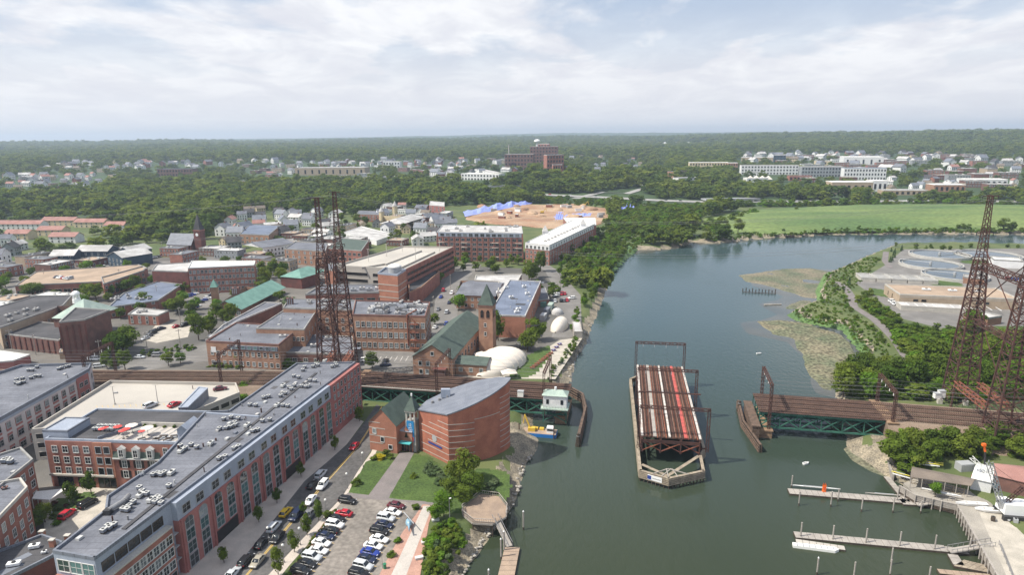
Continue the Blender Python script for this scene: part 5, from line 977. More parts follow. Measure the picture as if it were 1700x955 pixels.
for i,x in enumerate((1329,1382,1437,1493,1551,1608)):pile(x,892+(x-1329)*.098+2,4.2,f'timber pile along the lower floating dock, {["at its outer tip", "beside the grey rowing boat", "one third along", "at mid dock", "before the gangway foot", "under the lower gangway"][i]}','timber piles along the marina docks',False,'timber_grey',.17)
for i,(x,y)in enumerate(((1356,955),(1417,962),(1479,938),(1477,958),(1541,970))):pile(x,y,4.2,f'lone timber pile in open water below the lower dock, {["with a white top", "second from the white-topped one", "behind its twin", "before its twin", "nearest the tan dock"][i]}','timber piles along the marina docks',i==0,'timber_grey',.17)
def shell(p0,z,p1,label,m='white',w=.55,group=None):
 a,c_=P(*p0,z),P(*p1,z);d=c_-a;L_=d.length;t=thing('racing_shell',label,'racing shell',(*((a+c_)/2).xy,z),math.atan2(d.y,d.x),group);n_=12;b=MB();rings=[]
 for i in range(n_+1):
  u=i/n_*2-1;ww=w*max(.05,(1-abs(u)**2.2))/2;rings.append([(u*L_/2,-ww,.28),(u*L_/2,0,0),(u*L_/2,ww,.28),(u*L_/2,0,.36)])
 vs=[v for r_ in rings for v in r_];b.add(vs,[(4*i+k,4*i+4+k,4*i+4+(k+1)%4,4*i+(k+1)%4)for i in range(n_)for k in range(4)]+[(3,2,1,0),(4*n_,4*n_+1,4*n_+2,4*n_+3)]);b.build('hull',m,t);MB().box(-L_*.25,-.16,.35,L_*.25,.16,.42).build('cockpit','grey_paint',t);return t
shell((1313,807),.55,(1395,814),'long white racing shell lying on the upper dock');shell((1436,820),.55,(1500,825),'second white racing shell at the inner end of the upper dock','concrete_pale')
RB=thing('row_barge','long grey open rowing boat moored to the pale float','boat',(0,0,0));a,c_=P(1316,906,.3),P(1393,915,.3);d=c_-a;RB.location=(a+c_)/2;RB.rotation_euler=(0,0,math.atan2(d.y,d.x));L_=d.length;b=MB();b.prism([(-L_/2,-.6),(L_/2-1,-.8),(L_/2,0),(L_/2-1,.8),(-L_/2,.6)],-.5,.4);b.build('hull','lamp_white',RB)
for i in range(7):MB().box(-L_*.42+i*L_*.13,-.6,.4,-L_*.42+i*L_*.13+.3,.6,.5).build('seat','grey_paint',RB)
t=thing('kayak','orange kayak leaning upright on the upper dock','kayak',P(1368,817,.6));MB().add([(-.45,-.2,0),(.45,-.2,0),(.55,.1,1.9),(.2,.2,2.6),(0,.1,1.9),(-.25,.2,2.6),(-.5,.1,1.9),(-.45,.3,0),(.45,.3,0)],[(0,1,2,4,6),(2,3,4),(6,4,5),(1,8,2),(0,6,7),(7,8,1,0),(7,6,5,4,3,2,8)]).build('hull','orange',t);MB().box(-.12,-.25,.6,.12,-.18,1.6).build('cockpit','fabric_red',t)
# boat shed, shell racks
def shed(pts,z0,z1,label,roof,name='boat_shed',rise=1.2,posts=True,wallm=None,cat='shed',rm=.0):
 t=thing(name,label,cat,(0,0,0));q=[P(*v,z1)for v in pts];b=MB();mA,mB=(q[0]+q[3])/2+Vector((0,0,rise)),(q[1]+q[2])/2+Vector((0,0,rise));tk=Vector((0,0,.15))
 b.add([q[0],q[1],mB,mA,q[3],q[2],q[0]+tk,q[1]+tk,mB+tk,mA+tk,q[3]+tk,q[2]+tk],[(6,7,8,9),(9,8,11,10),(0,3,2,1),(3,4,5,2),(0,1,7,6),(5,4,10,11),(0,6,9,3),(3,9,10,4),(1,2,8,7),(2,5,11,8)]);b.build('roof',roof,t)
 if posts:
  for i in range(6):
   for s in(0,1):p=(q[0].lerp(q[1],(i+.1)/5.3)if s==0 else q[3].lerp(q[2],(i+.1)/5.3));MB().tube((p.x,p.y,z0-1),(p.x,p.y,z1),.1,6).build('post','timber_grey',t)
 if wallm:c0=sum(q,Vector())/4;qq=[c0+(v-c0)*.94 for v in q];MB().prism([(v.x,v.y)for v in qq],z0,z1-.02,top=False).build('wall',wallm,t);MB().add([qq[0],qq[3],(qq[0]+qq[3])/2+Vector((0,0,rise*.93)),qq[1],qq[2],(qq[1]+qq[2])/2+Vector((0,0,rise*.93))],[(0,1,2),(3,5,4)]).build('gable',wallm,t)
 return t
shed([(1511,793),(1612,808),(1622,797),(1514,776)],ZW,ZW+3.2,'open boat shed with a long brown roof by the marina','roof_brown',rise=.7)
rk=thing('shell_rack','timber rack holding boats below the brown shed roof','rack',(0,0,0));a,c_=P(1512,803,ZW),P(1600,822,ZW)
for j in range(6):p=a.lerp(c_,j/5);MB().tube((p.x,p.y,0),(p.x,p.y,ZW+2),.09,6).build('post','timber',rk)
for z in(.6,1.3,2.0):MB().beam(a+Vector((0,0,z-.4)),c_+Vector((0,0,z-.4)),.18,.14).build('rail','timber',rk)
for i,(p,q,m_,l)in enumerate([((1497,763),(1566,771),'yellow','topmost yellow racing shell on the rack behind the shed'),((1498,766),(1566,774),'yellow','second yellow racing shell on the rack behind the shed'),((1499,769),(1560,776),'white','pale racing shell under the yellow ones behind the shed'),((1480,784),(1510,792),'yellow','yellow shell poking out of the shed end'),((1482,788),(1511,796),'white','white shell poking out of the shed end'),((1490,777),(1512,785),'car_blue','blue tarped boat at the shed end'),((1530,812),(1596,826),'white','white shell hanging on the rack under the shed'),((1540,816),(1600,830),'timber_grey','grey shell lowest on the rack under the shed')]):shell(p,ZW+(1.4 if i<3 else.9),q,l,m_,.7)
rk2=thing('shell_rack','low steel rack under the yellow racing shells','rack',(0,0,0))
for k in(.15,.5,.85):p=P(1498,769,ZW).lerp(P(1564,778,ZW),k);MB().box(p.x-.08,p.y-.8,ZW-.3,p.x+.08,p.y+.8,ZW+1.35).build('upright','steel_grey',rk2)
shed([(1650,790),(1740,812),(1745,780),(1648,770)],ZW,ZW+4.2,'large shed with a rusty red tiled roof at the right edge','roof_red','warehouse',1.6,False,'brick_brown','warehouse')
shed([(1612,795),(1648,803),(1652,776),(1622,770)],ZW,ZW+3.4,'white-walled shed against the red-roofed warehouse','roof_white','warehouse',1.0,False,'stucco_white','warehouse')
for q,l,m_ in[((1600,782),'grey container workshop among the trees behind the shed','grey_paint'),((1628,806),'bright red container beside the crane boom','fabric_red'),((1651,808),'grey timber container by the warehouse wall','timber_grey')]:
 p=P(*q,ZW);t=thing('shipping_container',l,'container',p,.1);MB().box(-2,-1.2,0,2,1.2,2.5).build('body',m_,t);[MB().box(-1.9+i*.48,-1.26,.15,-1.7+i*.48,-1.2,2.4).build('rib',m_,t)for i in range(8)];MB().box(2,-1.1,.1,2.05,1.1,2.4).build('door','timber_grey',t)
 # crawler crane
cr=thing('crane','white crawler crane with a lattice boom leaning over the yard','crane',P(1682,858,ZW),rad(170));MB().box(-3.2,-1.7,1.2,3.0,1.7,3.9).build('body','white',cr);MB().box(1.2,-1.9,1.4,3.3,-.2,4.2).build('cab','white',cr);MB().box(3.3,-1.8,2.6,3.34,-.3,3.9).build('window','pane_dark',cr)
for s in(-2.1,2.1):MB().box(-3.4,s-.5,0,3.4,s+.5,1.2).build('track','fan_dark',cr)
MB().box(-4.4,-1.5,1.5,-3.2,1.5,3.3).build('counterweight','grey_paint',cr);b=MB();lattice(b,(2.6,0,2.0),(9.0,3.2,15.5),1.0,16,.09);b.build('boom','grey_paint',cr);b=MB();lattice(b,(2.2,0,3.5),(-1.0,0,8.0),.7,8,.09);b.build('gantry','rust',cr);MB().beam((-1,0,8),(9,3.2,15.5),.06).build('cable','black',cr)
for q,hh,l,m_,l2 in[((1655,812),12.5,'white lattice boom of a second crane with a blue joint','lamp_white',(-8.5,2,8.5)),]:
 t=thing('boom_lift',l,'boom lift',P(*q,ZW));MB().box(-1.6,-1.1,.5,1.6,1.1,1.9).build('chassis','heli_blue',t)
 for x in(-1.1,1.1):
  for s in(-1.15,1.15):MB().tube((x,s-.15,.5),(x,s+.15,.5),.5,10).build('wheel','tyre',t)
 b=MB();lattice(b,(0,0,1.8),(-6.8,1.5,8.2),.9,9,.12);b.build('boom','lamp_white',t)
t=thing('excavator','excavator arm with orange bucket rising among the trees','excavator',P(1632,792,ZW));MB().box(-1.4,-1.2,.8,1.4,1.2,2.6).build('body','grey_paint',t);[MB().box(-1.7,s-.3,0,1.7,s+.3,.8).build('track','fan_dark',t)for s in(-1.1,1.1)];MB().beam((0,0,2.4),(-.6,0,7.5),.35).build('boom','fan_dark',t);MB().beam((-.6,0,7.5),(-1.2,0,9.4),.4).build('arm','orange',t);MB().box(-1.7,-.35,9.2,-.8,.35,9.9).build('bucket','orange',t)
dinghy(P(1640,848,ZW+.3),6,1.9,2.9,'white motor boat stored on the wharf edge');dinghy(P(1612,838,ZW+.3),7.5,1.5,3.0,'long white hull stored along the wharf beside the gangway');dinghy(P(1690,835,ZW+.3),5,1.9,.2,'white skiff stored behind the crawler crane')
for i,q in enumerate([(1676,868),(1690,872),(1652,868),(1700,866),(1668,846)]):duct(P(*q,ZW),R.random()*3,R.uniform(.8,1.8),.9,R.uniform(.6,1.2),['grey pump beside the crane tracks','small generator at the right edge of the yard','toolbox under the crane boom','white tank behind the crane','crate of gear behind the crawler crane'][i],None,['grey_paint','grey_paint','timber_dark','white','timber'][i],['pump','generator','toolbox','water_tank','crate'][i],['pump','generator','toolbox','tank','crate'][i])
# ------ treatment plant on the peninsula
for i,(x,y,rx,l)in enumerate([(1585,456,46,'nearest round settling tank with a rotating bridge'),(1545,438,45,'middle round settling tank, left of the lawn'),(1560,422,43,'round settling tank closest to the river trees'),(1640,423,44,'round settling tank behind the lattice tower')]):
 c_=P(x,y,4.6);r_=rx*c_.length/F*.88;t=thing('settling_tank',l,'settling tank',(c_.x,c_.y,3));b=MB();n_=40;vs=[]
 for rad_,z in((r_,0),(r_,2.0),(r_-.6,2.0),(r_-.6,1.2)):vs+=[(rad_*math.cos(6.283*k/n_),rad_*math.sin(6.283*k/n_),z)for k in range(n_)]
 b.add(vs,[(k+n_*j,(k+1)%n_+n_*j,(k+1)%n_+n_*(j+1),k+n_*(j+1))for j in range(3)for k in range(n_)]);b.build('rim','tank_rim',t);MB().add([((r_-.55)*math.cos(6.283*k/n_),(r_-.55)*math.sin(6.283*k/n_),1.35)for k in range(n_)],[tuple(range(n_))]).build('water','water_tank',t)
 r2=r_-2.2;b=MB();vs=[]
 for rad_,z in((r2,1.2),(r2,1.8),(r2-.3,1.8),(r2-.3,1.2)):vs+=[(rad_*math.cos(6.283*k/n_),rad_*math.sin(6.283*k/n_),z)for k in range(n_)]
 b.add(vs,[(k+n_*j,(k+1)%n_+n_*j,(k+1)%n_+n_*(j+1),k+n_*(j+1))for j in range(3)for k in range(n_)]);b.build('weir','tank_rim',t)
 a=(2.5,2.3,.3,2.6)[i];MB().beam((0,0,2.5),(r_*math.cos(a),r_*math.sin(a),2.5),.9,.3).build('bridge','grey_paint',t);MB().tube((0,0,0),(0,0,3.2),.9,10).build('column','grey_paint',t);FOOT.append([(c_.x+r_*math.cos(k),c_.y+r_*math.sin(k))for k in range(6)])
tb=bld('plant_building','long tan flat-roofed treatment plant building','plant building',(1494,490),(1692,498),26,8.6,wall='stucco_tan',roof='roof_tan',par=.6,parm='concrete');tb.root['label']='long tan flat-roofed treatment plant building'
for a in(8,12,38,42):win(tb,0,2.2,1,2.4,1.4,a-1.5,a+1.5,'plain','pane_dark','stucco_tan')
win(tb,3,1.2,2,1.2,2.5,4,18,'plain','pane_dark','stucco_tan');band(tb,0,tb.h-.9,.25,'concrete',.1,tb.L-.1,.08,'course')
for k in range(3):duct(tb.world(16+13*k,14,tb.h),tb.rz,4,2.2,.9,['white air handler at the river end of the tan plant roof','white air handler in the middle of the tan plant roof','white air handler nearest the lattice tower on the tan roof'][k],'air handlers on the plant roof','white')
t2=bld('plant_building','low grey-roofed plant annex in front of the tan building','plant building',(1496,508),(1608,514),9,5.4,wall='concrete',roof='roof_light',par=.3);
for k in range(11):MB().box(4+k*4.2,1,t2.h,4.3+k*4.2,8,t2.h+.15).build('roof_seam','roof_white',t2.root)
for k in range(5):bld('aeration_basin',f'concrete basin of the row behind the tan plant building, {["nearest the path", "second from the path", "third from the path", "fourth from the path", "farthest from the path"][k]}','basin',(1430+k*26,462+k*1.2),(1454+k*26,463+k*1.2),15,5.0,wall='concrete',roof='concrete_grey',par=.6,parm='tank_rim')
bld('plant_building','small brick control building beside the far tanks','plant building',(1600,461),(1635,464),9,6.6,wall='brick_tan',roof='roof_light');bld('plant_building','white flat plant office behind the lattice tower','plant building',(1650,432),(1700,435),14,8,wall='stucco_white',roof='roof_white');bld('plant_building','pale plant workshop at the right edge near the tracks','plant building',(1600,520),(1640,530),10,6.5,wall='brick_tan',roof='roof_light')
# stakes of an old pier on the flat
t=thing('old_pier','row of rotten pier stakes standing on the mudflat','pile row',(0,0,0))
for i in range(11):p=P(1233+i*5.4,484+i*.3,0);MB().tube((p.x,p.y,-1),(p.x,p.y,1.6+R.random()),.28,6).build('stake','timber_dark',t)
MB().beam(P(1233,485,.4),P(1288,488,.4),.4,.3).build('beam','timber_dark',t);t=thing('drift_log','bleached log stranded on the mudflat','log',P(1283,506,.35),.05);MB().tube((-5,0,0),(5,0,.1),.5,8,0,.3).build('log','timber_grey',t)
# stones along the shores
def stones(pts,n,z,label,smin=.5,smax=1.1):
 poly=pxpoly(pts,z);x0,x1=min(p.x for p in poly),max(p.x for p in poly);y0,y1=min(p.y for p in poly),max(p.y for p in poly);ms=[]
 for s in range(4):
  b=MB();vs=[(math.cos(a)*math.cos(e)*R.uniform(.8,1.15),math.sin(a)*math.cos(e)*R.uniform(.8,1.15),math.sin(e)*.7)for e in(-.5,.45)for a in[k*1.047 for k in range(6)]]+[(0,0,.75)];b.add(vs,[(k,(k+1)%6,6+(k+1)%6,6+k)for k in range(6)]+[(6+k,6+(k+1)%6,12)for k in range(6)]);ms.append(b.mesh('boulder','boulder'))
 k=0
 for _ in range(n*8):
  if k>=n:break
  x,y=R.uniform(x0,x1),R.uniform(y0,y1)
  if inpoly(x,y,poly):o=put('boulder',R.choice(ms),None,(x,y,z),R.random()*6,R.uniform(smin,smax)*.5);tag(o,label,'boulder',label.split(',')[0]+' group');k+=1
stones([(745,1000),(800,890),(818,868),(832,866),(800,905),(770,955),(752,1000)],60,.5,'grey stone on the shore below the octagonal deck');stones([(838,862),(852,815),(862,770),(884,752),(866,800),(850,850)],46,.6,'grey stone on the shore below the round theatre');stones([(955,598),(975,560),(985,530),(978,530),(962,570),(945,600),(930,625),(945,628)],46,.9,'tumbled riprap stone below the beige promenade',.7,1.5);stones([(985,515),(1002,480),(1012,468),(1004,466),(990,490),(978,515)],30,1,'tumbled riprap stone below the riverside road',.8,1.8);stones([(1424,535),(1440,548),(1470,590),(1478,584),(1452,550),(1430,530)],30,1.6,'pale riprap stone beside the peninsula path',.8,1.6)
# ------ aquarium hall with green roof and tower, tents
ah=bldp('mill_hall','long brick mill hall with steep green roof and a square tower','mill hall',[(-39.4,243.6),(-23.6,240.3),(-12.0,291),(-27.8,294.3)],10.8,wall='brick_tan',roof='slate_green',rtype='gable',rh=5.2,axis='y',eave=.4)
win(ah,0,4.3,1,1.3,1.7,2,4);win(ah,0,4.3,1,1.3,1.7,5.2,7.2);win(ah,0,8.6,1,1.2,1.5,ah.L/2-1,ah.L/2+1);win(ah,0,.8,2,1.3,1.7,2,7)
MB().box(8.6,-2.4,3.6,14,.2,3.9).build('porch_roof','brick_dark',ah.root);MB().box(9.2,-2.0,-.2,13.6,0,3.6).build('porch','brick_brown',ah.root);win(ah,1,3,11,1.4,2.6,2,None,'sash','pane_dark','grey_paint')
at=thing('brick_tower','square brick bell tower with dark pyramid roof beside the white tent','tower',(-14.6,271.5,3),rad(-12));MB().box(0,0,-.2,6.2,6.2,20.6).build('shaft','brick_tan',at);MB().box(-.25,-.25,20.6,6.45,6.45,21.2).build('cornice','brick_brown',at);MB().add([(-.3,-.3,21.2),(6.5,-.3,21.2),(6.5,6.5,21.2),(-.3,6.5,21.2),(3.1,3.1,30)],[(0,1,4),(1,2,4),(2,3,4),(3,0,4),(3,2,1,0)]).build('spire','slate_green',at)
for x in(1.6,4.2):
 pm,fm=winmesh(1.3,3.4,'arch','pane_dark','brick_brown');f=put('louvre',fm,at,(x,-.02,15.6));put('pane',pm,f)
for z in(7.5,11.5):pm,fm=winmesh(.9,1.6,'sash','pane_dark','white_trim');f=put('window',fm,at,(2.9,-.02,z));put('pane',pm,f)
for y in(1.6,4.2):pm,fm=winmesh(1.3,3.4,'arch','pane_dark','brick_brown');f=put('louvre',fm,at,(6.22,y,15.6),rad(90));put('pane',pm,f)
an=bldp('brick_annex','small brick annex with low green roof against the mill hall','annex',[(-22.6,243.5),(-10.4,240.8),(-8.2,250.5),(-20.4,253.2)],7.6,wall='brick_tan',roof='slate_green',rtype='gable',rh=1.6,axis='x',eave=.3);win(an,0,1.6,3,1.3,1.6)
def tent(c_,l,w,h,rz,label,m='fabric_white',seg=10):
 t=thing('tent',label,'tent',(c_[0],c_[1],3),rz);b=MB();nu=12;vs=[];seg=16
 for i in range(seg+1):
  u=i/seg*2-1;k=math.sqrt(1-abs(u)**2.6*.985)
  for j in range(nu+1):a=math.pi*j/nu;vs.append((u*l/2,-math.cos(a)*w/2*k,math.sin(a)**.8*h*k))
 b.add(vs,[(i*(nu+1)+j,(i+1)*(nu+1)+j,(i+1)*(nu+1)+j+1,i*(nu+1)+j+1)for i in range(seg)for j in range(nu)]);b.build('canopy',m,t,smooth=True)
 for i in(4,6,8,10,12):
  u=i/seg*2-1;k=math.sqrt(1-abs(u)**2.6*.985);pr=None;b=MB()
  for j in range(nu+1):
   a=math.pi*j/nu;q=(u*l/2,-math.cos(a)*w/2*1.01*k,math.sin(a)**.8*h*1.01*k)
   if pr:b.beam(pr,q,.16)
   pr=q
  b.build('rib','fabric_white',t)
 MB().box(-l*.4,-w*.4,-.1,l*.4,w*.4,.06).build('floor','concrete',t);FOOT.append([(c_[0]+l*.5*math.cos(rz+k),c_[1]+l*.5*math.sin(rz+k))for k in(0.5,2.6,3.6,5.8)])
tent(P(828,606),31,19,6.0,rad(62),'large cream white pavilion tent beside the brick bell tower');tent(P(929,545),17,7.5,5.2,rad(72),'smaller white and tan rounded tent by the promenade')
t=thing('tent_dome','small grey dome behind the smaller rounded tent','dome',P(925,521));b=MB();b.dome((0,0,0),3.2,3.2,3.2,14,5);b.build('shell','roof_light',t,True);MB().tube((0,0,3.1),(0,0,3.6),.3,6).build('vent','grey_paint',t)
pv=bld('market_pavilion','long grey open pavilion roof on the promenade edge','pavilion',(953,551),(967,551),17,6.2,wall='timber_grey',roof='roof_light',par=.1)
for q,l in(((870,578),'white marquee roof between the two round trees and the brick wall'),((845,628),'small white tent roof behind the railway'),((800,598),'white flat canopy joining the tower to the tent')):
 p=P(*q);t=thing('marquee',l,'marquee',p,.2);MB().add([(-3,-2.2,2.4),(3,-2.2,2.4),(3,2.2,2.4),(-3,2.2,2.4),(0,0,3.9)],[(0,1,4),(1,2,4),(2,3,4),(3,0,4),(3,2,1,0)]).build('roof','fabric_white',t);[MB().tube((x,y,0),(x,y,2.4),.07,6).build('pole','steel_grey',t)for x in(-2.9,2.9)for y in(-2.1,2.1)]
 # picnic tables in two colours along the promenade
for i in range(12):
 p=P(884+i*3.8,612-i*3.0)if i<9 else P(919+(i-9)*5,583-(i-9)*5);blue=i>=9;t=thing('picnic_table','blue shaded picnic table at the far end of the promenade' if blue else 'red brown picnic table along the promenade lawn','picnic table',p,.3+R.random()*.2,'picnic tables on the promenade');MB().box(-1,-.4,.7,1,.4,.78).build('table_top','car_blue' if blue else 'rust_light',t)
 for s in(-1,1):MB().box(-1,s*.75-.15,.42,1,s*.75+.15,.48).build('bench','car_blue' if blue else 'rust_light',t);MB().box(s*.7-.06,-.7,0,s*.7+.06,.7,.7).build('leg','rust_light',t)
 # blue-roofed hall
bh=bldp('aquarium_hall','large brick hall with a flat blue grey roof beside the river road','hall',[P(810,524,13.5),P(872,526,13.5),P(898,468,13.5),P(846,466,13.5)],13.5,wall='brick_orange',roof='roof_blue',par=.5,parm='roof_light')
for i,q in enumerate([(825,488),(838,480),(858,516),(855,521),(846,496),(873,490),(868,478)]):duct(P(*q,13.5),.3,2.2,1.6,1.2,'white air handler on the blue grey hall roof','air handlers on the blue grey roof','white')
win(bh,1,3,9,1.6,2.2,pane='pane_dark',frame='concrete')
lo=bldp('brick_loft','brick loft with a grey pitched roof behind the bell tower','loft',[P(757,490,10.5),P(822,492,10.5),P(826,470,10.5),P(765,466,10.5)],10.5,wall='brick_tan',roof='roof_grey',rtype='gable',rh=2.6,axis='x');win(lo,0,1,6,1.3,1.8);win(lo,0,4.6,6,1.3,1.6)
bldp('flat_building','pale flat-roofed wing with roof plant beside the blue grey hall','hall wing',[P(826,492,12),P(846,494,12),P(866,456,12),P(790,458,12),P(788,466,12),P(828,468,12)],12,wall='brick_brown',roof='roof_light',par=.5,parm='concrete');bldp('flat_building','small rusty brown shed building beside the riverside car park','shed',[P(890,500,6.5),P(912,497,6.5),P(905,478,6.5),P(890,482,6.5)],6.5,wall='brick_red',roof='roof_grey',par=.3)
for q,l,m_ in[((914,512),'green container in the riverside yard','patina'),((903,508),'pale green container in the riverside yard','copper_green'),((908,520),'dark container stack in the riverside yard','zinc_dark'),((902,530),'grey container beside the dome','grey_paint')]:t=thing('shipping_container',l,'container',P(*q),1.3);MB().box(-3.2,-1.3,0,3.2,1.3,2.7).build('body',m_,t);[MB().box(-3+i*.8,-1.36,.15,-2.7+i*.8,-1.3,2.6).build('rib',m_,t)for i in range(8)];MB().box(3.2,-1.2,.1,3.26,1.2,2.6).build('door','timber_grey',t)
# ------ brick mill on the square, with wings
ql=bldp('brick_mill','long three-storey brick mill with crowded roof plant facing the small car park','brick mill',[P(585,524,19),P(706,527,19),P(714,503,19),P(590,500,19)],19,wall='brick_tan',roof='roof_grey',par=.6,parm='brick_brown')
for z,h_ in((1.6,2.2),(6.2,2.4),(10.9,2.4)):win(ql,0,z,13,1.5,h_,1,None,'sash4','pane','white_trim')
for z in(2,6.4,11):win(ql,1,z,5,1.4,2.2,style='sash4',pane='pane_dark')
for i in range(26):x,y=R.uniform(3,ql.L-3),R.uniform(2,ql.D-2.5);duct(ql.world(x,y,ql.h),ql.rz+R.choice((0,1.57)),R.uniform(1.6,5),R.uniform(.9,1.6),R.uniform(.9,1.8),'silver roof duct and air handler on the three-storey brick mill','roof plant on the brick mill',R.choice(['steel_grey','roof_light','roof_light','grey_paint']))
t=thing('fire_escape','red iron fire escape at the corner of the brick mill','fire escape',ql.world(ql.L-7,-.8,0),ql.rz);
for k in range(4):MB().box(0,-.6,3.6*k+2,4,.7,3.6*k+2.15).build('landing','rust_light',t);MB().beam((.2+3.4*(k%2),0,3.6*k+2.2),(3.6-3.4*(k%2),0,3.6*k+5.6),.5,.12).build('stair','rust_light',t)
t=thing('chimney_stack','rusty flue pipe rising over the mill roof edge','flue',ql.world(ql.L-8,.8,0),ql.rz);MB().tube((0,-1.1,3),(0,-1.1,16.8),.3,8).build('pipe','rust_light',t);MB().tube((0,-1.1,16.8),(3,4,18),.3,8).build('elbow','rust_light',t)
W1=bldp('mill_wing','brick mill wing with a white tarp sign, nearest the tracks','mill wing',[P(342,568,13.5),P(463,574,13.5),P(500,543,13.5),P(392,537,13.5)],13.5,wall='brick_tan',roof='roof_grey',par=.5,parm='brick_brown');Lw=W1.L
for z in(1,5.2):win(W1,0,z,12,1.2,1.7,1,None,'sash','pane','white_trim')
band(W1,0,W1.h-1.6,1.8,'zinc_dark',Lw*.3,Lw*.98,.4,'dormer_band');win(W1,0,W1.h-2.1,8,1.5,1.2,Lw*.31,Lw*.97,'sash','pane_teal','zinc',.4);MB().box(2,-.14,6.2,4.2,-.06,8.6).build('hanging_sign','white',W1.root)
W2=bldp('mill_wing','long grey-roofed mill wing running back from the tracks to the street','mill wing',[P(342,566,13.4),P(392,536,13.4),P(468,502,14.2),P(440,500,14.2),P(370,541,13.4)],13.4,wall='brick_brown',roof='roof_grey',par=.5,parm='roof_light',foot=True)
W3=bldp('mill_wing','grey-roofed middle mill wing with a row of small windows','mill wing',[P(425,546,15.5),P(505,548,15.5),P(524,519,15.5),P(470,517,15.5)],15.5,wall='brick_tan',roof='roof_grey',par=.4);win(W3,0,7.6,11,1.1,1.6,style='sash');win(W3,1,7,4,1.2,1.6,style='sash',pane='pane_dark')
W4=bldp('mill_wing','low grey mill wing with roof units beside the lattice tower','mill wing',[P(462,586,8),P(588,590,8),P(585,560,8),P(500,556,8)],8,wall='brick_brown',roof='roof_grey',par=.5);win(W4,0,1.4,7,1.8,1.5,style='double')
for q,l in[((523,562),'white round roof vent on the low mill wing'),((540,566),'pale air handler on the low mill wing'),((515,578),'larger air handler on the low mill wing near the tracks'),((463,563),'small hood on the mill wing by the tracks')]:duct(P(*q,8 if q[0]>470 else 13),.2,2.8,1.8,1.4,l)
W5=bldp('mill_wing','three-storey brick connecting wing behind the lattice tower','mill wing',[P(470,512,17.5),P(588,516,17.5),P(590,500,17.5),P(480,497,17.5)],17.5,wall='brick_tan',roof='roof_grey',par=.5);win(W5,0,8.5,9,1.3,2,style='sash');win(W5,0,4.5,9,1.3,2,style='sash')
for i in range(10):duct(W5.world(R.uniform(2,W5.L-4),R.uniform(1.5,W5.D-2),W5.h),W5.rz,R.uniform(2,5),1.2,1.3,'pale roof duct on the connecting mill wing','roof plant on the connecting wing','roof_light')
duct(P(385,490,16),.2,3.5,2.6,3.6,'brick roof house on the grey mill wing',None,'brick_brown','stair_house','stair house');duct(P(476,508,17),.2,3.0,2.2,3.6,'brick stair house by the connecting wing',None,'brick_brown','stair_house','stair house')
t=thing('wooden_hut','tiny dark pitched hut by the tracks below the mill wing','hut',P(372,606),.1);MB().box(-3.5,-2,0,3.5,2,2.2).build('wall','timber_dark',t);MB().add([(-4,-2.4,2.1),(4,-2.4,2.1),(4,2.4,2.1),(-4,2.4,2.1),(-4,0,3.4),(4,0,3.4)],[(0,1,5,4),(2,3,4,5),(1,2,5),(3,0,4)]).build('roof','roof_dark',t)
# low office with strip windows, parking structure with brick stair tower
lf=bldp('office_block','low brick office block with teal strip windows in front of the parking structure','office block',[P(507,490,12.5),P(644,486,12.5),P(637,473,12.5),P(535,474,12.5)],12.5,wall='brick_red',roof='roof_grey',par=.7);win(lf,0,4.2,7,4.2,2.6,1,None,'strip','pane_teal','grey_paint');win(lf,0,.4,7,4.2,2.4,1,None,'strip','pane_dark','grey_paint')
for i in range(10):duct(lf.world(6+i*4.3,5+(i%2)*3,lf.h),lf.rz,3.0,1.8,1.5,'pale roof unit on the low brick office','roof units on the low brick office',R.choice(['roof_light','white','grey_paint']))
bldp('office_block','low brick wing with dark roof along the street beside the parking structure','office wing',[P(679,487,11),P(700,478,11),P(730,452,11),P(716,448,11),P(678,466,11)],11,wall='brick_red',roof='roof_dark',par=.7,parm='brick_tan')
ps=bldp('parking_structure','wide cream parking structure with brick side wall and open ramps','parking structure',[P(558,443,20),P(672,450,20),P(752,412,20),P(668,411,20)],20,wall='concrete_pale',roof='concrete_pale',par=1.1,parm='concrete_pale')
for z in(4.5,8.5,12.5):win(ps,0,z,2,ps.L*.42,1.8,0,None,'plain','black','concrete_pale');
vol(ps,1,.2,(Vector(ps.p[2])-Vector(ps.p[1])).length,ps.h+.9,.5,'brick_red','brick_side',-.3)
for z in(3,6.6,10.2,13.6):win(ps,1,z,16,4.0,1.5,2,None,'plain','black','brick_brown',.5)
MB().prism([ploc(ps,*q,20)for q in[(640,441),(665,446),(716,421),(690,418)]],ps.h-.01,ps.h+.05).build('ramp','concrete',ps.root)
for a,c_ in(((640,441),(700,418)),((665,447),(722,420)),((600,447),(640,440))):MB().beam((*ploc(ps,*a,20),ps.h+.5),(*ploc(ps,*c_,20),ps.h+.5),.5,1.2).build('ramp_wall','concrete_pale',ps.root)
for i,q in enumerate([(612,435),(642,426),(668,418),(695,413),(730,418),(690,432)]):t=thing('lamp_post',f'thin lamp post on the cream parking structure, {["nearest the lattice tower", "second from the lattice tower", "third from the lattice tower", "at its back corner", "above the brick side wall", "beside the ramp"][i]}','lamp post',P(*q,20));MB().tube((0,0,0),(0,0,8),.16,6).build('pole','concrete',t);MB().beam((-.9,0,8),(.9,0,8),.35,.15).build('lamp_head','concrete',t)
stt=bldp('stair_tower','banded brick stair tower with a round drum on top','stair tower',[P(627,455,23),P(660,458,23),P(674,449,23),P(640,446,23)],23,wall='brick_orange',roof='roof_grey',par=.9,parm='zinc')
for z in(4,7.5,11,14.5):band(stt,0,z,.45,'concrete_pale',.05,None,.1,'stripe');band(stt,1,z,.45,'concrete_pale',.05,None,.1,'stripe')
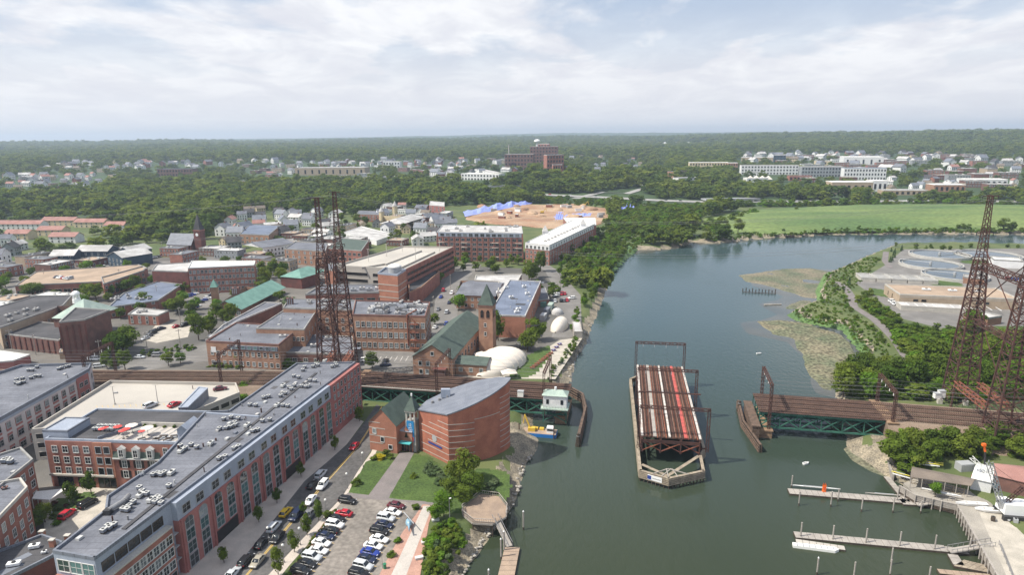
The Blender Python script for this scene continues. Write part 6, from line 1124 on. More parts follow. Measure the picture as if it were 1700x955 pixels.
c_=stt.world(stt.L*.5,stt.D*.5,stt.h);dm=thing('roof_drum','pale round drum with a domed cap on the banded stair tower','drum',c_);MB().tube((0,0,0),(0,0,3.2),3.6,18).build('wall','grey_paint',dm);b=MB();b.dome((0,0,3.2),3.8,3.8,1.6,18,4);b.build('dome','roof_white',dm)
bldp('stair_tower','short banded brick stair tower behind the lattice tower','stair tower',[P(538,448,20),P(556,450,20),P(560,440,20),P(543,438,20)],20,wall='brick_orange',roof='roof_grey',par=.6)
# ------ brick apartment blocks by the creek
ta=bldp('loft_block','six-storey red brick loft block with grey top floor','loft block',[P(725,386,24.5),P(868,388,24.5),P(866,376,24.5),P(735,374,24.5)],24.5,wall='brick_red',roof='roof_light',par=.4,parm='grey_paint')
for z in(1,4.6,8.2,11.8,15.4):win(ta,0,z,15,2.6,2.0,.8,None,'double','pane_dark','grey_paint')
for k in range(16):MB().box(ta.L*k/15-.35,-.35,0,ta.L*k/15+.35,.05,18.2).build('pilaster','brick_red',ta.root)
for a in(.0,.27,.63,.9):MB().box(ta.L*a+1,-1.3,3.3,ta.L*(a+.09),0,3.5).build('balcony','concrete',ta.root);MB().box(ta.L*a+1,-1.3,10.4,ta.L*(a+.09),0,10.6).build('balcony','concrete',ta.root);MB().box(ta.L*a+1,-1.3,14.0,ta.L*(a+.09),0,14.2).build('balcony','concrete',ta.root)
band(ta,0,20,3.2,'zinc',1,ta.L-1,.12,'upper_wall');win(ta,0,18.9,14,2.8,2.0,2,ta.L-2,'double','pane','grey_paint',.12)
for i in range(12):duct(ta.world(R.uniform(3,ta.L-5),R.uniform(2,max(3,ta.D-3)),ta.h),ta.rz,R.uniform(1.5,4),1.6,1.4,'pale roof unit on the six-storey loft block','roof units on the loft block','roof_light')
ub=bldp('apartment_block','long brick apartment block with pale roof and two little spires','apartment block',[P(872,404,17.5),P(912,408,17.5),P(988,372,17.5),P(950,366,17.5)],17.5,wall='brick_red',roof='roof_white',par=.5,parm='white_trim')
el1=(Vector(ub.p[2])-Vector(ub.p[1])).length
for z in(.6,4,7.4):win(ub,0,z,6,1.5,1.9,style='double',pane='pane_dark');win(ub,1,z,20,1.6,1.9,style='double',pane='pane_dark')
band(ub,0,ub.h-2,3.4,'stucco_white',0,None,.15,'upper_wall');band(ub,1,ub.h-2,3.4,'stucco_white',0,None,.15,'upper_wall');win(ub,0,ub.h-3.2,6,1.6,2,style='double',pane='pane_dark',off=.15);win(ub,1,ub.h-3.2,20,1.6,2,style='double',pane='pane_dark',off=.15)
for q,l in(((905,388),'small white pointed turret on the pale apartment roof'),((968,376),'far white pointed turret on the pale apartment roof')):t=thing('turret',l,'turret',P(*q,17.5));MB().box(-2.2,-2.2,-.3,2.2,2.2,2.2).build('wall','stucco_white',t);MB().add([(-2.5,-2.5,2.2),(2.5,-2.5,2.2),(2.5,2.5,2.2),(-2.5,2.5,2.2),(0,0,7)],[(0,1,4),(1,2,4),(2,3,4),(3,0,4)]).build('spire','roof_light',t)
for i in range(14):u=.1+.8*i/13;duct(ub.world(ub.p[1][0]*.5+(ub.p[2][0]-ub.p[1][0])*u,1+(ub.p[2][1])*u,ub.h),ub.rz,2,1.4,1.1,'pale roof unit on the long apartment block by the creek','roof units on the creekside block','roof_light')
bldp('apartment_block','brick and white apartment wing with stepped pale roofs behind the creekside block','apartment wing',[P(945,375,17),P(990,374,17),P(988,362,17),P(935,362,17)],17,wall='brick_red',roof='roof_white',par=.5,parm='white_trim')
def clutter(bd,n):
 for _ in range(n):
  x,y=R.uniform(0,bd.L),R.uniform(0,bd.D)
  if not inpoly(x,y,[(cx_*.96+bd.L*.02,cy_*.96+bd.D*.02)for cx_,cy_ in bd.p]):continue
  k=R.random()
  if k<.5:MB().tube((x,y,bd.h-.05),(x,y,bd.h+R.uniform(.5,1.3)),R.uniform(.1,.22),7).build('vent_pipe',R.choice(['steel_grey','unit_case','rust']),bd.root)
  elif k<.75:MB().box(x,y,bd.h-.05,x+1.1,y+.8,bd.h+.45).build('roof_hatch',R.choice(['unit_case','zinc_dark','roof_light']),bd.root)
  else:w_,l_=R.uniform(1.5,4),R.uniform(2,6);MB().box(x,y,bd.h-.04,x+l_,y+w_,bd.h+.015).build('roof_patch',R.choice(['roof_dark','roof_grey','zinc_dark']),bd.root)
for bd_,n_ in((lb,60),(pa,22),(ga,6),(ql,14),(W1,14),(W2,16),(W3,12),(W4,10),(W5,8),(lf,10),(bh,16),(lo,0),(c1,8),(c2,8),(c3,10)):clutter(bd_,n_)
# ------ town on the left
va=bldp('old_theatre','windowless brown brick hall with tall pilasters and low dark roof','hall',[P(13,556,9.5),P(98,566,9.5),P(130,541,9.5),P(40,533,9.5)],9.5,wall='brick_brown',roof='roof_dark',par=.4);[MB().box(va.L*k/9-.3,-.3,-.3,va.L*k/9+.3,0,6.2).build('pilaster','brick_dark',va.root)for k in range(10)]
vb=bldp('old_theatre','tall brown brick stage house rising beside the green pyramid roof','stage house',[P(98,536,21),P(140,532,21),P(182,516,21),P(125,512,21)],21,wall='brick_brown',roof='roof_dark',par=.5);[MB().box(vb.L*k/4-.35,-.3,4,vb.L*k/4+.35,0,16.5).build('pilaster','brick_dark',vb.root)for k in range(5)]
vc=bldp('town_hall','hall with a pale green pyramid roof and white cupola behind the brown stage house','hall',[P(88,528,14),P(140,530,14),P(142,510,14),P(95,508,14)],14,wall='brick_brown',roof='patina',rtype='pyramid',rh=7)
t=thing('cupola','white cupola with columns above the pale green pyramid roof','cupola',P(128,503,17));MB().tube((0,0,0),(0,0,2),1.9,8).build('base','white',t);[MB().tube((1.4*math.cos(a),1.4*math.sin(a),2),(1.4*math.cos(a),1.4*math.sin(a),4.4),.2,6).build('column','white',t)for a in[k*.785 for k in range(8)]];b=MB();b.dome((0,0,4.4),1.9,1.9,1.7,10,4);b.build('dome','white',t)
for q,m_,l in[([(0,545,13),(105,508,13),(120,491,13),(60,492,13),(-20,515,13)],'roof_dark','row of shops with dark roofs and green skylights on the upper left street'),([(178,512,9),(262,500,9),(302,473,9),(262,468,9),(205,488,9)],'roof_blue','long low brick block with a blue grey roof full of units'),([(212,523,8),(262,525,8),(280,517,8),(228,512,8)],'roof_light','small brick house with pale hipped roof beside the parked cars')]:
 bb=bldp('brick_block',l,'brick block',[P(*v)for v in q],q[0][2],wall='brick_red' if m_!='roof_dark' else 'stucco_tan',roof=m_,par=.5)
 for z in((1.2,4.6)if q[0][2]>8.5 else(.8,2.9)):win(bb,0,z,max(3,int(bb.L/4)),1.3,1.5,style='sash')
 for i in range(9 if m_!='roof_light' else 2):u=R.uniform(.1,.9);duct(bb.world(bb.L*u,R.uniform(2,bb.D*.5),bb.h),bb.rz,R.uniform(1.5,3),1.5,1.2,f'pale roof unit on the {l.split(" with")[0].split(" beside")[0]}',f'roof units on the {l.split(" with")[0]}','roof_light')
sm_=bldp('store','wide brick store with a flat tan roof below the dark blue houses','store',[P(25,475,9),P(178,468,9),P(245,446,9),P(230,440,9),P(60,452,9)],9,wall='brick_red',roof='roof_tan',par=.5);win(sm_,0,.6,10,4,2.2,style='strip',pane='pane_dark',frame='concrete')
sr=bldp('shop_row','row of brick shop fronts with gables along the store','shop row',[P(172,473,11),P(240,450,11),P(238,443,11),P(168,462,11)],11,wall='brick_red',roof='roof_tan',par=.8);win(sr,0,1,9,3.2,2.6,style='strip',pane='pane_dark',frame='copper_green');win(sr,0,5,9,2.0,1.8,style='double',pane='pane_dark')
ml=bldp('brick_mill','four-storey red brick mill with white roof edge and many small windows','brick mill',[P(312,446,19),P(422,441,19),P(424,434,19),P(318,434,19)],19,wall='brick_red',roof='roof_white',par=.5,parm='white_trim')
for z in(1.5,5.2,9,12.6):win(ml,0,z,17,1.3,2.0,style='sash4')
mk=bldp('brick_mill','dark-fronted brick wing joined to the four-storey mill','mill wing',[P(252,450,16),P(312,452,16),P(318,436,16),P(260,440,16)],16,wall='brick_dark',roof='roof_light',par=.5)
sn=bldp('station','station building with a teal green roof and a brick gable','station',[P(352,512,7),P(400,513,7),P(452,478,7),P(408,476,7)],7,wall='brick_tan',roof='copper_green',rtype='gable',rh=4.2,axis='y',eave=.8);win(sn,0,.6,5,2.2,2.6,style='arch');win(sn,0,4.6,2,1.0,1.6)
t=thing('station_tower','small brick station tower with a teal pointed roof','tower',P(359,506),.2);MB().box(-1.7,-1.7,0,1.7,1.7,10.5).build('shaft','brick_tan',t);MB().add([(-2.1,-2.1,10.5),(2.1,-2.1,10.5),(2.1,2.1,10.5),(-2.1,2.1,10.5),(0,0,15)],[(0,1,4),(1,2,4),(2,3,4),(3,0,4)]).build('roof','copper_green',t)
ch2=bldp('church','dark brick church with slate roof and tall pointed tower','church',[(-284,531),(-262,526),(-258,538),(-280,543)],11,3,wall='brick_dark',roof='zinc_dark',rtype='gable',rh=8,axis='x');win(ch2,0,2,6,1.6,4.5,style='arch',pane='pane_dark',frame='brick_red')
t=thing('church_tower','tall brick church tower with a dark pointed spire and clock','tower',(-256,530,3),-.2);MB().box(-3,-3,0,3,3,19).build('shaft','brick_dark',t);MB().box(-3.3,-3.3,19,3.3,3.3,19.8).build('cornice','brick_red',t);MB().add([(-3,-3,19.8),(3,-3,19.8),(3,3,19.8),(-3,3,19.8),(0,0,33)],[(0,1,4),(1,2,4),(2,3,4),(3,0,4)]).build('spire','roof_dark',t);MB().tube((0,-3,16),(0,-3.15,16),1.3,12).build('clock_face','white',t)
for a,b_,d_,z,l in[((82,425),(122,424),14,9,'dark blue house with a white roof edge, nearest the street trees'),((126,417),(178,417),14,10.5,'widest dark blue house under a pale roof'),((178,424),(203,428),22,11,'dark blue gabled house at the end of the row'),((194,418),(218,419),20,11,'dark blue gabled house just behind the end house')]:
 h_=bld('blue_house',l,'house',a,b_,d_,z,wall='siding_blue',roof='roof_light',rtype='gable',rh=3.5,axis='x' if d_<15 else 'y',eave=.6);[win(h_,0,z_,max(2,int(h_.L/5)),1.3,1.7,style='sash')for z_ in(1.2,4.4)]
for i,(x0,x1,y)in enumerate([(-40,66,372),(68,122,366),(122,172,369),(172,205,374),(5,45,388),(60,102,382),(80,124,393)]):
 h_=bld('terrace_row',f'cream terrace under a long salmon red roof, {["leftmost of the back row", "highest of the back row", "middle of the back row", "end of the back row", "lowest at the far left", "short one in front", "nearest the dark blue houses"][i]}','terrace houses',(x0,y),(x1,y),12,9,wall='stucco_cream' if i%3 else 'stucco_white',roof='roof_red',rtype='gable',rh=3.2,axis='x');n_=max(3,int(h_.L/5.5));[win(h_,0,z_,n_,1.5,1.6,style='sash')for z_ in(.8,3.6)]
pk=bldp('flat_building','pink flat-roofed row with white trim in front of the pale house','row',[P(-60,606,6.5),P(22,600,6.5),P(50,590,6.5),P(-60,575,6.5)],6.5,wall='brick_pink',roof='roof_white',par=.4,parm='white_trim')
rb=bldp('station_platform','small tan platform canopy beside the brown brick hall','platform canopy',[P(98,586,6),P(142,580,6),P(140,576,6),P(100,580,6)],6,wall='stucco_tan',roof='roof_tan',par=.2)
gy=bldp('green_hall','brick hall with a teal hipped roof behind the station','hall',[P(466,459,10),P(500,462,10),P(528,455,10),P(500,446,10)],10,wall='brick_dark',roof='copper_green',rtype='hip',rh=4)
gz=bldp('green_hall','long brick school with a flat green roof behind the lattice tower','school',[P(545,413,13),P(600,417,13),P(612,400,13),P(568,396,13)],13,wall='brick_red',roof='slate_green',par=.5);win(gz,0,2,7,2.4,2.2,style='strip',pane='pane_dark');win(gz,0,6,7,2.4,2.2,style='strip',pane='pane_dark')
bf=bldp('brick_block','square brown brick block beside the white terrace row','brick block',[P(472,414,14),P(540,418,14),P(545,405,14),P(490,402,14)],14,wall='brick_tan',roof='roof_grey',par=.6);[win(bf,0,z_,7,1.5,1.9,style='sash')for z_ in(1.4,4.8,8.2)]
wr=bldp('white_terrace','white terrace row with many dormer gables behind the station','terrace houses',[P(436,412,11),P(488,404,11),P(487,396,11),P(440,400,11)],11,wall='siding_white',roof='roof_grey',rtype='gable',rh=3);[win(wr,0,z_,9,1.3,1.7,style='sash',pane='pane_dark')for z_ in(1,4.4)]
fb=bldp('flat_building','tan brick flat building with blue grey roof in the upper left town','flat building',[P(398,389,12),P(446,391,12),P(465,375,12),P(415,373,12)],12,wall='brick_tan',roof='roof_blue',par=.5);[win(fb,0,z_,6,2,1.8,style='double')for z_ in(1.4,5)]
cu=bldp('old_house','cream turreted old mansion with pale slate roofs','mansion',[P(631,371,12),P(668,372,12),P(672,360,12),P(636,358,12)],12,wall='stucco_cream',roof='roof_light',rtype='hip',rh=4);[win(cu,0,z_,6,1.3,2,style='sash',pane='pane_dark')for z_ in(1.5,5)]
for q,l in(((656,352),'taller pointed turret of the cream mansion'),((634,362),'shorter pointed turret at the mansion corner')):t=thing('turret',l,'turret',P(*q,9));MB().tube((0,0,-6),(0,0,7),3,8).build('wall','stucco_cream',t);MB().tube((0,0,7),(0,0,13),3.5,8,0,.1).build('spire','roof_light',t)
sw_=bldp('store','long white low store in front of the cream mansion','store',[P(566,388,7),P(625,400,7),P(655,390,7),P(600,376,7)],7,wall='siding_white',roof='roof_light',par=.4);rbk=bldp('brick_block','red brick block with flat roof beside the cream mansion','brick block',[P(592,356,11),P(632,357,11),P(634,351,11),P(596,350,11)],11,wall='brick_red',roof='roof_grey',par=.4);[win(rbk,0,z_,8,1.5,1.8,style='sash')for z_ in(1.5,4.8)]
bp_=bldp('brick_block','small pinkish brick tower block above the building site road','brick block',[P(712,341,14),P(738,343,14),P(738,336,14),P(714,334,14)],14,wall='brick_pink',roof='roof_light',par=.4);[win(bp_,0,z_,4,2,1.6,style='double',pane='pane_dark')for z_ in(1.5,5,8)]
qb=thing('rock_cut','bare brown rock face in the wooded bank','rock face',P(590,343));b=MB()
for i in range(24):x=-26+i*2.3;b.add([(x,0,0),(x+2.4,R.uniform(-1,1),0),(x+2.3,7+R.uniform(-1,1),9*math.sin((i+1)/26*3.14)+R.uniform(0,1.5)),(x,7,9*math.sin((i+.2)/26*3.14)+R.uniform(0,1.5))],[(0,1,2,3)])
b.build('stone','stone_brown',qb)
# ------ cars
def loft(b,st,mi=0):
 n=len(st[0]);vs=[v for r_ in st for v in r_];fs=[]
 for i in range(len(st)-1):
  for k in range(n):fs.append((i*n+k,i*n+(k+1)%n,(i+1)*n+(k+1)%n,(i+1)*n+k))
 fs+=[tuple(range(n))[::-1],tuple(range((len(st)-1)*n,len(st)*n))];b.add(vs,fs,mi);return b
def ring(x,w,z0,z1,r=.12):
 h=w/2;return[(x,-h+.05,z0),(x,h-.05,z0),(x,h,z0+r),(x,h,z1-r),(x,h-r*1.3,z1),(x,-h+r*1.3,z1),(x,-h,z1-r),(x,-h,z0+r)]
def car_meshes(kind):
 L_,w={'sedan':(4.6,1.8),'suv':(4.7,1.88),'van':(4.9,1.95),'pickup':(5.4,1.95),'wagon':(4.5,1.8)}[kind];h=L_/2;bt={'sedan':.92,'suv':1.06,'van':1.08,'pickup':1.05,'wagon':.95}[kind]
 b=MB();hood=bt-(.08 if kind!='van' else.02)
 loft(b,[ring(-h,w*.82,.42,bt-.18),ring(-h+.12,w*.94,.3,bt-.02),ring(-h+.8,w,.24,bt),ring(0,w,.22,bt+.02),ring(h-1.25,w,.22,bt),ring(h-.5,w*.97,.26,hood-.06),ring(h-.1,w*.88,.32,hood-.16),ring(h,w*.74,.4,hood-.3)]);body=b.mesh('body','white',True)
 zt={'sedan':1.43,'suv':1.72,'van':1.85,'pickup':1.78,'wagon':1.5}[kind];x0,x1,xf,xr={'sedan':(-1.75,1.05,.35,-1.05),'suv':(-2.2,1.1,.5,-1.95),'van':(-2.35,1.6,.9,-2.1),'pickup':(-.7,1.3,.7,-.5),'wagon':(-2.05,1.05,.35,-1.6)}[kind]
 g=MB();loft(g,[ring(x0,w*.90,bt-.05,bt+.03,.03),ring(xr,w*.80,bt-.05,zt-.04,.1),ring((xf+xr)/2,w*.82,bt-.05,zt-.02,.1),ring(xf,w*.80,bt-.05,zt-.05,.1),ring(x1,w*.88,bt-.05,bt+.03,.03)]);glass=g.mesh('windows','car_glass',True)
 r_=MB();loft(r_,[ring(xr+.02,w*.70,zt-.07,zt-.01,.02),ring(xr+.25,w*.76,zt-.06,zt+.02,.02),ring(xf-.2,w*.76,zt-.06,zt+.02,.02),ring(xf+.02,w*.68,zt-.09,zt-.03,.02)])
 for s in(-1,1):
  for xa,za,xb,zb in((x1-.05,bt,xf,zt-.02),(x0+.05,bt,xr,zt-.02),((xf+xr)/2,bt,(xf+xr)/2,zt)):r_.beam((xa,s*w*.445,za),(xb,s*w*.39,zb),.09)
 roof=r_.mesh('roof','white',False);wh=MB();wh.tube((0,-.11,0),(0,.11,0),.33,12);wheel=wh.mesh('wheel','tyre');ri_=MB();ri_.tube((0,-.12,0),(0,.12,0),.2,8);rim=ri_.mesh('rim','alloy');hl=MB();hl.box(-.05,-.2,-.08,.06,.2,.08);head=hl.mesh('headlight','lens');tl_=MB();tl_.box(-.04,-.18,-.1,.04,.18,.1);tail=tl_.mesh('tail_light','tail_red')
 bed_=None
 if kind=='pickup':q=MB();q.box(-2.55,-.75,bt-.02,-.8,.75,bt+.03);bed_=q.mesh('cargo_bed','fan_dark')
 return dict(L=L_,w=w,bt=bt,body=body,glass=glass,roof=roof,wheel=wheel,rim=rim,head=head,tail=tail,bed=bed_)
CM={k:car_meshes(k)for k in('sedan','suv','van','pickup','wagon')}
COLN=dict(white='white',black='black',silver='car_silver',grey='car_grey',navy='car_navy',blue='car_blue',red='car_red',maroon='car_maroon',yellow='car_yellow',gold='car_gold')
def recol(o,m):o.material_slots[0].link='OBJECT';o.material_slots[0].material=MT[COLN[m]];return o
def car(p,rz,kind,col,label,group=None,small=False):
 m_=CM[kind];t=thing('car' if kind!='pickup' else 'pickup_truck',label,{'pickup':'pickup','van':'van','suv':'suv'}.get(kind,'car'),p,rz,group)
 recol(put('body',m_['body'],t),col);put('windows',m_['glass'],t);recol(put('roof',m_['roof'],t),col)
 if m_['bed']is not None:put('cargo_bed',m_['bed'],t)
 for x in(-m_['L']*.31,m_['L']*.31):
  for s in(-1,1):q=put('wheel',m_['wheel'],t,(x,s*(m_['w']/2-.1),.33));(None if small else put('rim',m_['rim'],q))
 if not small:
  for s in(-1,1):put('headlight',m_['head'],t,(m_['L']/2-.16,s*m_['w']*.36,m_['bt']-.28));put('tail_light',m_['tail'],t,(-m_['L']/2+.06,s*m_['w']*.38,m_['bt']-.22))
 return t
def heading(a,b_):d=P(*b_)-P(*a);return math.atan2(d.y,d.x)
def pz(px,py,z=3.08):return P(px,py,z)
# street: parked at the kerb in the block's shade, and cars in the lane
SH=heading((452,880),(545,778));DOWN=SH+math.pi
for x,y,k,c,d,l in[(533,791,'suv','silver',1,'silver suv parked farthest up the street in the shade'),(519,808,'sedan','black',1,'black sedan parked behind the silver suv in the shade'),(536,809,'suv','white',0,'white suv driving along the sunny lane beside the black sedan'),(516,834,'sedan','white',0,'white sedan in the lane behind the yellow car'),(475,854,'wagon','yellow',1,'bright yellow car parked in the kerbside shade'),(492,860,'van','navy',0,'dark navy suv in the lane beside the yellow car'),(513,859,'pickup','grey',0,'grey pickup with an open bed in the oncoming lane'),(455,879,'suv','silver',1,'pale silver suv parked behind the yellow car'),(461,896,'sedan','black',0,'shiny black sedan in the lane near the corner of the lot'),(434,906,'sedan','black',1,'black car parked below the pale silver suv'),(409,935,'suv','black',1,'black suv parked nearest the camera in the shade'),(428,936,'sedan','gold',0,'champagne silver sedan in the lane at the bottom of the street'),(386,957,'sedan','silver',1,'silver car at the very bottom of the street'),(588,744,'sedan','red',0,'red car alone in the far part of the street')]:
 car(pz(x,y),SH if(d and R.random()<.9)or c in('grey','yellow')else DOWN,k,c,l,'cars along the street')
LH=heading((520,905),(540,908))-.06
LOTL=[(571,856,'sedan','red','red sports car at the head of the left row'),(559,865,'sedan','black','black sedan second in the left row'),(556,875,'suv','white','white suv third in the left row'),(548,885,'sedan','black','black car fourth in the left row'),(541,894,'sedan','navy','dark hatchback fifth in the left row'),(534,905,'sedan','white','white sedan with a roof box, sixth in the left row'),(529,918,'sedan','white','white coupe with a sunroof, seventh in the left row'),(518,929,'suv','silver','silver suv eighth in the left row'),(510,940,'sedan','black','black car ninth in the left row'),(500,952,'suv','black','black suv at the bottom of the left row')]
for x,y,k,c,l in LOTL:car(pz(x,y),LH+R.uniform(-.04,.04)+(math.pi if R.random()<.3 else 0),k,c,l+' of the lot','cars in the riverside lot')
LOTR=[(658,843,'sedan','maroon','maroon sedan at the head of the right row'),(652,854,'sedan','white','white sedan second in the right row'),(641,864,'suv','silver','silver suv third in the right row'),(638,875,'sedan','navy','dark navy sedan fourth in the right row'),(630,886,'suv','black','black suv fifth in the right row'),(630,899,'sedan','white','white car sixth in the right row'),(620,910,'sedan','white','white sedan seventh in the right row'),(615,921,'sedan','blue','bright blue car eighth in the right row'),(609,932,'sedan','navy','navy car ninth in the right row'),(603,944,'suv','silver','silver suv tenth in the right row'),(596,957,'suv','black','black suv at the bottom of the right row')]
for x,y,k,c,l in LOTR:car(pz(x,y),LH+R.uniform(-.04,.04),k,c,l+' of the lot','cars in the riverside lot')
car(pz(577,835),LH+.02,'suv','black','black suv leaving across the top of the lot','cars in the riverside lot')
car(P(112,858,3.08),heading((105,865),(125,850)),'suv','red','shiny red suv on the curved courtyard drive');car(P(146,840,3.08),heading((130,848),(160,832)),'van','black','long black suv on the courtyard drive');car(P(250,676,12.05),heading((240,680),(262,671)),'suv','silver','silver suv parked on the white top deck');car(P(290,674,12.05),1.2,'sedan','red','red car half hidden by the grey ramp house');car(P(231,695,12.05),.2,'suv','black','black car behind the terrace parapet');car(P(262,695,12.05),.2,'sedan','grey','grey car behind the terrace parapet');car(P(366,648,12.05),.4,'sedan','maroon','maroon car at the railway end of the white top deck')
# bay lines
b=MB();u=Vector((math.cos(LH),math.sin(LH),0))
for rows,s in((LOTL,1),(LOTR,-1)):
 for(x,y,*_),(x2,y2,*_)in zip(rows[:-1],rows[1:]):
  c_=(P(x,y,3.08)+P(x2,y2,3.08))/2;q0,q1=c_-u*2.6,c_+u*2.8;n_=Vector((-u.y,u.x,0))*.05;b.add([q0-n_,q1-n_,q1+n_,q0+n_],[(0,1,2,3)])
b.build('bay_marking','line_yellow',kind='structure')
b=MB()
for k in range(9):
 for r_ in((622+k*9.2,573,617+k*9.2,581),(606+k*9,592,601+k*9,600)):p,q=P(r_[0],r_[1],3.065),P(r_[2],r_[3],3.065);d=(q-p).normalized();n_=Vector((-d.y,d.x,0))*.09;b.add([p-n_,p+n_,q+n_,q-n_],[(0,1,2,3)])
b.build('bay_marking','line_white',kind='structure')
def carfield(pts,n,rz,label,group,z=3.08,cols=('white','black','silver','grey','navy','red','white','silver','blue')):
 for i in range(n):
  u=(i+.5)/n*(len(pts)-1);k=min(int(u),len(pts)-2);f=u-k;x=pts[k][0]+(pts[k+1][0]-pts[k][0])*f;y=pts[k][1]+(pts[k+1][1]-pts[k][1])*f
  if R.random()<.12:continue
  c=R.choice(cols);kd=R.choice(['sedan','suv','sedan','wagon','van']);car(P(x,y,z),rz+R.uniform(-.1,.1)+(math.pi if R.random()<.5 else 0),kd,c,f'{c} {dict(sedan="sedan", suv="suv", wagon="hatchback", van="van")[kd]} {label}',group,True)
carfield([(238,566),(262,548),(312,541)],8,1.2,'parked by the small hipped brick house','cars by the hipped brick house');carfield([(305,497),(325,488),(348,480)],7,.2,'parked in the first station row','cars at the station');carfield([(330,505),(345,496),(360,485)],5,.2,'parked in the second station row','cars at the station');carfield([(316,515),(330,508)],3,.2,'parked nearest the tracks at the station','cars at the station')
carfield([(740,568),(742,520),(752,480)],5,1.5,'on the street beside the mill hall','cars on the side street');carfield([(720,560),(730,500),(738,478)],4,1.5,'at the kerb opposite the mill hall','cars on the side street');carfield([(915,492),(945,488)],6,1.45,'in the first row of the riverside road car park','cars by the riverside road');carfield([(914,502),(944,500)],6,1.45,'in the second row of the riverside road car park','cars by the riverside road');carfield([(949,500),(950,486)],2,.3,'on the edge of the riverside road','cars by the riverside road')
for x,y,k,c,l in[(607,600,'suv','white','white suv at the tree end of the small mill car park'),(640,601,'sedan','black','black sedan in the small mill car park'),(640,608,'sedan','navy','dark car nearest the tracks in the small mill car park'),(681,567,'pickup','black','black pickup by the red fire escape'),(160,598,'van','white','white van beside the tracks by the pale house'),(165,610,'suv','silver','silver suv beside the tracks by the pale house'),(232,595,'sedan','silver','silver car on the lane below the big street tree'),(262,592,'van','grey','grey van on the lane below the big street tree')]:car(P(x,y,3.08),R.choice((0,.3,1.4)),k,c,l,None,True)
carfield([(60,470),(110,456),(160,446),(220,437)],9,.5,'on the street past the tan-roofed store','cars on the upper left street');carfield([(92,461),(118,464)],6,1.3,'on the roof deck of the tan-roofed store','cars on the store roof',9.05);carfield([(246,430),(275,425)],4,.4,'in the lot beside the brick church','cars by the church');carfield([(1480,500),(1490,508)],3,.1,'beside the tan plant building','cars at the treatment plant',cols=('white',));carfield([(1655,460),(1700,468)],6,.3,'in the plant yard behind the tower','cars at the treatment plant');carfield([(1640,495),(1700,503)],5,.1,'on the plant yard near the tracks','cars at the treatment plant',cols=('white','silver'));carfield([(60,880),(62,879)],0,0,'','')
b=None
for i in range(22):
 x=880+i*37+R.uniform(-10,10);y=np.interp(x,[760,858,930,1000,1100,1180,1275,1413,1560,1800],[312,321,325,328,333.5,336,335,335,334,336]);p=G(x,float(y));c=R.choice(['white','silver','black','grey','white','red']);p.z+=.65;car(p,R.choice((.0,math.pi))-.1,R.choice(['sedan','van','suv']),c,f'tiny {c} vehicle on the far highway','traffic on the far highway',True)
 # lamps, bins and planting along the street
def lamp(q,label,h=4.2):
 t=thing('street_lamp',label,'street lamp',P(*q),0,'globe lamps by the street');MB().tube((0,0,0),(0,0,h),.07,8,0,.05).build('pole','steel_grey',t);b=MB();b.dome((0,0,h+.2),.3,.3,.34,10,4);b.dome((0,0,h+.2),.3,.3,-.25,10,3);b.build('globe','lamp_white',t);MB().tube((0,0,0),(0,0,.5),.16,8).build('base','steel_grey',t)
for q,l in[((603,776),'globe street lamp nearest the gabled hall'),((577,812),'globe street lamp beside the first lawn'),((542,857),'globe street lamp at the top of the planting strip'),((499,906),'globe street lamp halfway down the planting strip'),((472,935),'globe street lamp at the bottom of the planting strip'),((447,905),'globe street lamp in the block shade')]:lamp(q,l)
for q,h,w,l in[((529,865),6,3.2,'upright street tree at the head of the planting strip'),((510,890),6,3.4,'upright street tree second in the planting strip'),((489,918),6.4,3.6,'upright street tree third in the planting strip'),((462,955),7,4,'upright street tree lowest in the planting strip'),((505,855),3.6,2.6,'small shaded street tree by the yellow car'),((460,836),4.5,3,'shaded street tree by the block entrance'),((500,792),4.5,3.2,'shaded street tree beside the far entrance'),((430,868),4.4,3,'shaded kerb tree above the black suv'),((372,935),4.2,3,'shaded kerb tree at the bottom of the block'),((556,748),5,3.4,'shaded tree by the block end'),((597,700),5,4,'tree in the shade under the railway bridge')]:tree(P(*q),h,w,l,'tall' if h>5.5 else 'mid','street trees')
for i in range(16):u=i/15;bush(P(556-74*u+R.uniform(-3,3),850+105*u+R.uniform(-3,3)),R.uniform(.6,1.2),R.uniform(1.2,2),'low shrub in the planting strip between street and lot','bush','shrubs in the planting strip')
bush(P(545,858),1.6,3.2,'larger rounded shrub at the head of the left car row')
for q,k,l in[((660,900),'bush_bright','yellow green ornamental bush in the middle of the plaza'),((649,925),'bush','rounded green bush lower on the plaza'),((690,846),'bush','green bush at the top of the plaza')]:bush(P(*q),1.5,2.6,l,k)
for q,h,w,k,l in[((622,763),1.8,3.4,'bush','dark rounded bush against the gabled hall'),((631,763),1.7,3.6,'bush_yellow','bright yellow bush in front of the gabled hall'),((642,757),2.2,3.0,'bush','green bush under the hall windows'),((648,762),1.6,2.4,'bush','low green bush by the entrance path'),((592,806),2.2,3.6,'bush','dark spreading bush on the first lawn'),((686,795),1.9,2.4,'bush','small round bush on the second lawn')]:bush(P(*q),h,w,l,k)
for q,l in[((626,905),'green bronze figure on the plaza'),]:pass
t=thing('flag_bin','green bin beside the plaza post at the bottom of the lot','bin',P(639,945));MB().tube((0,0,0),(0,0,1.1),.35,10).build('barrel','green_bin',t);MB().tube((0,0,1.1),(0,0,1.25),.4,10).build('lid','green_bin',t);MB().tube((-.5,0,0),(-.5,0,3.6),.05,6).build('post','steel_grey',t)
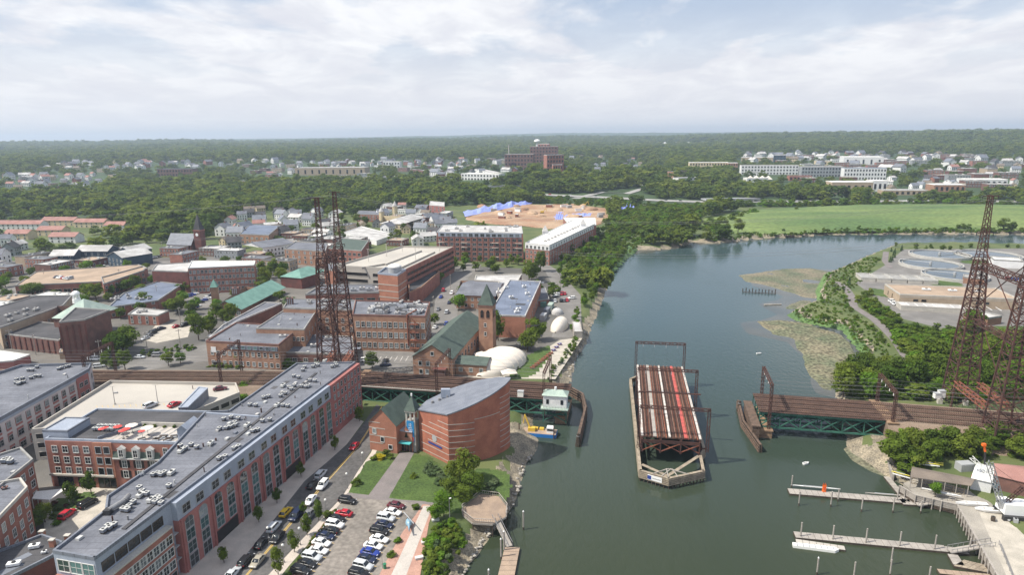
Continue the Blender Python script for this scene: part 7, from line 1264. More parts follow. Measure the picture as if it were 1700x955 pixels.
for q,l in[((723,866),'white stone block bench highest on the promenade'),((706,903),'white stone block bench in the middle of the promenade'),((696,929),'white stone block bench lowest on the promenade')]:t=thing('stone_bench',l,'bench',P(*q),.3);MB().box(-.9,-.45,.18,.9,.45,.62).build('seat','white_trim',t);[MB().box(x-.15,-.4,0,x+.15,.4,.18).build('leg','concrete',t)for x in(-.6,.6)]
# ------ trees by place
TG='trees in the river bank and town belts'
# theatre and deck
for q,h,w,k,l in[((775,800),9.5,9,'big','tall rounded tree against the curved theatre wall'),((757,800),7,8,'big','bushy tree left of the tall one by the theatre'),((785,822),6.5,8,'big','bushy tree in front of the tall one by the theatre'),((750,822),5.5,6.5,'big','low leafy tree on the lawn side of the theatre clump'),((770,838),5.5,6.5,'big','leafy tree between the theatre clump and the octagonal deck'),((737,858),7,6.2,'bright','bright green tree beside the octagonal deck'),((725,865),5,5,'bright','smaller bright green tree by the light pole')]:tree(P(*q),h,w,l,k,'trees by the theatre')
for q in[(708,785),(716,790),(722,782),(730,792),(713,778),(735,800),(728,806),(812,812),(822,806),(820,820)]:bush(P(*q),R.uniform(1.6,2.6),R.uniform(2.6,3.6),'grey green shrub round the foot of the theatre wall','bush_grey','shrubs round the theatre')
scatter([(722,880),(748,868),(762,885),(750,930),(728,1000),(690,1000),(700,950),(706,910)],34,(1.6,3.0),(1.0,1.35),'leafy shrub on the bank between the plaza and the stony shore',['bush','bush','bush_grey','bush_bright'],'bank shrubs by the plaza',2.0,'shrub','shrub')
# near town
for q,h,w,k,l in[((205,588),13,16,'big','broad street tree in front of the brown stage house'),((196,594),11,12,'big','second broad tree beside the stage house'),((208,615),9,8,'big','dense tree between the lane and the tracks'),((178,612),7,6,'mid','tree by the silver suv at the tracks'),((190,618),6,5,'mid','small tree against the track bank'),((280,608),6,7,'mid','low tree beside the catenary mast'),((300,604),5,6,'bright','bright shrub-like tree near the tracks'),((330,565),13,10,'big','tall tree at the end of the lane by the mill wing'),((350,552),9,9,'mid','tree against the long mill wing'),((318,540),8,9,'mid','round tree above the lane'),((295,520),10,14,'big','spreading tree beside the parked cars'),((240,511),9,13,'big','spreading tree in front of the blue grey roof'),((160,500),11,12,'big','round tree behind the white cupola'),((148,497),9,9,'big','smaller tree behind the white cupola'),((55,492),8,16,'big','low wide tree by the tan store'),((15,500),8,9,'mid','tree at the far left by the shops'),((210,485),8,12,'mid','tree in front of the shop gables'),((300,490),7,8,'mid','tree beside the blue grey block'),((315,485),8,8,'mid','tree in the station car park corner'),((482,508),6,12,'bush_grey','pale leafy thicket beside the station'),((465,500),6,9,'mid','leafy tree at the end of the station roof'),((398,607),7,6,'mid','tree against the mill wing front'),((440,608),7,6,'mid','dark tree against the mill wing front'),((475,608),4,7,'bush_bright','rounded bright bush by the tracks'),((618,612),7,8.5,'mid','leafy tree at the track end of the small car park'),((629,576),9,5,'tall','slim tree in the middle of the small car park'),((656,577),9,5,'tall','second slim tree in the middle of the small car park'),((827,566),16,9,'tall','tall bright tree beside the bell tower'),((876,583),10,11,'big','round tree nearest the white pavilion'),((888,566),11,12,'big','round tree behind the one by the pavilion'),((762,516),9,11,'bright','bright tree beside the street and the brick loft'),((768,500),9,9,'mid','tree behind the bright one by the loft'),((410,660),6,7,'bright','bright tree between white deck and long block'),((402,672),4,6,'bright','low bright shrubby tree by the deck wall'),((722,540),6,7,'mid','tree at the mill corner on the side street')]:
 tree(P(*q),h,w,l,k,'town trees',*(('shrub','shrub')if k.startswith('bush')else()))
scatter([(-20,570),(-20,470),(240,442),(430,434),(440,470),(330,545),(250,560),(140,600)],34,(5.5,9.5),(.9,1.25),'leafy street tree among the shops and car parks left of the station',['mid','big','mid','bright'],'street trees in the left town',9);scatter([(440,470),(560,440),(650,405),(720,405),(650,350),(470,380),(420,430)],26,(6,11),(.85,1.15),'leafy tree among the roofs behind the lattice tower',['mid','big','mid'],'trees in the upper town',11);scatter([(340,560),(400,540),(380,520),(330,530)],6,(7,10),(.8,1.0),'tree crowded along the lane beside the long mill wing','mid',TG,6)
scatter([(230,588),(330,574),(330,580),(232,596)],14,(1.5,2.6),(1.1,1.6),'hedge shrub on the bank beside the lane',['bush','bush_bright'],'hedge along the lane',2.5,'shrub','shrub')
scatter([(430,488),(480,470),(470,455),(440,452),(420,470)],10,(8,12),(.8,1.1),'tree in the clump behind the teal station roof','mid',TG,7);scatter([(725,452),(860,455),(868,436),(725,434),(690,470),(745,470)],18,(5,8),(.9,1.2),'street tree in front of the six-storey loft block',['mid','bright','big'],TG,7)
scatter([(875,470),(900,470),(900,450),(880,448)],4,(12,15),(.7,.9),'large bright tree before the creekside block','big',TG,6);scatter([(885,496),(925,496),(925,478),(890,478)],6,(4,7),(.9,1.2),'small tree by the riverside car park','mid',TG,4)
scatter([(930,470),(975,455),(1010,420),(1050,392),(1020,378),(990,388),(950,415),(920,440)],40,(4.5,8),(.8,1.1),'leafy tree on the green river bank by the creekside block',['mid','bright','bright','mid'],TG,6,avoid=True);scatter([(1020,395),(1120,388),(1150,378),(1130,350),(1050,350),(1000,372)],26,(6,10.5),(.8,1.1),'tree in the green belt at the river bend',['mid','big','mid'],TG,7)
scatter([(945,555),(962,545),(992,480),(985,465),(962,500),(948,540)],16,(3,6),(.8,1.1),'bank tree between the riverside road and the water',['mid','bright','bush'],TG,4);scatter([(905,632),(915,632),(952,585),(965,556),(958,552),(940,585)],24,(1.2,2.6),(1,1.4),'hedge shrub along the beige promenade',['bush','bush_grey','bush_bright'],'hedge along the promenade',2.2,'shrub','shrub')
scatter([(845,622),(862,590),(875,588),(856,628)],8,(1,1.8),(1.2,1.6),'low shrub round the white pavilion','bush','shrubs round the pavilion',2,'shrub','shrub')
# peninsula and marina trees
scatter([(1388,650),(1420,636),(1500,628),(1520,600),(1560,560),(1620,545),(1800,560),(1800,640),(1590,668),(1480,662),(1395,662)],34,(6,12),(.95,1.25),'leafy tree in the thicket between the plant and the tracks',['big','mid','big','bright'],'trees beyond the marsh tracks',6.0);scatter([(1475,745),(1560,742),(1640,738),(1720,738),(1830,745),(1830,778),(1720,772),(1640,760),(1560,768),(1490,785)],46,(4.5,8),(1.0,1.3),'leafy tree in the thicket between the tracks and the marina',['big','mid','big'],'trees above the marina',4.2)
scatter([(1520,655),(1400,655),(1390,640),(1430,620),(1510,625)],12,(8,11),(1.0,1.2),'big rounded tree at the end of the marsh-side truss','big','trees beyond the marsh tracks',6);scatter([(1480,752),(1510,748),(1525,755),(1490,772)],4,(8,9.5),(.75,.95),'tall tree at the corner of the marsh abutment','big','trees above the marina',5)
scatter([(1430,500),(1440,486),(1480,530),(1540,560),(1520,600),(1480,556),(1450,520)],20,(2.5,4.5),(1.0,1.4),'small tree along the plant side of the curved path',['mid','bush','bush','mid'],'trees along the peninsula path',4);scatter([(1400,492),(1420,520),(1452,545),(1478,576),(1470,580),(1440,550),(1405,515)],18,(1.5,2.6),(1.1,1.6),'shrub between the marsh and the curved path',['bush','bush_bright'],'shrubs along the peninsula path',3,'shrub','shrub');scatter([(1398,478),(1430,470),(1480,440),(1500,414),(1490,408),(1470,425),(1478,445),(1410,470)],16,(3,5),(.6,.9),'dark evergreen in the row at the peninsula tip',['cone','mid','cone','cone'],'trees at the peninsula tip',5);scatter([(1372,480),(1385,470),(1400,480),(1398,492),(1385,490)],4,(2,3),(.9,1.1),'bushy tree at the marsh end of the path','mid','trees along the peninsula path',4);scatter([(1510,412),(1800,408),(1800,412),(1515,416)],18,(3,5),(1.0,1.3),'bush in the screen hedge behind the settling tanks','bush','hedge behind the tanks',6,'shrub','shrub')
tree(P(1552,826,2.7),4.2,3.8,'small bright tree in front of the brown boat shed','bright')
for q,h,w in[((1225,388),15,13),((1190,385),12,12),((1206,386),10,10),((1665,383),12,14),((1680,384),9,9),((1598,381),6,7),((1608,382),6,6),((1590,381),5,6),((1322,352),6,7)]:tree(P(*q),h,w,'lone leafy tree standing on the meadow edge across the river','big','lone trees on the meadow')
tree(G(300,322),15,13,'dark purple copper beech in the far wood','purple','copper beeches');tree(G(852,283),20,22,'dark purple tree below the hospital','purple','copper beeches');tree(G(928,283),18,18,'second purple tree below the hospital','purple','copper beeches');tree(P(320,420),10,8,'dark purple tree by the brick church','purple','copper beeches')
# ------ building site, far bridges, far blocks
def tarp(pts,label,hgt_=3.5):
 t=thing('tarpaulin',label,'tarpaulin',(0,0,0));a=[G(*p)for p in pts];b=MB();n_=18;m_=7;vs=[]
 for i in range(n_+1):
  for j in range(m_+1):
   p=a[0].lerp(a[1],i/n_).lerp(a[3].lerp(a[2],i/n_),j/m_);e=math.sin(math.pi*j/m_)*(.35+.65*math.sin(math.pi*min(1,max(0,i/n_))));vs.append((p.x,p.y,p.z+.3+hgt_*e*(1+.35*math.sin(i*1.7)+.25*math.sin(i*3.1+j))))
 b.add(vs,[(i*(m_+1)+j,(i+1)*(m_+1)+j,(i+1)*(m_+1)+j+1,i*(m_+1)+j+1)for i in range(n_)for j in range(m_)]);b.build('sheet','tarp_blue',t);MB().beam(a[0]+Vector((0,0,.5)),a[1]+Vector((0,0,.5)),.8).build('weight','sand',t)
tarp([(772,361),(884,339),(882,334),(768,352)],'long blue tarpaulin over an earth heap on the building site',5.5);tarp([(918,372),(934,371),(938,350),(920,352)],'blue tarpaulin draped down the site slope',1.5);tarp([(1028,350),(1056,351),(1054,342),(1030,341)],'separate blue tarpaulin mound among trees right of the site',5);tarp([(935,364),(985,360),(985,354),(940,356)],'blue tarpaulin behind the stepped pale roofs',2)
for q,l in(((900,356),'yellow digger in the middle of the building site'),((970,344),'yellow digger at the back of the building site')):t=thing('excavator',l,'excavator',G(*q));t.location.z+=1.2;MB().box(-2,-1.5,.8,2,1.5,3.2).build('body','machine_yellow',t);[MB().box(-2.4,s-.4,0,2.4,s+.4,.9).build('track','fan_dark',t)for s in(-1.3,1.3)];MB().beam((1,0,2.6),(4.5,0,6),.6).build('boom','machine_yellow',t);MB().beam((4.5,0,6),(6,0,2),.5).build('arm','machine_yellow',t)
for i in range(16):
 p=G(R.uniform(800,1000),R.uniform(344,366));t=thing('site_hut',['white','grey','rusty'][i%3]+' site hut or container on the building site','site hut',p,R.random()*3,'huts and containers on the site');MB().box(-4,-1.5,.8,4,1.5,4).build('body',['white','grey_paint','rust_light'][i%3],t);MB().box(-4.1,-1.6,4,4.1,1.6,4.2).build('roof','roof_light',t)
for i in range(14):p=G(800+i*14,344+(i%4)*6);t=thing('earth_mound','orange earth mound on the building site','mound',p,R.random()*3,'earth mounds on the site');b=MB();b.dome((0,0,0),R.uniform(6,13),R.uniform(4,8),R.uniform(2.5,5),12,4);b.build('soil','sand',t)
def fbridge(p,q,label,w=16,z=6):
 a,c_=G(*p),G(*q);d=(c_-a);L_=d.length;t=thing('road_bridge',label,'road bridge',(a.x,a.y,a.z),math.atan2(d.y,d.x));MB().box(0,0,z,L_,w,z+1.6).build('deck','grey_paint',t);MB().box(0,-.3,z+1.6,L_,0,z+2.5).build('parapet','concrete_grey',t)
 for k in(.12,.5,.88):MB().box(L_*k-1,1,-1,L_*k+1,w-1,z).build('pier','concrete',t)
fbridge((796,318),(866,313),'grey road bridge in the woods above the building site');fbridge((1172,337),(1262,335.5),'grey highway bridge over the creek beyond the meadow',20,3);fbridge((860,330),(888,328),'short dark bridge beside the highway',14,4)
sw2=thing('sea_wall','dark stone sea wall along the meadow bank across the river','sea wall',(0,0,0));pts_=[P(*q,.8)for q in[(1225,389),(1268,388),(1330,384),(1400,381),(1480,381),(1530,383)]]
for a,c_ in zip(pts_[:-1],pts_[1:]):n_=max(2,int((c_-a).length/6));[MB().beam(a.lerp(c_,(j+.02)/n_)+Vector((0,R.uniform(-.3,.3),.6)),a.lerp(c_,(j+.98)/n_)+Vector((0,0,.6)),1.6,R.uniform(2.8,3.6)).build('stone','timber_dark',sw2)for j in range(n_)]
for i,q in enumerate([(75,470),(140,448),(200,470),(262,500),(300,540),(168,600),(245,585),(300,580),(380,470),(420,440),(520,440),(610,560),(720,520),(748,480),(930,480),(60,590),(20,580),(150,575),(246,426),(270,420)]):
 t=thing('utility_pole','bare timber utility pole standing along the town streets','utility pole',P(*q),R.random()*3,'utility poles in the town');MB().tube((0,0,-.3),(0,0,9.5),.17,7,0,.12).build('pole','timber_grey',t);MB().box(-1.1,-.07,8.7,1.1,.07,8.9).build('cross_arm','timber_grey',t);[MB().tube((x,0,8.9),(x,0,9.15),.08,6).build('insulator','lamp_white',t)for x in(-.9,.9)]
cul=thing('culvert','dark outfall pier on the far river bank','outfall',P(1310,394,.3));MB().box(-4,-2,-1,4,2,1.6).build('deck','timber_dark',cul);[MB().tube((x,y,-2),(x,y,2.4),.3,6).build('pile','timber_dark',cul)for x in(-3.5,0,3.5)for y in(-1.8,1.8)]
def far(name,label,cat,x0,x1,yb,yt,depth,wall,roof,rows=3,cols=8,rt='flat',rh=3,sk=0,pane='pane_dark',frame=None):
 """block seen far off: its base line at yb, its roof edge at yt"""
 a,c_=G(x0,yb),G(x1,yb+sk);D_=(a+c_)/2;s_=D_.xy.length/F;hh=max(4,(yb-yt)*s_*1.02);z0=min(a.z,c_.z)-.5
 bb=bldp(name,label,cat,rect(a,c_,depth),z0+hh,z0,wall=wall,roof=roof,par=.6 if rt=='flat' else 0,parm=roof,rtype=rt,rh=rh)
 for r_ in range(rows):win(bb,0,hh*(r_+.25)/rows,cols,min(bb.L/cols*.5,4),hh/rows*.5,style='plain',pane=pane,frame=frame or wall)
 return bb
far('hospital','red brick hospital main block on the far hill','hospital',880,925,280,245,30,'brick_brown','roof_light',7,9);far('hospital','taller hospital wing with white bands','hospital wing',893,912,279,241,18,'brick_red','roof_white',8,4);far('hospital','low brick hospital wing on the left of the hill','hospital wing',838,885,282,257,26,'brick_brown','roof_light',4,9);far('hospital','brick hospital wing at the right of the hill','hospital wing',908,936,284,258,20,'brick_red','roof_light',4,6);far('hospital','brick entrance wing below the hospital','hospital wing',918,934,290,274,14,'brick_red','roof_light',2,4)
wt=thing('water_tower','white spheroid water tower above the hospital','water tower',G(893,262));wt.location=Vector((893-850,0,0))/F*1900+Vector((0,1900,tz0(75,1900)));sz=wt.location.z
zt_=CAMH-1900*(234.5-226)/F;MB().tube((0,0,0),(0,0,zt_-sz),3.2,12).build('stem','white',wt);b=MB();b.dome((0,0,zt_-sz),9,9,6,18,5);b.dome((0,0,zt_-sz),9,9,-5,18,5);b.build('tank','white',wt)
p=G(845,278);cs_=thing('chimney','tall pale chimney beside the hospital','chimney',p);hh_=CAMH-p.z-p.xy.length*(240-226)/F;MB().tube((0,0,0),(0,0,hh_),2.0,10,0,1.6).build('stack','concrete_pale',cs_);MB().tube((0,0,hh_),(0,0,hh_+1),1.9,10).build('rim','concrete',cs_)
for a in[('apartment_block','long cream and brick apartment block at the right of the avenue','apartment block',1144,1208,287,271,24,'stucco_cream','roof_white',3,14),('apartment_block','end wing of the cream and brick apartments','apartment block',1208,1224,288,272,20,'brick_tan','roof_white',3,4),('apartment_block','white long apartment block nearest the cream one','apartment block',1230,1325,290,276,24,'stucco_white','roof_light',3,18),('apartment_block','grey and white apartment block in the far town','apartment block',1330,1400,294,279,24,'siding_grey','roof_light',3,14),('apartment_block','white apartment block at the end of the far row','apartment block',1400,1470,299,282,22,'stucco_white','zinc',3,14),('hotel','white office complex with pointed dormers by the road','office',766,828,299,288,22,'stucco_white','roof_white',2,12),('hotel','white upper office wing behind the pointed dormers','office',788,842,289,280,18,'stucco_white','roof_light',2,10),('warehouse','long pale factory roof in the far left town','factory',490,606,291,279,40,'stucco_tan','roof_light',1,10),('apartment_block','long brown brick building with a grey roof in the far left wood','brick building',262,320,293,282,26,'brick_brown','roof_grey',2,12),('white_block','white flat-topped block in the far middle town','office',636,664,279,269,22,'stucco_white','roof_white',2,6),('brick_block','long low red brick block in the far middle town','brick block',696,730,290,283,22,'brick_red','roof_light',1,8),('store','tan big-box store beyond the meadow','store',1380,1448,322,305,30,'stucco_tan','roof_white',1,6),('store','white-roofed store beside the tan one','store',1448,1472,318,303,30,'stucco_white','roof_white',1,3),('store','brown low building with a white curved roof beyond the meadow','store',1550,1602,319,309,30,'brick_tan','roof_white',1,6),('warehouse','long white roofs at the far right shore','warehouse',1600,1672,309,300,30,'stucco_white','roof_white',1,8),('store','low grey store roof beyond the meadow trees','store',1466,1540,324,317,22,'stucco_tan','roof_light',1,8),('apartment_block','white stepped apartment cluster in the trees','apartments',1126,1162,306,295,18,'stucco_white','roof_light',3,6),('brick_house','brick block beside the white stepped cluster','brick block',1118,1140,296,284,16,'brick_tan','roof_grey',2,5),('warehouse','white tent-like pavilion roofs beyond the highway trees','pavilion',1240,1275,303,296,20,'stucco_white','roof_white',1,4),('warehouse','broad pale roof in the far right town','warehouse',1230,1290,268,262,60,'stucco_tan','roof_light',1,6),('tower_block','dark office tower with a cream shaft in the far right town','office',1284,1304,271,259,30,'siding_blue','roof_light',3,4),('warehouse','bright white factory roof in the far right town','factory',1400,1466,276,263,70,'stucco_white','roof_white',1,5),('mall','pale shopping complex on the far hazy hillside','shopping complex',1096,1148,240,236,120,'stucco_white','roof_white',1,6),('white_block','white long shed below the hazy hillside','shed',1098,1130,252,248,60,'stucco_white','roof_white',1,6),('apartment_block','cream warehouse block left of the bright white factory','warehouse',1354,1380,274,268,40,'stucco_cream','roof_light',1,4),('apartment_block','red roofed long block before the far right town','block',1310,1348,300,293,18,'brick_red','roof_red',1,6)]:far(*a)
for i in range(4):x=1245+i*10;t=thing('marquee','white peaked marquee beyond the highway trees','marquee',G(x,302),0,'marquees beyond the highway');MB().add([(-6,-6,5),(6,-6,5),(6,6,5),(-6,6,5),(0,0,12)],[(0,1,4),(1,2,4),(2,3,4),(3,0,4)]).build('canopy','fabric_white',t);[MB().tube((x_,y_,0),(x_,y_,5),.2,5).build('pole','steel_grey',t)for x_ in(-5.8,5.8)for y_ in(-5.8,5.8)]
# houses among the trees: a few house kinds, copied
HM={}
def house_kit(i,wm,rm):
 rr=random.Random(i);l,d,h,rh=rr.uniform(9,14),rr.uniform(7,9),rr.uniform(5,7.5),rr.uniform(2.5,4);w_=MB();w_.prism([(-l/2,-d/2),(l/2,-d/2),(l/2,d/2),(-l/2,d/2)],-1,h,top=False);w_.add([(-l/2,-d/2,h),(-l/2,d/2,h),(-l/2,0,h+rh),(l/2,-d/2,h),(l/2,d/2,h),(l/2,0,h+rh)],[(0,2,1),(3,4,5)])
 r_=MB();e=.5;k=rh*e/(d/2)
 for s in(-1,1):r_.add([(-l/2-e,s*(d/2+e),h-k),(l/2+e,s*(d/2+e),h-k),(l/2+e,0,h+rh+.05),(-l/2-e,0,h+rh+.05),(-l/2-e,s*(d/2+e),h-k+.2),(l/2+e,s*(d/2+e),h-k+.2),(l/2+e,0,h+rh+.25),(-l/2-e,0,h+rh+.25)],[(0,1,2,3),(4,5,6,7),(0,1,5,4),(1,2,6,5),(3,0,4,7)])
 c_=MB();c_.box(l*.2,-.4,h+rh*.4,l*.2+.8,.4,h+rh+1.2);pm,_=winmesh(1.1,1.5,'plain','pane_dark','white_trim');t=thing('house','house','house',(0,0,-60));put('wall',w_.mesh('wall',wm),t);ro=put('roof',r_.mesh('roof',rm),t);put('chimney',c_.mesh('chimney','brick_brown'),ro)
 for z in(.9,3.5):
  for j in range(4):put('window',pm,t,(-l/2+l*(j+.5)/4,-d/2-.02,z))
  for j in range(2):put('window',pm,t,(l/2+.02,-d/4+d*j/2,z),rad(90));put('window',pm,t,(-l/2-.02,-d/4+d*j/2,z),rad(-90))
 return t
SK={}
def shop_kit(i,wm,rm):
 rr=random.Random(50+i);l,d,h=rr.uniform(14,22),rr.uniform(10,15),rr.uniform(4.5,8.5);t=thing('shop','shop','shop',(0,0,-70));MB().prism([(-l/2,-d/2),(l/2,-d/2),(l/2,d/2),(-l/2,d/2)],-1,h,top=False).build('wall',wm,t);r_=MB().box(-l/2+.2,-d/2+.2,h-.5,l/2-.2,d/2-.2,h-.3).build('roof',rm,t)
 for a,c_ in(((-l/2,-d/2),(l/2,-d/2)),((l/2,-d/2),(l/2,d/2)),((l/2,d/2),(-l/2,d/2)),((-l/2,d/2),(-l/2,-d/2))):MB().beam((*a,h),(*c_,h),.36,.35).build('parapet','concrete_grey',t)
 for k in range(3):x,y=rr.uniform(-l*.38,l*.3),rr.uniform(-d*.3,d*.3);MB().box(x,y,h-.3,x+rr.uniform(.9,2.2),y+1.1,h+.7).build('roof_unit','unit_case',r_)
 n_=int(l/2.6);pm,fm=winmesh(1.3,1.6,'sash','pane','white_trim')
 for z in([.9,4.2]if h>6 else[1.2]):
  for j in range(n_):q=put('window',fm,t,(-l/2+l*(j+.5)/n_,-d/2-.02,z));put('pane',pm,q)
  for j in range(3):q=put('window',fm,t,(l/2+.02,-d/2+d*(j+.5)/3,z),rad(90));put('pane',pm,q)
 return t
def shops(pts,n,where,group,gap=20,g=P,sc=1):
 q=[g(*p)for p in pts];x0,x1=min(p.x for p in q),max(p.x for p in q);y0,y1=min(p.y for p in q),max(p.y for p in q);c=0
 for _ in range(n*60):
  if c>=n:break
  x,y=R.uniform(x0,x1),R.uniform(y0,y1);h0=tz0(x,y);z=-.25+R.choice((0,0,1.57));cr_=[(x+11*math.cos(z+k),y+11*math.sin(z+k))for k in(.6,2.5,3.7,5.7)]
  if not inpoly(x,y,q)or any((x-a)**2+(y-b_)**2<gap*gap for a,b_ in HP)or any(inpoly(u,v,e)for e in FOOT for u,v in cr_+[(x,y)])or any((x-a)**2+(y-b_)**2<(8+w_*.4)**2 for a,b_,w_ in TREES):continue
  i=R.randrange(6);wc,rc=SN[i]
  if i not in SK:SK[i]=t=shop_kit(i,wc,rc);t.location=(x,y,h0);t.rotation_euler=(0,0,z)
  else:t=dup(SK[i],(x,y,h0),z,None,None,sc)
  t['label']=f'flat-roofed {["red brick", "white", "tan", "brown brick", "pale grey", "dark brick"][i]} shop building {where}';t['group']=group;HP.append((x,y));FOOT.append(cr_);c+=1
SN=[('brick_red','roof_grey'),('siding_white','roof_light'),('stucco_tan','roof_dark'),('brick_brown','roof_light'),('siding_grey','roof_white'),('brick_dark','roof_tan')]
HK=[('white','grey',house_kit(1,'siding_white','roof_grey')),('white','pale',house_kit(2,'siding_white','roof_light')),('grey','dark',house_kit(3,'siding_grey','roof_dark')),('cream','brown',house_kit(4,'stucco_cream','roof_brown')),('white','dark',house_kit(5,'siding_white','zinc_dark')),('brick','grey',house_kit(6,'brick_red','roof_grey')),('white','red',house_kit(7,'stucco_white','roof_red'))]
USED=set();HP=[]
def houses(pts,n,where,group,gap=16,rz=(-.6,.6),sc=(.9,1.25)):
 q=[G(*p)for p in pts];x0,x1=min(p.x for p in q),max(p.x for p in q);y0,y1=min(p.y for p in q),max(p.y for p in q);c=0
 for _ in range(n*40):
  if c>=n:break
  x,y=R.uniform(x0,x1),R.uniform(y0,y1)
  if not inpoly(x,y,q)or any((x-a)**2+(y-b_)**2<gap*gap for a,b_ in HP)or any(inpoly(x,y,e)for e in FOOT):continue
  i=R.choice([0,0,1,1,2,3,4,4,5,6]);wc,rc,pr=HK[i];lb=f'{wc} house with a {rc} roof {where}';p=(x,y,tz0(x,y));z=R.uniform(*rz)+R.choice((0,1.57));s_=R.uniform(*sc)
  if i in USED:dup(pr,p,z,lb,group,s_)
  else:USED.add(i);pr.location=p;pr.rotation_euler=(0,0,z);pr.scale=(s_,s_,s_);pr['label']=lb;pr['group']=group
  HP.append((x,y));FOOT.append([(x+9*math.cos(k),y+9*math.sin(k)-2)for k in(0,1,2,3,4,5)]);c+=1
shops([(-20,470),(60,455),(230,436),(420,432),(420,422),(240,424),(-20,440)],12,'along the upper left street','shops on the upper street');shops([(420,436),(560,436),(640,408),(620,380),(470,395)],12,'in the blocks behind the lattice tower','shops behind the tower');shops([(360,475),(480,470),(520,440),(430,440)],4,'near the teal-roofed station','shops by the station');shops([(-20,560),(-20,520),(60,480),(180,480),(120,500)],5,'at the far left of the town centre','shops at the left');shops([(700,420),(560,400),(640,350),(760,350),(730,400)],10,'around the cream mansion','shops by the mansion');shops([(1225,300),(1480,312),(1700,318),(1700,262),(1240,256)],60,'in the far right town','shops in the far right town',26,G,1.7);shops([(440,300),(760,300),(860,285),(860,266),(450,272)],26,'on the far middle slope','shops on the middle slope',24,G,1.4);shops([(10,320),(500,306),(500,272),(10,290)],16,'in the far left wood','shops in the left wood',24,G,1.3)
houses([(-20,440),(30,440),(30,400),(-20,395)],5,'at the far left edge of the town','houses at the left edge');houses([(360,430),(440,400),(500,396),(560,410),(560,360),(420,350),(370,380)],34,'in the upper town behind the station','houses behind the station');houses([(560,400),(640,345),(720,350),(760,375),(700,410),(640,400)],22,'between the mansion and the loft block','houses by the mansion');houses([(10,318),(160,316),(175,292),(10,292)],30,'in the clearing of the far left wood','houses in the left wood',16,(-.6,.6),(1.0,1.6));houses([(60,285),(330,283),(470,270),(100,273)],46,'deep in the far left wood','houses deep in the left wood',18,(-.6,.6),(1.1,1.7));houses([(440,296),(640,284),(760,285),(780,270),(560,268),(450,278)],60,'on the far middle slope before the woods','houses on the middle slope',16,(-.6,.6),(1.0,1.5));houses([(690,300),(840,290),(880,262),(720,266)],26,'on the slope beside the hospital','houses beside the hospital',16,(-.6,.6),(1.1,1.6));houses([(940,290),(1110,290),(1110,262),(940,262)],20,'in the wooded valley right of the hospital','houses in the valley');houses([(1230,275),(1700,300),(1700,270),(1560,258),(1240,256)],70,'in the far right town below the hill','houses in the far right town',22,(-.6,.6),(1.2,2.0));houses([(1470,322),(1700,318),(1700,296),(1470,298)],18,'in the trees behind the far stores','houses behind the far stores')
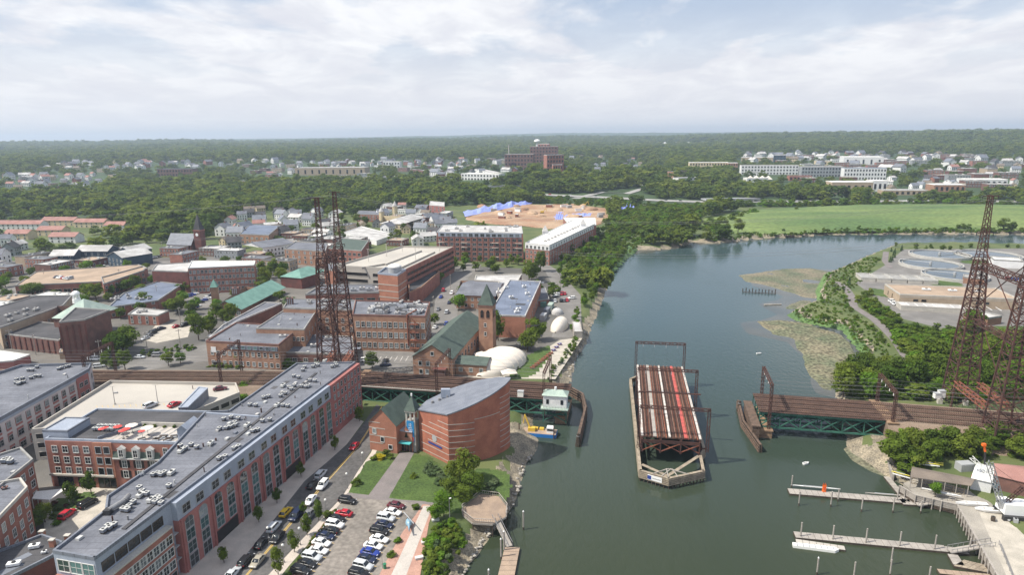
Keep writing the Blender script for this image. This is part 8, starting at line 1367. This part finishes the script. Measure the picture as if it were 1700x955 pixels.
# ------ woods: what nobody could count
def woods():
 st=np.random.RandomState(11);pts=[];sc=[];rings=[(300,620,10.5,13),(620,1100,12.5,16),(1100,2000,15,19),(2000,3600,21,23),(3600,6500,36,28)]
 FT=[(np.mean([q[0]for q in f]),np.mean([q[1]for q in f]),max(math.hypot(q[0]-np.mean([a[0]for a in f]),q[1]-np.mean([a[1]for a in f]))for q in f),f)for f in FOOT]
 no=[[(p.x,p.y)for p in FIELD],[(p.x,p.y)for p in SITE],[(p[0],p[1])for p in RIVER],[tuple(P(*q).xy)for q in[(-200,700),(-200,470),(60,462),(160,446),(250,438),(420,440),(560,438),(690,436),(730,460),(870,450),(925,446),(960,500),(950,640)]],[tuple(P(*q).xy)for q in[(1280,1000),(1285,500),(1360,438),(1470,396),(1900,392),(1900,1000)]],[tuple(G(*q).xy)for q in[(750,316),(858,325),(1000,333),(1100,338),(1275,340),(1420,339),(1420,333),(1275,333),(1100,331),(1060,317),(960,322),(858,319),(750,309)]],[tuple(P(*q).xy)for q in[(1150,396),(1150,370),(1240,348),(1420,338),(1800,339),(1800,400)]],[tuple(G(*q).xy)for q in[(868,322),(1100,336),(1420,337),(1420,345),(1240,349),(1160,352),(1100,343),(1012,340),(880,334)]],[tuple(G(*q).xy)for q in[(1012,392),(1060,396),(1165,384),(1168,346),(1040,342),(1008,366)]],[tuple(G(*q).xy)for q in[(790,316),(870,312),(872,320),(800,324)]],[tuple(G(*q).xy)for q in[(952,333),(1002,316),(1078,310),(1068,297),(1078,300),(1085,312),(1045,326),(1000,334)]]]
 clear=[([tuple(G(*q).xy)for q in v],k)for v,k in[([(500,440),(560,352),(760,342),(790,372),(720,440)],.5),([(340,442),(360,376),(560,352),(520,440)],.42),([(-40,430),(-40,360),(215,360),(215,400),(60,412)],.35),([(-200,480),(-60,430),(60,440),(420,430),(420,445),(60,470)],.6),([(752,392),(1015,400),(1012,335),(752,342)],.93),([(-10,330),(180,326),(190,286),(-10,286)],.72),([(200,312),(500,306),(500,268),(60,270)],.66),([(940,295),(1110,295),(1110,262),(940,262)],.5),([(440,308),(880,306),(880,262),(440,266)],.68),([(1220,318),(1720,326),(1720,256),(1220,252)],.72),([(1440,338),(1720,338),(1720,300),(1440,300)],.3),([(150,440),(250,430),(350,425),(330,395),(60,405),(20,440)],.6)]]
 for r0,r1,gap,h in rings:
  n=int((r1*r1-r0*r0)*.5*1.62/(gap*gap));a=st.uniform(-.80,.82,n);r_=np.sqrt(st.uniform(r0*r0,r1*r1,n));X,Y=r_*np.sin(a),r_*np.cos(a);ok=np.ones(n,bool)
  for poly in no:ok&=~npin(X,Y,poly)
  for poly,k in clear:ok&=~(npin(X,Y,poly)&(st.rand(n)<k))
  for cx,cy,rad_,f in FT:
   dx,dy=X-cx,Y-cy;D_=math.hypot(cx,cy);along=(dx*cx+dy*cy)/D_;side=np.abs(dx*cy-dy*cx)/D_;lim=rad_+h*.45
   ok&=~((side<lim*.9)&(along<lim)&(along>-(lim+(h*2.2 if D_>450 and rad_>11 else h*(5.0 if rad_<12 and D_>500 else.9)))))
  for tx,ty,tw_ in TREES:ok&=~((X-tx)**2+(Y-ty)**2<(tw_*.45+2)**2)
  low=np.ones(n)
  for poly,k in clear:low=np.where(npin(X,Y,poly),.72,low)
  for x,y,lw in zip(X[ok],Y[ok],low[ok]):pts.append((x,y,tz0(x,y)-.3));sc.append(h*lw*st.uniform(.65,1.3))
 me=bpy.data.meshes.new('woods');me.from_pydata(pts,[],[]);at_=me.attributes.new('sc','FLOAT','POINT');at_.data.foreach_set('value',sc);o=put('woods',me,kind='stuff');o['label']='green woods spreading over the land to the horizon'
 scatter_nodes(o,KEEP_FAR,(1.0,1.0,.8),(1.7,1.7,1.15));print('WOODS',len(pts))
def scatter_nodes(o,src,s_lo,s_hi):
 ng=bpy.data.node_groups.new('woods','GeometryNodeTree');ng.interface.new_socket('Geometry',in_out='INPUT',socket_type='NodeSocketGeometry');ng.interface.new_socket('Geometry',in_out='OUTPUT',socket_type='NodeSocketGeometry');N=ng.nodes.new;L=ng.links.new
 gi,go=N('NodeGroupInput'),N('NodeGroupOutput');jn=N('GeometryNodeJoinGeometry');na=N('GeometryNodeInputNamedAttribute');na.data_type='FLOAT';na.inputs[0].default_value='sc'
 k=len(src);ri_=N('FunctionNodeRandomValue');ri_.data_type='INT'
 for s_ in ri_.inputs:
  if s_.type=='INT' and s_.name=='Max':s_.default_value=k-1
  if s_.type=='INT' and s_.name=='Min':s_.default_value=0
 ri_.inputs['Seed'].default_value=5;rv=N('FunctionNodeRandomValue');rv.data_type='FLOAT_VECTOR';rv.inputs[0].default_value=(0,0,0);rv.inputs[1].default_value=(0,0,6.28);rs_=N('FunctionNodeRandomValue');rs_.data_type='FLOAT_VECTOR';rs_.inputs[0].default_value=s_lo;rs_.inputs[1].default_value=s_hi;rs_.inputs['Seed'].default_value=9
 vm=N('ShaderNodeVectorMath');vm.operation='SCALE';L(rs_.outputs[0],vm.inputs[0]);L(na.outputs[0],vm.inputs['Scale'])
 for i,ob in enumerate(src):
  cp=N('FunctionNodeCompare');cp.data_type='INT';cp.operation='EQUAL';ints=[s_ for s_ in cp.inputs if s_.type=='INT'];outi=[s_ for s_ in ri_.outputs if s_.type=='INT'][0];L(outi,ints[0]);ints[1].default_value=i
  oi=N('GeometryNodeObjectInfo');oi.inputs[0].default_value=ob;oi.inputs[1].default_value=True;ip=N('GeometryNodeInstanceOnPoints');L(gi.outputs[0],ip.inputs['Points']);L(cp.outputs[0],ip.inputs['Selection']);L(oi.outputs['Geometry'],ip.inputs['Instance']);L(rv.outputs[0],ip.inputs['Rotation']);L(vm.outputs[0],ip.inputs['Scale']);L(ip.outputs[0],jn.inputs[0])
 L(jn.outputs[0],go.inputs[0]);md=o.modifiers.new('woods','NODES');md.node_group=ng
KEEP_FAR=[]
for i,m_ in enumerate(CR['far']):
 p=G(640+i*30,332);t=tree(p,12,13,'round leafy tree on the wooded bank above the rock cut','far','trees on the wooded bank');c_=t.children[0];c_.data=m_;KEEP_FAR.append(c_)
woods()
def emb(x,y):
 for path,s in((TRK[:3],0),(TRE[1:],0)):
  for a,c_ in zip(path[:-1],path[1:]):
   d=(c_-a);L_=d.length;d=d/L_;u=(x-a.x)*d.x+(y-a.y)*d.y;v=abs(-(x-a.x)*d.y+(y-a.y)*d.x)
   if 0<u<L_ and v<14:return max(0,min(5,(14-v)*.85))
 return 0
def undergrowth():
 st=np.random.RandomState(5);pts=[];sc=[]
 for pl,gap,h in[([(1392,660),(1400,640),(1500,628),(1512,600),(1480,560),(1500,548),(1560,550),(1640,562),(1800,560),(1800,660),(1600,668)],2.6,3.2),([(1466,716),(1560,722),(1700,726),(1800,730),(1800,774),(1640,760),(1560,768),(1495,788)],2.2,2.4),([(925,480),(985,468),(1012,452),(1046,405),(1110,390),(1130,378),(1020,378),(950,420)],3.2,2.4),([(1420,500),(1462,535),(1502,575),(1530,600),(1560,560),(1500,540),(1450,500)],2.6,2.4),([(706,955),(722,880),(755,868),(775,892),(742,960),(720,1000)],1.6,1.5),([(345,612),(590,613),(590,607),(345,604)],1.8,1.6),([(400,690),(410,650),(470,645),(430,690)],2.5,1.6),([(1160,384),(1180,372),(1245,352),(1262,356),(1190,378),(1200,386)],5,4.5),([(1100,376),(1180,345),(1500,341),(1800,342),(1800,339),(1400,339),(1180,341),(1060,352)],6,5.5),([(1440,428),(1466,426),(1440,458),(1408,488),(1414,512),(1442,538),(1462,560),(1476,586),(1468,612),(1440,632),(1396,640),(1400,606),(1436,588),(1402,546),(1332,532),(1310,520),(1360,500),(1370,456)],2.2,.9),([(1150,394),(1200,386),(1290,388),(1400,383),(1700,383),(1700,386),(1375,388),(1275,393),(1184,401)],4,1.6),([(1000,448),(1026,424),(1056,402),(1110,392),(1060,410),(1036,428),(1016,448)],3,1.3),([(1014,384),(1060,386),(1160,376),(1166,350),(1045,346),(1010,366)],4,4.2),([(870,330),(1000,336),(1100,341),(1160,345),(1160,352),(1012,345),(890,338)],6,4),([(1270,386),(1400,381),(1560,380),(1720,381),(1720,384),(1400,384)],5,2.4)]:
  q=[P(*v,3)for v in pl];x0,x1=min(p.x for p in q),max(p.x for p in q);y0,y1=min(p.y for p in q),max(p.y for p in q);n=int((x1-x0)*(y1-y0)/gap**2);X,Y=st.uniform(x0,x1,n),st.uniform(y0,y1,n);ok=npin(X,Y,q)
  for f in FOOT:ok&=~npin(X,Y,f)
  for path in(TRK,TRE):
   for a,c_ in zip(path[:-1],path[1:]):
    d=(c_-a);L_=d.length;d/=L_;u=(X-a.x)*d.x+(Y-a.y)*d.y;v=-(X-a.x)*d.y+(Y-a.y)*d.x;ok&=~((u>-5)&(u<L_+5)&(np.abs(v)<9.4))
  for x,y in zip(X[ok],Y[ok]):pts.append((x,y,tz0(x,y)-.2+emb(x,y)));sc.append(h*st.choice((st.uniform(.4,1.2),st.uniform(.8,1.9))))
 me=bpy.data.meshes.new('undergrowth');me.from_pydata(pts,[],[]);at_=me.attributes.new('sc','FLOAT','POINT');at_.data.foreach_set('value',sc);o=put('undergrowth',me,kind='stuff');o['label']='tangled green undergrowth on the banks and track sides';scatter_nodes(o,KEEP_BUSH,(1.0,1.0,.7),(1.9,1.9,1.1));print('UNDER',len(pts))
KEEP_BUSH=[BYMESH[m_.name]for m_ in CR['bush']+CR['bush_bright']if m_.name in BYMESH]
undergrowth()
# ------ air
def haze():
 mt=bpy.data.materials.new('haze');mt.use_nodes=True;nt=mt.node_tree;nt.nodes.clear();out=nt.nodes.new('ShaderNodeOutputMaterial');v=nt.nodes.new('ShaderNodeVolumePrincipled');v.inputs['Density'].default_value=1.12e-4;v.inputs['Color'].default_value=(.69,.83,1,1);v.inputs['Anisotropy'].default_value=.2;nt.links.new(v.outputs[0],out.inputs['Volume'])
 MT['haze']=mt;o=MB().box(-14500,-260,-4,14500,15800,240).build('haze','haze',kind='stuff')
haze()
print('TREES',NTREE[0],'OBJ',len(bpy.data.objects))
